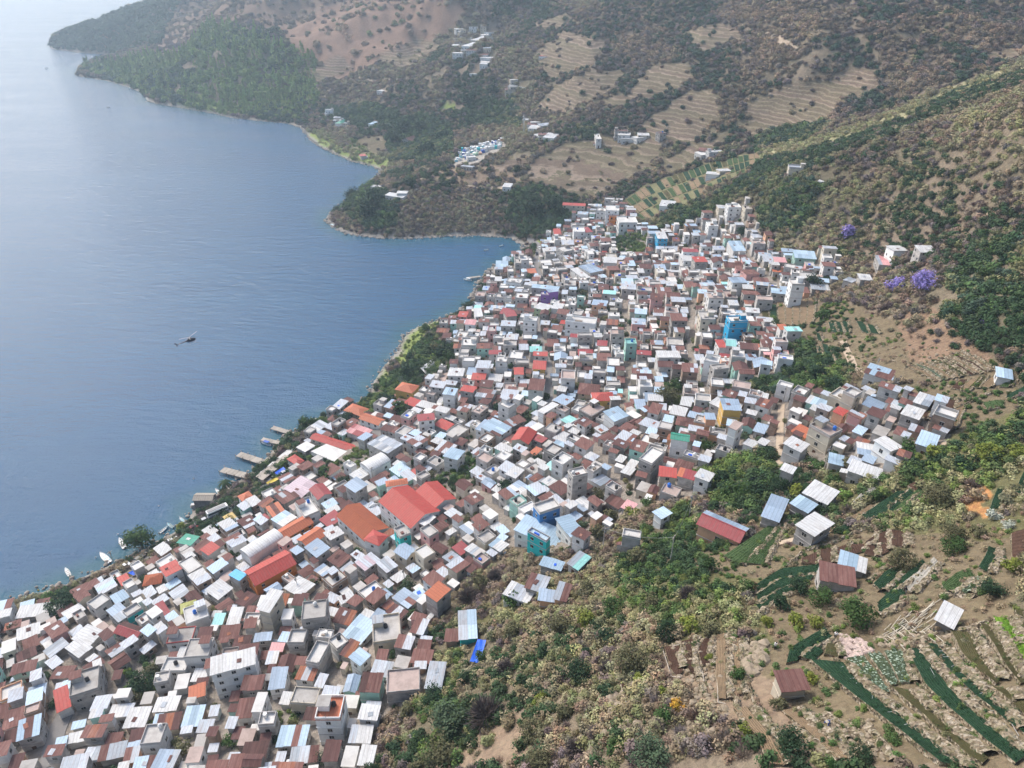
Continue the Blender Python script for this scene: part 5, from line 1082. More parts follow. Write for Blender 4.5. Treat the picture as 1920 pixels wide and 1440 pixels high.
FOREST = [[(150,128),(260,178),(330,196),(420,214),(560,225),(600,190),(590,110),(520,75),(440,50),(395,45),(335,110),(270,108)], [(725,260),(745,225),(800,215),(850,240),(850,285),(800,305),(735,305)],
 [(640,360),(700,340),(745,380),(745,425),(690,430),(650,400)], [(960,360),(1010,350),(1080,400),(1060,445),(985,440),(950,400)], [(1420,340),(1470,330),(1560,345),(1500,440),(1430,430)], [(1215,430),(1260,392),(1320,378),(1420,320),(1560,280),(1560,310),(1430,360),(1330,400),(1250,432)],
 [(1330,740),(1400,730),(1460,745),(1540,735),(1600,750),(1590,650),(1480,640)], [(1340,870),(1440,850),(1500,900),(1430,960),(1340,950)], [(1760,560),(1800,500),(1920,440),(1920,660),(1840,640),(1770,610)],
 [(780,640),(850,650),(855,690),(790,710),(730,790),(690,780),(720,740)], [(1000,350),(1090,390),(1070,430)], [(1420,250),(1560,230),(1500,275),(1420,285)], [(870,190),(960,180),(980,240),(880,235)], [(1235,715),(1285,715),(1290,770),(1235,775)], [(600,205),(700,195),(780,225),(740,250),(640,235)]]
FARCAPE = [[(97,95),(100,80),(130,52),(200,28),(300,0),(340,0),(300,80),(240,100),(212,100)]]
DARKG = [[(1040,20),(1500,0),(1920,0),(1920,110),(1700,190),(1450,270),(1300,280),(1150,240),(1040,150)]]
OLIVE = [[(1440,450),(1560,360),(1920,160),(1920,300),(1700,420),(1560,480),(1450,480)], [(960,1110),(1300,1000),(1440,1100),(1430,1200),(1240,1200),(1180,1440),(820,1440),(850,1250)]]
LUSH = [[(1160,1040),(1300,960),(1420,1060),(1380,1190),(1240,1190),(1160,1120)], [(1500,830),(1700,860),(1920,750),(1920,960),(1820,900),(1700,940),(1560,960)], [(1700,1000),(1920,960),(1920,1140),(1760,1100)], [(780,1240),(860,1200),(880,1440),(780,1440)], [(1620,960),(1800,900),(1800,1060),(1660,1060)]]
def in_any(u, v, polys):
    r = np.zeros(u.shape, bool)
    for p in polys: r |= in_poly(u, v, p)
    return r
# tint palette
PAL = np.array([(0.042,0.075,0.032), (0.078,0.125,0.040), (0.140,0.190,0.050), (0.270,0.240,0.140), (0.200,0.150,0.110), (0.290,0.215,0.140), (0.180,0.145,0.132), (0.300,0.285,0.140), (0.175,0.175,0.082), (0.055,0.090,0.058)])
#  0 dark green 1 green 2 light green 3 olive straw 4 brown 5 tan 6 mauve grey 7 pale yellow green 8 olive 9 bluish green
def scatter():
    rng = np.random.default_rng(4); out = []
    tiers = [(60, 150, 1.35), (150, 260, 1.65), (260, 600, 2.2), (600, 1100, 3.1), (1100, 2300, 5.2)]
    for r0, r1, s in tiers:
        n = int(math.radians(100) * (r1 * r1 - r0 * r0) / 2 / (s * s)); r = np.sqrt(rng.uniform(r0 * r0, r1 * r1, n)); a = np.radians(rng.uniform(-50, 50, n)); x, y = r * np.sin(a), r * np.cos(a)
        z = hq(x, y) if r1 < 550 else height(x, y); u, v, fw = proj(x, y, z)
        k = (u > -120) & (u < 2040) & (v > -60) & (v < 1600) & (z > .5) & ~in_poly(x, y, LAKE); x, y, z, u, v, fw = [q[k] for q in (x, y, z, u, v, fw)]
        out.append(np.stack([x, y, z, u, v, fw, np.full(len(x), s)], 1))
    P = np.concatenate(out); x, y, z, u, v, fw, s = P.T; n = len(P)
    jx = (fbm(x / 9, y / 9, 31, 3) - .5) * 14 * 400 / fw; uj, vj = u + jx, v + (fbm(x / 9, y / 9, 41, 3) - .5) * 9 * 400 / fw
    rnd = rng.uniform(0, 1, n); cl = fbm(x / (18 + fw * .03), y / (18 + fw * .03), 61, 3); c2 = fbm(x / (60 + fw * .05), y / (60 + fw * .05), 71, 3)
    den = np.full(n, 1.0); idx = np.zeros(n, int); sel = rng.uniform(0, 1, n) + (cl - .5) * 2.0
    def pick(mask, table):   # table: cumulative (limit, tint)
        t = np.clip(sel, 0, .9999); o = np.zeros(n, int)
        for lim, c in reversed(table): o[t < lim] = c
        idx[mask] = o[mask]
    al = np.ones(n, bool)
    pick(al, [(.10, 0), (.18, 8), (.44, 6), (.74, 4), (.92, 5), (1.1, 3)])
    m = in_any(uj, vj, FARBARE); pick(m, [(.3, 6), (.7, 4), (1.1, 5)]); den[m] = .22
    m = in_any(uj, vj, REDS); pick(m, [(.15, 8), (.6, 4), (1.1, 5)]); den[m] = .10
    m = in_any(uj, vj, DARKG); pick(m, [(.13, 9), (.24, 0), (.56, 6), (.85, 4), (1.1, 5)]); den[m] = .9
    m = in_any(uj, vj, OLIVE); pick(m, [(.10, 0), (.28, 8), (.62, 3), (.72, 6), (.95, 5), (1.1, 7)])
    m = in_any(uj, vj, LUSH); pick(m, [(.14, 0), (.42, 1), (.62, 2), (.82, 8), (1.1, 7)]); den[m] = .9
    m = in_any(uj, vj, TERR); den[m] = .035
    m = in_any(uj, vj, MEADOW); pick(m, [(.5, 2), (1.1, 7)]); den[m] = .3
    m = in_any(uj, vj, [GREENBAND]); den[m] = .02
    m = in_any(uj, vj, FIELDS); pick(m, [(.3, 1), (.5, 2), (.8, 3), (1.1, 5)]); den[m] = .55; fsc = m.copy()
    m = in_any(uj, vj, BARE) | in_any(uj, vj, DRYFIELD); den[m] = .25
    m = in_poly(u, v, CEM) & (fw > 500); den[m] = 0
    m = in_any(uj, vj, FOREST); pick(m, [(.5, 0), (.7, 1), (.9, 9), (1.1, 8)]); den[m] = 1
    fm = in_poly(uj, vj, FOREST[0]); den[fm] = .72; pick(fm, [(.1, 9), (.35, 1), (1.0, 2), (1.1, 7)])
    m = in_any(uj, vj, MEADOW[:3]); pick(m, [(.6, 2), (1.1, 7)]); den[m] = .8; fsc |= m
    m = in_any(uj, vj, FARCAPE); pick(m, [(.6, 9), (.9, 0), (1.1, 6)]); den[m] = 1
    dr = dist_poly(uj, vj, RIDGE); dr = dist_poly(u + (uj - u) * .4, v, RIDGE); m = (dr < 10) & (fw > 350); idx[m] = np.where(rnd[m] < .6, 7, 3); den[m] = .4
    m = (dr >= 10) & (dr < 34) & (fw > 350) & (vj > np.interp(uj, [p[0] for p in RIDGE][::-1], [p[1] for p in RIDGE][::-1])); idx[m & (rnd < .6)] = 0
    m = in_poly(uj, vj, VILL_PX) & (fw < 700) & ~in_any(u, v, NOFILL); den[m] = .10; idx[m & (rnd < .6)] = 0; idx[m & (rnd >= .6)] = 8
    m = in_any(u, v, NOFILL[:-1]); idx[m] = np.where(sel[m] < .4, 0, np.where(sel[m] < .75, 1, 2)); den[m] = .8
    gap = c2 < .36
    den = np.where(gap & (den > .5) & (idx != 0) & (idx != 9), den * .7, den)
    ds = dist_poly(x, y, SHORE); den = np.where(ds < 4, den * .25, den)
    den[in_poly(u, v, [(874,1246),(902,1252),(918,1196),(890,1192)])] = 0
    keep = (rng.uniform(0, 1, n) < den) & ~((np.abs(x) < 399) & (y < 1499) & occ_get(x, y))
    x, y, z, u, v, fw, s, idx, rnd, fsc, m_for = [q[keep] for q in (x, y, z, u, v, fw, s, idx, rnd, fsc, in_any(uj, vj, FOREST) | in_any(uj, vj, FARCAPE))]
    n = len(x); tint = PAL[idx] * rng.uniform(.72, 1.38, (n, 1)) * rng.uniform(.92, 1.08, (n, 3))
    sc = s * rng.uniform(.6, 1.5, n) * np.where(m_for, 1.15, 1.0) * np.where(idx <= 1, 1.12, 1.0) * np.where(fsc, .5, 1.0)
    pr = rng.integers(0, 3, n); tw = ((idx == 6) | (idx == 4)) & (rng.uniform(0, 1, n) < .5); pr[tw] = rng.integers(3, 5, tw.sum())
    lo = (idx == 3) | (idx == 5) | (idx == 7); q = lo & (rng.uniform(0, 1, n) < .5); pr[q] = np.where(rng.uniform(0, 1, q.sum()) < .6, 5, 7)
    q = (idx == 2) & (u < 620) & (v < 240); tint[q] *= 1.25; q &= rng.uniform(0, 1, n) < .4; pr[q] = 6
    vf = in_poly(u, v, VILL_PX) & (fw < 700); sc[vf] *= .8
    return x, y, z - .12 * sc, sc, tint, pr, rng.uniform(0, 6.28, n)
x, y, z, sc, tint, pr, rot = scatter()
# weeds and dry tufts along the stone banks
rg = np.random.default_rng(8); bp = np.array(BANKP); bp = np.repeat(bp, 3, 0); bp = bp[rg.uniform(0, 1, len(bp)) < .2]; nb = len(bp)
x = np.r_[x, bp[:, 0] + rg.normal(0, .5, nb)]; y = np.r_[y, bp[:, 1] + rg.normal(0, .5, nb)]; z = np.r_[z, bp[:, 2] - .25]; sc = np.r_[sc, rg.uniform(.2, .62, nb)]
tint = np.vstack([tint, PAL[rg.choice([0, 1, 2, 3, 5, 5, 8, 3], nb)] * rg.uniform(.8, 1.3, (nb, 1))]); pr = np.r_[pr, rg.choice([0, 1, 5, 5, 7], nb)]; rot = np.r_[rot, rg.uniform(0, 6, nb)]
cq = np.array([c[:3] for c in CROPP]); nc_ = len(cq); CT = dict(crop_dark=(.030, .078, .036), crop_green=(.075, .125, .045), crop_bright=(.13, .25, .035), crop_cabbage=(.26, .34, .25), crop_olive=(.09, .12, .045))
x = np.r_[x, cq[:, 0]]; y = np.r_[y, cq[:, 1]]; z = np.r_[z, cq[:, 2]]; sc = np.r_[sc, rg.uniform(.16, .32, nc_)]; tint = np.vstack([tint, np.array([CT[c[3]] for c in CROPP]) * rg.uniform(.7, 1.3, (nc_, 1))]); pr = np.r_[pr, rg.choice([5, 7], nc_)]; rot = np.r_[rot, rg.uniform(0, 6, nc_)]
print('scrub', len(x))

me = bpy.data.meshes.new('hillside_scrub'); me.vertices.add(len(x)); me.vertices.foreach_set('co', np.stack([x, y, z], 1).astype(np.float32).ravel())
for nm, ty, arr in (('sc', 'FLOAT', sc), ('rot', 'FLOAT', rot)): a = me.attributes.new(nm, ty, 'POINT'); a.data.foreach_set('value', arr.astype(np.float32))
a = me.attributes.new('pick', 'INT', 'POINT'); a.data.foreach_set('value', pr.astype(np.int32))
a = me.attributes.new('tint', 'FLOAT_COLOR', 'POINT'); a.data.foreach_set('color', np.hstack([tint, np.ones((len(x), 1))]).astype(np.float32).ravel())
so = bpy.data.objects.new('hillside_scrub', me); COL.objects.link(so); tag(so, kind='stuff')
g = bpy.data.node_groups.new('scrub_points', 'GeometryNodeTree'); g.interface.new_socket('Geometry', in_out='INPUT', socket_type='NodeSocketGeometry'); g.interface.new_socket('Geometry', in_out='OUTPUT', socket_type='NodeSocketGeometry')
gi = g.nodes.new('NodeGroupInput'); go = g.nodes.new('NodeGroupOutput'); ci = g.nodes.new('GeometryNodeCollectionInfo'); ci.inputs['Collection'].default_value = PROTO_COL; ci.inputs['Separate Children'].default_value = True
ip = g.nodes.new('GeometryNodeInstanceOnPoints'); ip.inputs['Pick Instance'].default_value = True
def named(nm, ty):
    n_ = g.nodes.new('GeometryNodeInputNamedAttribute'); n_.data_type = ty; n_.inputs['Name'].default_value = nm; return n_.outputs[0]
cx = g.nodes.new('ShaderNodeCombineXYZ'); g.links.new(named('rot', 'FLOAT'), cx.inputs[2])
er = g.nodes.new('FunctionNodeEulerToRotation'); g.links.new(cx.outputs[0], er.inputs[0])
g.links.new(gi.outputs[0], ip.inputs['Points']); g.links.new(ci.outputs[0], ip.inputs['Instance']); g.links.new(named('pick', 'INT'), ip.inputs['Instance Index']); g.links.new(er.outputs[0], ip.inputs['Rotation']); g.links.new(named('sc', 'FLOAT'), ip.inputs['Scale']); g.links.new(ip.outputs[0], go.inputs[0])
md = so.modifiers.new('scatter', 'NODES'); md.node_group = g

# single trees, each its own thing
TKIND = dict(g=((0.050,0.092,0.026), 'green leafy tree'), d=((0.026,0.052,0.024), 'dark green dense tree'), o=((0.115,0.110,0.055), 'dull olive half-dry tree'), b=((0.125,0.100,0.092), 'bare greyish twiggy tree'), y=((0.165,0.190,0.035), 'yellow-green bushy tree'),
 j=((0.30,0.24,0.56), 'purple flowering jacaranda tree'), c=((0.022,0.042,0.024), 'dark rounded pine tree'), p=((0.045,0.075,0.03), 'palm with drooping fronds'), w=((0.42,0.44,0.36), 'pale whitish shrub'), a=((0.52,0.30,0.04), 'orange-yellow leafed shrub'), t=((0.26,0.21,0.12), 'tan dry bush'), s=((0.075,0.11,0.06), 'grey-green feathery tree'))
rt = random.Random(21); CROWN = {'leaf': [], 'twig': [], 'cone': [], 'big': []}
def cm(vf, key): me = bpy.data.meshes.new('crown'); me.from_pydata(vf[0], [], vf[1]); me.materials.append(MATS['tree_leaves']); me.update(); CROWN[key].append(me)
for k in range(5): cm(leaf_clump(rt, 620, .105, .95, 9), 'leaf')
for k in range(3): cm(leaf_clump(rt, 1500, .062, .95, 12), 'big')
for k in range(3): v1 = twig_clump(rt, 800, .95); cm(v1, 'twig')
_tr = []
for k in range(3):
    mb = MB(); mb.tube((0, 0, -.5), (.03, .02, .45), .085, .055, 6)
    for q in range(5): a = q * 1.26 + k; mb.tube((.03, .02, .35), (.42 * math.cos(a), .42 * math.sin(a), .55 + .1 * q), .04, .015, 5)
    me = bpy.data.meshes.new('trunk'); me.from_pydata(mb.v, [], mb.f); me.materials.append(MATS['bark']); me.update(); _tr.append(me)
def palm_crown():
    vs, fs = [], []
    for k in range(13):
        a = k * 6.283 / 13 + rt.uniform(-.15, .15); up = rt.uniform(.2, .9); d = Vector((math.cos(a), math.sin(a), 0)); sd = Vector((-d.y, d.x, 0)); prev = None
        for i in range(7):
            t = i / 6; p = d * t * 1.05 + Vector((0, 0, 1.25 + up * t * .5 - t * t * .9)); w = .13 * math.sin(math.pi * min(1, t * .93 + .05)); o = len(vs); vs += [tuple(p - sd * w - Vector((0, 0, w * .5))), tuple(p), tuple(p + sd * w - Vector((0, 0, w * .5)))]
            if i: fs += [(o - 3, o, o + 1, o - 2), (o - 2, o + 1, o + 2, o - 1)]
    me = bpy.data.meshes.new('crown'); me.from_pydata(vs, [], fs); me.materials.append(MATS['tree_leaves']); me.update(); return me
PALM = palm_crown(); TREES = []
def tree(x, y, r, kind, name='tree', cat='tree', hs=1.0, desc=None, group='trees of the village and slopes', bigm=False):
    z = float(hq(np.array([x]), np.array([y]))[0]) if (abs(x) < 400 and 10 < y < 995) else H(x, y)
    root = empty(name, (x, y, max(z, .1)), rt.uniform(0, 6.28)); hs *= rt.uniform(.9, 1.2)
    tk = rt.choice(_tr); tr = inst('trunk', tk, root, (0, 0, 0), 0, (r, r, r * hs * (1.6 if kind in 'pc' else 1)))
    if kind == 'p': c = inst('crown', PALM, root, (0, 0, r * .2), 0, (r, r, r))
    else:
        key = 'twig' if kind == 'b' else ('big' if bigm else 'leaf'); c = inst('crown', rt.choice(CROWN[key]), root, (0, 0, r * (.55 if kind == 'c' else .18)), rt.uniform(0, 6), (r * 1.05, r * 1.05, r * hs * .95))
    col = TKIND[kind][0]; f = rt.uniform(.85, 1.2); c.color = (col[0] * f, col[1] * f, col[2] * f, 1)
    u, v, _ = proj(x, y, z + r); tag(root, None, cat, group); TREES.append((root, float(u), float(v), desc or (('big ' if r > 5 else ('small ' if r < 1.8 else '')) + TKIND[kind][1])))
    return root
TL = """268 1010 32 g|120 1130 30 d|208 1098 20 d|577 793 17 g|609 778 10 d|655 783 18 d|640 788 14 d|341 990 13 y|470 950 16 g|512 943 11 g|611 888 18 g|730 755 22 d|752 765 18 g|712 765 16 g|765 700 18 d|830 660 20 d|845 672 16 g|800 615 12 g|880 575 14 d|950 913 17 d|1250 745 25 o|1264 728 18 g|935 765 15 d|820 655 14 o
1541 590 18 g|1520 535 17 c|1390 435 14 d|1588 437 20 j|1678 535 19 j|1730 532 24 j|1835 605 8 j|1612 440 12 o|1350 900 22 d|1385 915 25 g|1420 922 22 d|1455 910 25 d|1490 920 18 y|1440 850 15 d|1365 925 22 g|1400 880 16 o|1497 1098 24 d|1534 1119 25 g|1601 1150 38 g|1461 1131 20 d|1488 1165 20 y|1528 1165 17 y|1436 1165 14 y|1380 1263 18 g|1522 1272 15 y|1458 1318 19 o
1390 1373 20 y|1476 1397 38 d|1610 1415 26 d|1555 1428 16 g|1675 1385 16 g|1855 1104 26 d|1895 1061 22 y|1782 1024 25 g|1687 1052 28 o|956 1125 20 g|1136 1196 20 d|1099 1223 13 d|1084 1260 30 d|1136 1293 21 d|1185 1238 38 o|1196 1272 14 y|840 1351 42 s|913 1330 38 b|815 1300 24 d|830 1406 38 o|1002 1367 30 o|953 1351 20 t|1218 1412 42 s|1270 1324 18 a|1243 1296 12 y|1240 1345 22 g
1328 1232 11 y|1014 1428 32 o|1163 1013 10 y|1231 1012 14 g|1170 1061 12 d|1160 1082 11 d|1328 1061 18 g|1197 1046 22 o|270 1280 26 d|285 1255 18 o|255 1310 18 o|560 1330 12 d|588 1092 12 g|775 1158 16 g|620 1415 24 d|430 1390 16 g|455 1390 14 g|30 1175 13 d|10 1420 18 g|290 1380 16 o|430 985 20 g|400 992 16 d|700 1440 20 d|1700 840 22 g|1750 850 18 y|1800 870 22 d|1850 850 25 y|1900 850 22 y|1750 930 28 o|1780 1000 24 o|1860 965 16 w|1885 985 14 w|1830 1000 18 o
700 375 22 d|690 395 20 d|660 365 14 d|735 405 14 g|770 345 14 d|1000 395 20 d|1030 385 18 d|1050 400 12 d|968 320 10 d|760 240 14 d|790 240 16 d|740 265 16 d|800 280 18 d|830 255 15 d|880 188 15 d|925 175 14 d|425 912 14 p|440 1040 12 g|1410 620 10 d|1485 700 16 d|1530 700 18 d|1560 720 16 d|1500 660 12 g|1590 870 16 o|1560 900 18 g|1640 930 16 g|1235 900 0 o|1400 1100 16 g|880 1115 24 b|900 1090 20 o|930 1075 18 b|1130 955 16 b|1185 960 18 y|1210 945 14 g|1120 1000 14 o|1100 1100 20 o|1050 1170 24 o|1100 1160 22 y|1150 1140 24 g|1220 1130 22 o|1290 1110 20 b|1000 1210 22 t|1030 1260 20 t|960 1180 18 o|950 1250 22 b|1250 1185 24 d|1290 1170 22 y|1330 1180 20 o|1060 1330 22 o|1100 1360 18 t|1080 1400 24 b|1150 1400 22 g|1290 1400 18 b|900 1230 14 g|870 1270 16 d|760 1330 18 o|740 1400 20 d|780 1440 20 o|1180 1330 18 t|1140 1250 20 b|980 1300 18 t|1010 1310 18 y"""
for q in TL.replace('\n', '|').split('|'):
    u, v, r, k = q.split(); u, v, r = float(u), float(v), float(r)
    if r <= 0: continue
    p = hit(u, v + r * .55); dpt = depth_at(*p); rr = r * dpt / F
    if k == 'p': rr *= 1.1
    tree(p[0], p[1], rr, k, {'p': 'palm_tree', 'c': 'pine_tree', 'j': 'jacaranda_tree'}.get(k, 'bush' if k in 'wt' else 'tree'), 'bush' if k in 'wt' else 'tree', bigm=r > 22)
# garden trees in the gaps between the houses
for x, y, r_ in GARD: tree(x, y, r_, rf_.choice('ddggoso'), desc=rf_.choice(['bushy garden tree between roofs', 'rounded yard tree between walls', 'leafy tree in a small courtyard']), group='garden trees between the houses')
cnt = 0
for k in rf_.sample(range(len(ok_x)), 9000):
    x, y = ok_x[k], ok_y[k]
    if occ_get(np.array([x + a for a in (-1, 0, 1) for b_ in (-1, 0, 1)]), np.array([y + b_ for a in (-1, 0, 1) for b_ in (-1, 0, 1)])).any(): continue
    u, v, fw = proj(x, y, H(x, y))
    if not (0 < u < 1920 and v < 1440): continue
    tree(float(x), float(y), rf_.uniform(1.1, 2.4), rf_.choice('ddggoo'), desc=rf_.choice(['little garden tree in a gap between houses', 'small tree growing in a yard']), group='garden trees between the houses'); occ_mark([x + a for a in (-2, 0, 2)] * 3, [y + b_ for b_ in (-2, 0, 2) for a in (0, 1, 2)]); cnt += 1
    if cnt > 70: break
give_labels(TREES)
# ------------------------------------------------------------------ rocks
def rock(rnd, r=1.0):
    t = (1 + 5 ** .5) / 2; v = [(-1,t,0),(1,t,0),(-1,-t,0),(1,-t,0),(0,-1,t),(0,1,t),(0,-1,-t),(0,1,-t),(t,0,-1),(t,0,1),(-t,0,-1),(-t,0,1)]
    f = [(0,11,5),(0,5,1),(0,1,7),(0,7,10),(0,10,11),(1,5,9),(5,11,4),(11,10,2),(10,7,6),(7,1,8),(3,9,4),(3,4,2),(3,2,6),(3,6,8),(3,8,9),(4,9,5),(2,4,11),(6,2,10),(8,6,7),(9,8,1)]
    return [(a * r * rnd.uniform(.38, .6), b_ * r * rnd.uniform(.38, .6), c * r * rnd.uniform(.28, .45)) for a, b_, c in v], f
rk = random.Random(17)
def rock_field(name, pts, mat):
    mb = MB()
    for x, y, z, r in pts:
        v, f = rock(rk, r); mb.add(([(a + x, b_ + y, c + z) for a, b_, c in v], f))
    tag(mb.build(name, mat), kind='stuff')
pts = []
for (a, b_), n in zip(zip(SHORE[2:-8], SHORE[3:-7]), range(999)):
    L = math.dist(a, b_)
    if a[1] > 1100: continue
    for q in range(int(L * 1.1)):
        t = rk.random(); x, y = a[0] + (b_[0] - a[0]) * t + rk.gauss(0, 1.1), a[1] + (b_[1] - a[1]) * t + rk.gauss(0, 1.1); pts.append((x, y, max(-.2, H(x, y)) if False else rk.uniform(-.1, .5), rk.uniform(.3, 1.0) * (1.5 if y > 400 else 1)))
rock_field('shore_rocks', pts, 'stone')
pts = []
def px_rocks(poly, n, r0, r1, jz=0.1):
    us = [p[0] for p in poly]; vs = [p[1] for p in poly]; k = 0
    while k < n:
        u, v = rk.uniform(min(us), max(us)), rk.uniform(min(vs), max(vs))
        if in_poly(np.array([u]), np.array([v]), poly)[0]: p = hit(u, v); pts.append((p[0], p[1], p[2] + jz + rk.random() * .2, rk.uniform(r0, r1))); k += 1
px_rocks([R2(705,630), R2(840,650), R2(905,720), R2(830,770), R2(730,780)], 260, .18, .6)
rock_field('rubble_heap', pts, 'slab_pink'); pts = []
px_rocks([R2(110,720), R2(240,680), R2(260,800), R2(160,880), R2(100,940)], 60, .5, 1.5); px_rocks([R2(400,1150), R2(900,1150), R2(1000,1400), R2(500,1400)], 330, .12, .5); px_rocks([R1(1430,650), R1(1850,620), R1(1850,1300), R1(1450,1100)], 330, .15, .7)
px_rocks([R2(900,650), R2(1300,590), R2(1400,640), R2(1200,700), R2(950,700)], 180, .2, .7); px_rocks([(1000,1040),(1080,1000),(1180,1020),(1130,1075),(1020,1080)], 120, .25, .9); px_rocks([R1(1060,980), R1(1250,930), R1(1320,1200), R1(1080,1250)], 90, .3, 1.2)
px_rocks([(1400,560),(1900,680),(1900,760),(1560,720)], 200, .2, .7)
rock_field('field_stones', pts, 'stone_tan')

# ------------------------------------------------------------------ boats
def loft(secs):
    n = len(secs[0]); v = [p for s in secs for p in s]; f = []
    for i in range(len(secs) - 1):
        for j in range(n - 1): f.append((i * n + j, i * n + j + 1, (i + 1) * n + j + 1, (i + 1) * n + j))
    return v, f
def boat(x, y, rz, L, hull, label, canopy=None, inner='paint_white', motor=True, z=0.0):
    root = empty('boat', (x, y, z), rz); w = L * .26; secs = []; deck = []
    for t in (0, .15, .35, .6, .8, .93, 1.0):
        b_ = w / 2 * (1 if t < .55 else max(.02, 1 - ((t - .55) / .45) ** 2)) * (.86 + .14 * min(1, t * 4)); zz = .55 + .35 * t * t; X = -L / 2 + L * t
        secs.append([(X, -b_, zz), (X, -b_ * .8, .05), (X, 0, -.12), (X, b_ * .8, .05), (X, b_, zz)]); deck.append([(X, -b_ * .86, zz - .22), (X, b_ * .86, zz - .22)])
    v, f = loft(secs); f.append((0, 4, 3, 2, 1)); link_mesh('hull', v, [q[::-1] for q in f], hull, root)
    v, f = loft(deck); link_mesh('deck', v, f, inner, root)
    rim = MB()
    for s_ in (0, 4):
        for a, b_ in zip(secs[:-1], secs[1:]): rim.tube(a[s_], b_[s_], .05, n=4)
    rim.build('gunwale', 'paint_white', root)
    for k, X in enumerate((-.28, -.08, .12)):
        m2 = MB(); m2.box(L * X - .16, L * X + .16, -w * .4, w * .4, .46, .54); m2.build('bench', 'timber_pale' if hull != 'paint_white' else 'paint_aqua', root)
    if motor: m2 = MB(); m2.box(-L / 2 - .45, -L / 2 - .08, -.18, .18, .45, 1.0); m2.box(-L / 2 - .3, -L / 2 - .15, -.07, .07, -.4, .45); m2.build('outboard_motor', 'paint_dark', root)
    if canopy:
        m2 = MB(); m2.box(-L * .3, L * .16, -w * .46, w * .46, 1.75, 1.82); m2.build('canopy', canopy, root); m2 = MB()
        for a in (-.28, .14):
            for b_ in (-.42, .42): m2.tube((L * a, w * b_, .5), (L * a, w * b_, 1.76), .03, n=4)
        m2.build('canopy_post', 'steel', root)
    tag(root, label, 'boat', 'boats along the shore'); return root
def boat_px(u0, v0, u1, v1, hull, label, **k):
    a, b_ = W(u0, v0, .3), W(u1, v1, .3); L = min(9.5, max(4.0, math.dist(a, b_))); return boat((a[0] + b_[0]) / 2, (a[1] + b_[1]) / 2, math.atan2(b_[1] - a[1], b_[0] - a[0]), L, hull, label, **k)
boat_px(131,1080,123,1066,'paint_palegreen','pale green open boat nearest the lower left corner of the lake')
boat_px(206,1055,188,1037,'paint_white','long white launch with dark outboard, moored off the lakeside road',canopy=None)
boat_px(234,1028,224,1010,'paint_silver','silver grey launch with benches beside the big lakeside tree')
boat_px(325,990,314,982,'paint_turquoise','turquoise boat pulled up by the shore above the road',inner='paint_aqua')
boat_px(302,998,312,990,'paint_aqua','pale boat on the strand beside the turquoise boat'); boat_px(345,978,338,972,'paint_white','small white boat on the shore left of the boathouse',motor=False)
boat_px(418,929,404,918,'paint_white','white launch half hidden under the palm near the piers'); boat_px(394,950,378,945,'paint_white','covered white boat in front of the thatched boathouse',canopy='roof_white')
boat_px(509,835,489,829,'paint_white','white ferry boat with blue canopy tied to the middle jetty',canopy='paint_blue'); boat_px(885,526,869,524,'paint_white','white launch with canopy at the far stub jetty',canopy='paint_white')
boat_px(915,468,907,470,'paint_white','tiny white boat crossing the bay, nearer the village'); boat_px(943,460,936,462,'paint_white','tiny white boat close under the bare peninsula')
boat_px(64,1117,64,1127,'paint_turquoise','narrow turquoise boat at the left edge shore'); boat_px(90,127,84,128,'paint_white','distant white speck of a boat off the wooded cape'); boat_px(206,201,200,202,'paint_dark','distant dark boat off the long shore')
boat_px(240,166,248,163,'paint_white','white boat beached on the far stony shore'); boat_px(47,1121,49,1128,'paint_white','small white boat ashore left of the turquoise boat'); boat_px(618,420,630,424,'paint_white','white boat at the rocky tip of the peninsula')
for u, v, c in [(221,1002,'white'),(180,1046,'white'),(298,949,'white'),(363,898,'white'),(72,1107,'yellow')]:
    x, y = W(u, v, 0); mb = MB(); mb.tube((0, 0, -.15), (0, 0, .3), .32, .28, 8); mb.tube((0, 0, .3), (0, 0, .55), .28, .08, 8); o = mb.build('mooring_buoy', 'paint_' + c); o.location = (x, y, 0)
    tag(o, {221: 'white mooring buoy just off the silver launch', 180: 'white mooring buoy left of the long white launch', 298: 'white buoy alone off the boathouse shore', 363: 'white buoy out beyond the boathouse', 72: 'yellow buoy near the left edge shore'}[u], 'buoy', 'mooring buoys')

# ------------------------------------------------------------------ piers
def pier(u0, v0, u1, v1, width, label, rail=True, z=1.6):
    a, b_ = W(u0, v0, z), W(u1, v1, z); L = math.dist(a, b_); rz = math.atan2(b_[1] - a[1], b_[0] - a[0]); root = empty('pier', (a[0], a[1], 0), rz); n = max(4, int(L / 1.9))
    for k in range(n):
        x0 = L * k / n; mb = MB(); mb.box(x0 + .07, x0 + L / n - .07, -width / 2, width / 2, z - .14, z + rk.uniform(0, .06)); o = mb.build('deck_panel', 'timber_pale', root)
    mb = MB(); mb.box(0, L, -width / 2 + .1, -width / 2 + .3, z - .42, z - .15); mb.box(0, L, width / 2 - .3, width / 2 - .1, z - .42, z - .15); mb.build('bearer', 'timber', root)
    pm = None
    for k in range(n // 2 + 1):
        for s_ in (-1, 1):
            if pm is None: mb = MB(); mb.tube((0, 0, -5), (0, 0, z + (.85 if rail else .2)), .14, n=6); o = mb.build('post', 'timber', root); pm = o.data; o.location = (0, -width / 2, 0)
            else: inst('post', pm, root, (min(L, L * 2 * k / n), s_ * (width / 2 + .02), 0))
    tag(root, label, 'pier', 'piers and jetties'); return root
pier(416,880,487,898,3.5,'lower long planked pier with side posts'); pier(447,851,508,871,3.5,'upper long planked pier with side posts'); pier(510,801,543,811,2.6,'small stub jetty highest of the town shore',False); pier(491,823,532,832,2.4,'narrow pinkish jetty with a ferry boat alongside',False); pier(876,521,901,518,2.2,'short far jetty under the upper village',False)
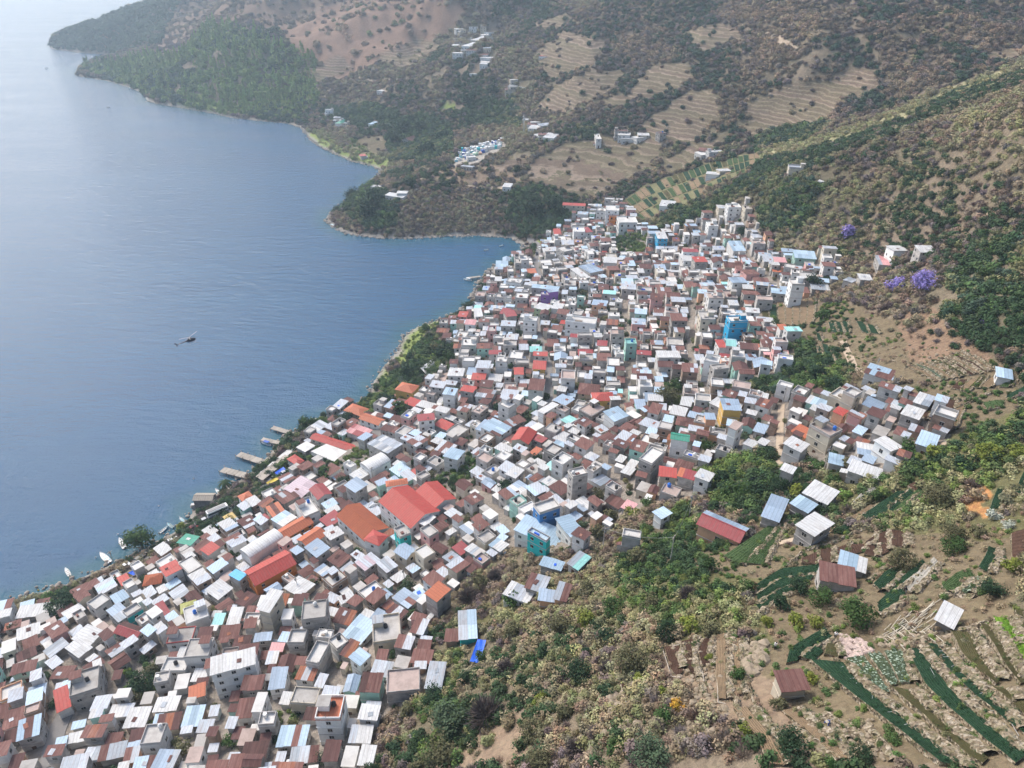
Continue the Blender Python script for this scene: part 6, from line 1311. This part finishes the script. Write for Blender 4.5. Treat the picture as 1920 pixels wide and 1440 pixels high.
# long waterfront shelter roof between the piers
# ------------------------------------------------------------------ vehicles
def car(x, y, rz, kind, col, label, cat='car', zo=None):
    z = (H(x, y) + .3) if zo is None else zo; root = empty({'pickup': 'pickup_truck', 'bus': 'bus'}.get(kind, 'parked_car'), (x, y, z), rz); m = MB(); P = 'paint_' + col
    L = 4.4 if kind != 'bus' else 8.5; w = 1.8 if kind != 'bus' else 2.4
    if kind == 'bus': prof = [(-L/2, .4), (-L/2, 2.7), (L/2 - .3, 2.75), (L/2, 1.7), (L/2, .4)]
    elif kind == 'pickup': prof = [(-L/2, .4), (-L/2, 1.0), (-.5, 1.0), (-.45, 1.02), (1.1, 1.02), (2.05, .95), (2.2, .75), (2.2, .4)]
    else: prof = [(-2.2, .4), (-2.2, .95), (-1.2, 1.0), (1.0, .98), (2.05, .88), (2.2, .65), (2.2, .4)]
    n = len(prof); v = [(a, -w / 2, b_) for a, b_ in prof] + [(a, w / 2, b_) for a, b_ in prof]; f = [tuple(range(n))[::-1], tuple(range(n, 2 * n))] + [(i, (i + 1) % n, n + (i + 1) % n, n + i)[::-1] for i in range(n)]
    f = [q[::-1] for q in f]; link_mesh('body', v, f, P, root)
    def cab(x0, x1, x2, x3, z0, z1, nm, mt):
        k = .12; v = [(x0, -w/2 + .04, z0), (x3, -w/2 + .04, z0), (x3, w/2 - .04, z0), (x0, w/2 - .04, z0), (x1, -w/2 + k, z1), (x2, -w/2 + k, z1), (x2, w/2 - k, z1), (x1, w/2 - k, z1)]; return link_mesh(nm, v, boxg(0,1,0,1,0,1)[1], mt, root)
    if kind == 'bus': m2 = MB(); m2.box(-L/2 + .3, L/2 - .8, -w/2 - .02, w/2 + .02, 1.5, 2.2); m2.build('side_window', 'window_dark', root); m2 = MB(); m2.box(-L/2 + .4, L/2 - 1, -.8, .8, 2.76, 2.9); m2.build('roof_rack', 'steel', root)
    elif kind == 'pickup': cab(-.5, -.3, .6, 1.15, 1.022, 1.58, 'window_glass', 'window_dark'); m2 = MB(); m2.box(-.28, .58, -.72, .72, 1.583, 1.64); m2.build('cab_roof', P, root); m2 = MB(); m2.box(-2.1, -.6, -.78, .78, 1.003, 1.03); m2.build('load_bed', 'paint_dark', root)
    else: cab(-1.95, -1.45, .25, .95, .985, 1.45, 'window_glass', 'window_dark'); m2 = MB(); m2.box(-1.42, .22, -.72, .72, 1.453, 1.5); m2.build('car_roof', P, root)
    wm = None
    for a in (-L * .31, L * .31):
        for s_ in (-1, 1):
            if wm is None: mb = MB(); mb.tube((0, -.12, 0), (0, .12, 0), .34, n=10); o = mb.build('wheel', 'rubber', root); wm = o.data; o.location = (a, s_ * (w / 2 - .08), .34)
            else: inst('wheel', wm, root, (a, s_ * (w / 2 - .08), .34))
    for s_ in (-1, 1): m2 = MB(); m2.box(L/2 - .03, L/2 + .03, s_ * .6 - .15, s_ * .6 + .15, .62, .78); m2.build('headlight', 'paint_white', root)
    tag(root, label, cat, 'cars parked along the streets'); return root
for u, v, u2, v2, kd, col, lab in [(186,1095,195,1088,'car','dark','dark car under the tree at the lower end of the lake road'),(218,1079,229,1073,'car','dark','dark car parked just below the white pickup'),(228,1071,243,1062,'pickup','white','white pickup on the lake road'),(252,1062,262,1056,'car','dark','dark car beside the row above the white pickup'),
 (257,1054,268,1047,'car','dark','black car, first of the dark row on the lake road'),(268,1046,280,1039,'pickup','dark','black pickup in the dark row on the lake road'),(296,1034,306,1028,'car','dark','dark car alone below the green roof'),(309,1027,318,1021,'car','dark','dark grey car close to the white car'),(318,1020,330,1013,'car','white','white car below the green-roofed house'),
 (358,996,368,991,'car','red','dark red car beside the lawn on the lake road'),(372,986,382,980,'car','dark','black car right of the red car'),(382,980,391,975,'car','silver','silver car right of the black one by the lawn'),(403,967,417,960,'bus','white','white minibus on the lake road near the boathouse'),(421,959,428,955,'car','white','small white car ahead of the minibus'),
 (582,852,593,858,'car','dark','black car beside the concrete ball court'),(590,977,605,970,'pickup','dark','black pickup behind the white-walled yard'),(528,893,542,885,'car','silver','silver car near the waterfront shed'),(864,918,882,913,'pickup','white','white truck on the bare earth square'),(762,811,770,808,'car','yellow','pale yellow car in the street behind the pier shops'),(768,820,778,826,'car','dark','dark car in the lane below the red roofs'),
 (1010,466,1014,470,'car','white','white car on the upper access road bend'),(1006,474,1008,482,'car','dark','dark car on the upper access road'),(1012,520,1018,526,'car','dark','dark car near the purple house'),(1020,528,1028,533,'car','silver','silver car parked next to the dark one near the purple house'),(935,553,943,551,'car','white','white car on the terrace yard over the lake'),(948,556,958,555,'car','silver','silver car on the terrace yard over the lake'),(855,620,863,623,'car','white','white car by the shore lane'),(914,552,923,550,'car','dark','dark car at the edge of the terrace yard')]:
    p, q = hit(u, v), hit(u2, v2); car((p[0] + q[0]) / 2, (p[1] + q[1]) / 2, math.atan2(q[1] - p[1], q[0] - p[0]), kd, col, lab, {'pickup': 'pickup truck', 'bus': 'minibus'}.get(kd, 'car'))
# ------------------------------------------------------------------ helicopter over the lake
def helicopter():
    u, v = 357.5, 638.0; x, y, z = ray(u, v); t = 330.0; root = empty('helicopter', (x * t, y * t, CAMZ + z * t), math.radians(22)); root.rotation_euler = (math.radians(-8), math.radians(-12), math.radians(34)); root.scale = (1.0, 1.0, 1.0)
    secs = []
    for X, r, zc in ((2.3, .08, -.25), (2.0, .5, -.15), (1.3, .85, 0), (.3, .95, .12), (-.7, .8, .2), (-1.6, .42, .35), (-2.4, .24, .42)):
        secs.append([(X, r * .82 * math.cos(a), zc + r * math.sin(a)) for a in [k * math.pi / 5 for k in range(11)]])
    vv, ff = loft(secs); ff.append(tuple(range(9, -1, -1))); ff.append(tuple(range(len(vv) - 11, len(vv) - 1))); link_mesh('fuselage', vv, ff, 'paint_navy', root, smooth=True)
    m = MB(); m.tube((-2.2, 0, .42), (-6.2, 0, .75), .24, .11, 8); m.build('tail_boom', 'paint_navy', root)
    m = MB(); m.add(([(-5.9, -.05, .6), (-6.5, -.05, 1.9), (-6.95, -.05, 1.9), (-6.4, -.05, .6), (-5.9, .05, .6), (-6.5, .05, 1.9), (-6.95, .05, 1.9), (-6.4, .05, .6)], boxg(0,1,0,1,0,1)[1])); m.add(([(-6.0, -.05, .6), (-6.4, -.05, .6), (-6.7, -.05, -.3), (-6.5, -.05, -.3), (-6.0, .05, .6), (-6.4, .05, .6), (-6.7, .05, -.3), (-6.5, .05, -.3)], boxg(0,1,0,1,0,1)[1])); m.build('tail_fin', 'paint_navy', root)
    m = MB(); m.box(-5.2, -4.8, -.9, .9, .62, .66); m.build('stabiliser', 'paint_navy', root); m = MB(); m.box(-6.45, -6.33, .14, .17, -.2, 1.6); m.box(-7.2, -5.6, .14, .17, .64, .74); m.build('tail_rotor', 'steel', root)
    m = MB(); m.tube((0, 0, .95), (0, 0, 1.65), .11, n=6); m.tube((0, 0, 1.55), (0, 0, 1.7), .25, n=8); m.build('rotor_mast', 'paint_navy', root); m = MB(); m.box(-1.0, .7, -.42, .42, .9, 1.3); m.build('engine_cowling', 'paint_navy', root)
    for k in range(3):
        a = k * 2.0944 + .5; m = MB(); m.box(.2, 4.9, -.11, .11, 0, .03); o = m.build('rotor_blade', 'paint_grey', root); o.location = (0, 0, 1.66); o.rotation_euler = (0, math.radians(-2), a)
    m = MB(); m.add(([(1.2, -.72, .25), (2.05, -.3, .05), (2.05, .3, .05), (1.2, .72, .25), (.9, -.62, .78), (1.5, -.25, .6), (1.5, .25, .6), (.9, .62, .78)], boxg(0,1,0,1,0,1)[1])); m.build('windscreen', 'window_dark', root)
    for s_ in (-1, 1):
        m = MB(); m.tube((-1.5, s_ * .95, -1.35), (1.6, s_ * .95, -1.35), .05, n=5); m.tube((1.6, s_ * .95, -1.35), (1.95, s_ * .95, -1.15), .05, n=5); m.tube((-.8, s_ * .95, -1.35), (-.8, s_ * .5, -.4), .045, n=5); m.tube((.9, s_ * .95, -1.35), (.9, s_ * .5, -.6), .045, n=5); m.build('landing_skid', 'steel', root)
    tag(root, 'dark navy helicopter flying low over the open lake', 'helicopter')
helicopter()
# ------------------------------------------------------------------ cemetery tombs
rc = random.Random(9); tk = 0; TMB = []
for i in range(15):
    for j in range(5):
        if rc.random() < .12: continue
        s, t = i / 14, j / 4; u = 862 + 78 * s + 4 * t + rc.uniform(-1.5, 1.5) - 10 * t; v = 284 - 18 * s + 20 * t - 8 * s * t + rc.uniform(-1, 1); p = hit(u, v); root = empty('tomb', (p[0], p[1], p[2]), rc.choice([0, .3, 1.57, .2])); col = rc.choice(['turquoise', 'white', 'white', 'aqua', 'peach', 'grey', 'blue', 'palegreen', 'white'])
        w, d, h = rc.uniform(1.9, 3.2), rc.uniform(2.4, 3.8), rc.uniform(1.6, 3.2); m = MB(); m.box(-w/2, w/2, -d/2, d/2, -.6, h); m.build('vault', 'paint_' + col, root); m = MB(); hh_ = h + rc.uniform(.3, .7); vs = [(-w/2-.1, -d/2-.1, h), (w/2+.1, -d/2-.1, h), (w/2+.1, d/2+.1, h), (-w/2-.1, d/2+.1, h), (0, -d/2-.1, hh_), (0, d/2+.1, hh_)]; m.add((vs, [(0,1,4),(2,3,5),(1,2,5,4),(3,0,4,5),(0,3,2,1)])); m.build('lid', 'paint_' + rc.choice([col, 'white', 'grey']), root)
        tag(root, None, 'tomb', 'painted tombs of the hillside cemetery'); TMB.append((u, v, col, root))
TMB.sort(key=lambda q: (q[2], q[0])); cc = {}
for u, v, col, root in TMB: cc.setdefault(col, []).append(root)
cw = dict(palegreen='pale green', aqua='pale aqua')
for col, L in cc.items():
    for i, r in enumerate(L): r['label'] = f'{cw.get(col, col)} tomb, {ORD[i] if 0 < i < len(ORD) else ("first " if not i else "a later ")}one of its colour from the left, hillside cemetery'
    if len(L) > len(ORD):
        for r in L[len(ORD):]: r['label'] = f'{cw.get(col, col)} tomb at the crowded right end of the hillside cemetery'; r['group'] = f'{cw.get(col, col)} tombs at the right end of the cemetery'
# ------------------------------------------------------------------ poles, masts, wires
def pole(u, v, h, label, cross=True, r=.13, name='utility_pole', cat='utility pole'):
    p = hit(u, v); root = empty(name, p, rk.uniform(0, 3)); m = MB(); m.tube((0, 0, -.6), (0, 0, h), r, r * .7, 7); m.build('pole_shaft', 'slab' if cross else 'steel', root)
    if cross: m = MB(); m.box(-.9, .9, -.06, .06, h - .7, h - .56); m.build('crossarm', 'timber', root); m = MB(); m.tube((.25, .18, h - 1.8), (.25, .18, h - 1.0), .2, n=8); m.build('transformer', 'steel', root)
    tag(root, label, cat, 'poles and masts'); return (p[0], p[1], p[2] + h - .6)
tops = [pole(*q) for q in [(216,1062,8,'street pole on the lake road by the white pickup'),(1256,1056,9,'tall pole below the tall yellow-green tree'),(1130,1033,9,'pole on the scree below the grey box house'),(1292,968,8,'pole left of the red striped hall'),(1640,700,6,'pole behind the patchwork farm shed'),(760,1100,8,'pole in the lower village beside zinc roofs'),(900,1018,8,'pole right of the big red-roofed hall'),(560,1110,7,'pole in the lane below the scarlet hall'),(1545,880,8,'pole beside the white roofed sheds'),(700,905,8,'pole behind the small bell house'),(1467,760,8,'pole at the top of the straight lane'),(820,770,8,'pole along the shore lane')]]
pole(1701,468,9,'slim white lamp mast behind the lone hillside house',False,.09,'lamp_mast','mast'); pole(1441,428,8,'slim mast at the dark wood edge above the village',False,.09,'lamp_mast','mast'); pole(1628,462,7,'slim mast among bushes left of the lone house',False,.09,'lamp_mast','mast')
p = hit(982,252); root = empty('radio_mast', p); m = MB()
for k in range(3): a = k * 2.094; m.tube((math.cos(a) * 1.0, math.sin(a) * 1.0, -.5), (math.cos(a) * .25, math.sin(a) * .25, 19), .1, n=5)
m.build('mast_leg', 'paint_white', root); m = MB()
for z_ in range(1, 18, 2):
    for k in range(3): a, b_ = k * 2.094, (k + 1) * 2.094; r0, r1 = 1 - z_ * .04, 1 - (z_ + 2) * .04; m.tube((math.cos(a) * r0, math.sin(a) * r0, z_), (math.cos(b_) * r1, math.sin(b_) * r1, z_ + 2), .05, n=4)
m.build('lattice', 'paint_white', root); m = MB(); m.tube((.6, 0, 15), (.6, .5, 15), .8, n=10); m.tube((-.6, 0, 17), (-.6, -.4, 17), .6, n=10); m.build('dish', 'paint_white', root); tag(root, 'tall white lattice radio mast beside the distant white houses', 'radio mast')
def wire(a, b_, lab):
    m = MB(); pr = None
    for k in range(11):
        t = k / 10; q = (a[0] + (b_[0] - a[0]) * t, a[1] + (b_[1] - a[1]) * t, a[2] + (b_[2] - a[2]) * t - 4 * t * (1 - t) * 1.5)
        if pr: m.tube(pr, q, .035, n=3)
        pr = q
    tag(m.build('power_cable', 'paint_grey'), lab, 'cable', 'overhead cables')
wire(tops[1], tops[2], 'sagging cable between the two poles on the scree'); wire(tops[3], tops[1], 'sagging cable from the red striped hall pole to the tree pole'); wire(tops[5], tops[7], 'sagging cable over the lower village roofs'); wire(tops[8], tops[3], 'long sagging cable over the trees to the striped hall')
# ------------------------------------------------------------------ poles and lines over the beds
def stick(u0, v0, u1, v1, r, z0, z1, name, label, group, cat, mat='bamboo'):
    a, b_ = hit(u0, v0), hit(u1, v1); m = MB(); c = Vector(((a[0] + b_[0]) / 2, (a[1] + b_[1]) / 2, (a[2] + b_[2]) / 2)); m.tube(tuple(Vector((a[0], a[1], a[2] + z0)) - c), tuple(Vector((b_[0], b_[1], b_[2] + z1)) - c), r, n=5); o = m.build(name, mat); o.location = c; tag(o, label, cat, group); return o
rs = random.Random(2); SK = []
for k in range(62):
    x, y = rs.uniform(960, 1290), rs.uniform(420, 640); y = max(y, 640 - (x - 940) * .55 + rs.uniform(-30, 60)); y = min(y, 650)
    a = math.radians(rs.choice([-38, -32, -45, -30, 40])) + rs.uniform(-.15, .15); L = rs.uniform(50, 120); o = stick(*R2(x, y), *R2(x + math.cos(a) * L, y + math.sin(a) * L), .07, rs.uniform(.25, .8), rs.uniform(.25, .9), 'bamboo_pole', 'pale bamboo pole lying in the heap of poles beside the tin shed', 'heap of bamboo poles on the slope', 'bamboo pole')
NL = [(620,865,720,830),(685,915,800,900),(780,980,800,930),(800,1010,860,970),(895,1010,898,1090),(920,1120,1030,1108),(1050,1200,1110,1185),(1210,930,1280,895),(1250,840,1280,895),(1370,1090,1460,1082),(1280,775,1400,770),(1290,775,1340,755),(1340,860,1440,870),(1380,915,1440,905),(1450,975,1530,960),(1615,1105,1700,1110),(1720,1140,1790,1260),(1670,1350,1690,1310),(1340,860,1400,820),(930,330,1080,225),(600,1180,660,1150),(1600,110,1620,260),(1255,740,1330,735),(1520,1015,1580,990)]
for i, q in enumerate(NL): stick(*R2(*q[:2]), *R2(*q[2:]), .028, .55, .55, 'irrigation_pipe', 'thin pale irrigation pipe laid across a dark green bed', 'irrigation pipes over the lower beds', 'irrigation pipe', 'paint_silver')
for i, q in enumerate([(1440,700,1500,890),(1500,890,1555,895),(1455,720,1555,690),(1190,940,1235,1090),(1780,890,1785,1050),(1785,1050,1833,1058),(1690,860,1700,920),(1345,1175,1400,1300),(1400,880,1370,1070)]): stick(*R1(*q[:2]), *R1(*q[2:]), .09, .5, .5, 'wooden_rail', 'weathered wooden rail edging a tan terrace', 'wooden rails along the tan terraces', 'wooden rail', 'timber_pale')
give_labels([(o, *[float(q) for q in proj(*o.location)[:2]], 'pale irrigation pipe on bed') for o in COL.objects if o.name.startswith('irrigation_pipe')] )
give_labels([(o, *[float(q) for q in proj(*o.location)[:2]], 'weathered wooden rail edging a terrace') for o in COL.objects if o.name.startswith('wooden_rail')])
# ------------------------------------------------------------------ people at work and on the waterfront
def person(p, rz, top, legs, label, bend=0.0, hat=None):
    bm_v = [(0, 0, .95), (0, .02, 1.15), (0, .04 - 0, 1.38), (0, .04, 1.5), (0, .04, 1.66), (.10, 0, .92), (.12, .03, .5), (.13, -.02, .07), (.13, .12, .03), (-.10, 0, .92), (-.12, -.05, .5), (-.13, -.1, .07), (-.13, .04, .03), (.19, .03, 1.40), (.27, .05, 1.13), (.25, .2, .93), (-.19, .03, 1.40), (-.27, .05, 1.13), (-.25, .18, .95)]
    if bend:
        nb = []
        for i, (x, y, z) in enumerate(bm_v):
            if i in (1, 2, 3, 4, 13, 16): dz = z - .95; y, z = y + math.sin(bend) * dz, .95 + math.cos(bend) * dz
            elif i in (14, 15, 17, 18): y, z = y + math.sin(bend) * .5 + .05, z - .42
            nb.append((x, y, z))
        bm_v = nb
    E = [(0, 1), (1, 2), (2, 3), (3, 4), (0, 5), (5, 6), (6, 7), (7, 8), (0, 9), (9, 10), (10, 11), (11, 12), (2, 13), (13, 14), (14, 15), (2, 16), (16, 17), (17, 18)]
    R = [.14, .15, .17, .06, .105, .09, .065, .045, .04, .09, .065, .045, .04, .065, .05, .035, .065, .05, .035]
    me = bpy.data.meshes.new('person'); me.from_pydata(bm_v, E, []); o = bpy.data.objects.new('person', me); COL.objects.link(o); me.materials.append(MATS['paint_skin']); sk = o.modifiers.new('skin', 'SKIN'); o.modifiers.new('sub', 'SUBSURF').levels = 1
    for i, r in enumerate(R): me.skin_vertices[0].data[i].radius = (r, r * .85)
    me.skin_vertices[0].data[0].use_root = True; o.location = p; o.rotation_euler = (0, 0, rz)
    c = Vector(bm_v[2]); h = Vector(bm_v[0]); m = MB(); m.tube(tuple(h - (c - h) * .1), tuple(h + (c - h) * 1.12), .17, .22, 10)
    for a, b_ in ((13, 14), (16, 17)): m.tube(bm_v[a], bm_v[b_], .095, .07, 7)
    m.build('shirt', top, o); m = MB(); m.tube(tuple(h - Vector((0, 0, -.02))), tuple(h - Vector((0, 0, .14))), .165, .17, 10)
    for a, b_, c2 in ((5, 6, 7), (9, 10, 11)): m.tube(bm_v[a], bm_v[b_], .12, .09, 7); m.tube(bm_v[b_], bm_v[c2], .09, .075, 7)
    m.build('trousers', legs, o); hd = Vector(bm_v[4]); m = MB(); m.tube(tuple(hd + Vector((0, -.02, .0))), tuple(hd + Vector((0, -.02, .12))), .125, .07, 8)
    if hat: m.tube(tuple(hd + Vector((0, 0, .04))), tuple(hd + Vector((0, 0, .06))), .24, .24, 10)
    m.build('hat' if hat else 'hair', hat or 'paint_dark', o); tag(o, label, 'person', 'people out of doors')
def per(u, v, *a, **k): p = hit(u, v); dz = .25; person((p[0], p[1], p[2] + dz), *a, **k)
per(*R2(622,1185), 2.2, 'paint_blue', 'paint_blue', 'farm worker in blue bending over the tan terrace', bend=.9, hat='bamboo')
per(*R2(1102,372), 1.0, 'paint_dark', 'paint_grey', 'worker in dark clothes at the tip of the oval green bed', bend=.6); per(*R2(300,715), .4, 'paint_white', 'paint_dark', 'person in a white shirt among the big boulders'); per(*R2(668,650), 2.4, 'paint_white', 'paint_dark', 'person in white standing at the top of the stone steps')
WP = [(548,856,'white','dark'),(556,852,'red','dark'),(562,884,'blue','dark'),(571,881,'white','blue'),(577,876,'red','grey'),(585,874,'dark','dark'),(545,900,'white','dark'),(525,902,'grey','dark'),(700,958,'white','dark'),(705,963,'red','dark'),(702,968,'blue','dark'),(520,893,'red','grey'),(512,899,'white','dark')]
WL = ['on the waterfront by the shelter, white top', 'on the waterfront by the shelter, red top', 'in blue behind the red pier shed', 'in white top and blue trousers near the parked cars', 'in red top near the parked cars', 'all in dark clothes left of the ball court', 'in white near the yellow boat trailer', 'in grey near the blue tarpaulin', 'in white between the two churches', 'in red between the two churches', 'in blue between the two churches', 'in red at the head of the lower pier', 'in white at the head of the lower pier']
for (u, v, t_, l_), lb in zip(WP, WL): per(u, v, rs.uniform(0, 6), 'paint_' + t_, 'paint_' + l_, 'person ' + lb)
# ------------------------------------------------------------------ tarpaulins, waterfront shelter, gateway arch, festoons
def awning(P4, h, mat, name, label, cat, posts=True, sag=.25):
    zs = [hit(*p)[2] for p in P4]; z = sum(zs) / 4 + h; pts = [W(u, v, z) for u, v in P4]; c = np.mean(pts, 0); root = empty(name, (c[0], c[1], z - h)); n = 6; vs = []; fs = []
    for i in range(n + 1):
        for j in range(n + 1):
            s, t = i / n, j / n; q = (np.array(pts[0]) * (1 - s) + np.array(pts[1]) * s) * (1 - t) + (np.array(pts[3]) * (1 - s) + np.array(pts[2]) * s) * t - c; vs.append((q[0], q[1], h - sag * math.sin(math.pi * s) * math.sin(math.pi * t) + .06 * math.sin(9 * s + 5 * t)))
    m_ = n + 1; k = len(vs); vs += [(a, b_, d - .04) for a, b_, d in vs]
    for i in range(n):
        for j in range(n): f = (i * m_ + j, (i + 1) * m_ + j, (i + 1) * m_ + j + 1, i * m_ + j + 1); fs += [f, tuple(q + k for q in f[::-1])]
    link_mesh('canopy_sheet', vs, fs, mat, root)
    for q in pts: m = MB(); m.tube((q[0] - c[0], q[1] - c[1], -2), (q[0] - c[0], q[1] - c[1], h - .02), .07, n=5); m.build('post', 'timber', root)
    X, Y = np.meshgrid(np.linspace(min(q[0] for q in pts), max(q[0] for q in pts), 20), np.linspace(min(q[1] for q in pts), max(q[1] for q in pts), 20)); tag(root, label, cat)
awning([R1(265,785), R1(325,797), R1(365,655), R1(312,650)], 1.6, 'tarp_blue', 'tarpaulin', 'bright blue tarpaulin stretched over the dry brush slope', 'tarpaulin'); awning([(240,1074),(250,1079),(262,1071),(252,1068)], 2.6, 'tarp_blue', 'tarpaulin', 'blue stall tarpaulin beside the lake road', 'tarpaulin')
awning([(515,886),(520,892),(537,881),(531,875)], 2.8, 'tarp_blue', 'tarpaulin', 'blue awning on the waterfront near the lower pier', 'tarpaulin'); awning([(479,893),(492,901),(545,858),(534,852)], 3.0, 'timber_pale', 'waterfront_shelter', 'long pale flat shelter roof between the two planked piers', 'shelter', sag=.05)
awning([(527,910),(536,917),(577,888),(571,882)], 2.6, 'slab', 'metal_canopy', 'long grey curved canopy over the parking by the waterfront', 'canopy', sag=-.3); awning([(499,905),(503,909),(527,896),(523,892)], 2.4, 'paint_yellow', 'yellow_awning', 'narrow yellow awning edge on the waterfront slope', 'awning')
awning([(788,690),(800,702),(822,688),(812,672)], 2.8, 'roof_white', 'white_awning', 'white tent canopy beside the dark shore trees', 'awning'); awning([(1476,790),(1484,795),(1492,786),(1484,782)], 2.4, 'tarp_blue', 'tarpaulin', 'small blue tarpaulin over the straight lane', 'tarpaulin')
awning([Z5(1715,415), Z5(1735,420), Z5(1745,375), Z5(1730,372)], 1.4, 'paint_yellow', 'yellow_sheet', 'bright yellow-green sheet hung beside the white-roofed shed', 'sheet')
# white gateway arch in front of the big hall
p = hit(702,962); root = empty('gateway_arch', p, .6); m = MB()
for s_ in (-1, 1): m.box(s_ * 2.0 - .35, s_ * 2.0 + .35, -.3, .3, -.6, 2.6)
m.build('pillar', 'trim_white', root); m = MB(); pr = None
for k in range(9):
    a = math.pi * k / 8; q = (-2 * math.cos(a), 0, 2.6 + 1.5 * math.sin(a))
    if pr: m.tube(pr, q, .3, n=6)
    pr = q
m.build('arch_ring', 'trim_white', root); tag(root, 'small white gateway arch between the two churches', 'gateway')
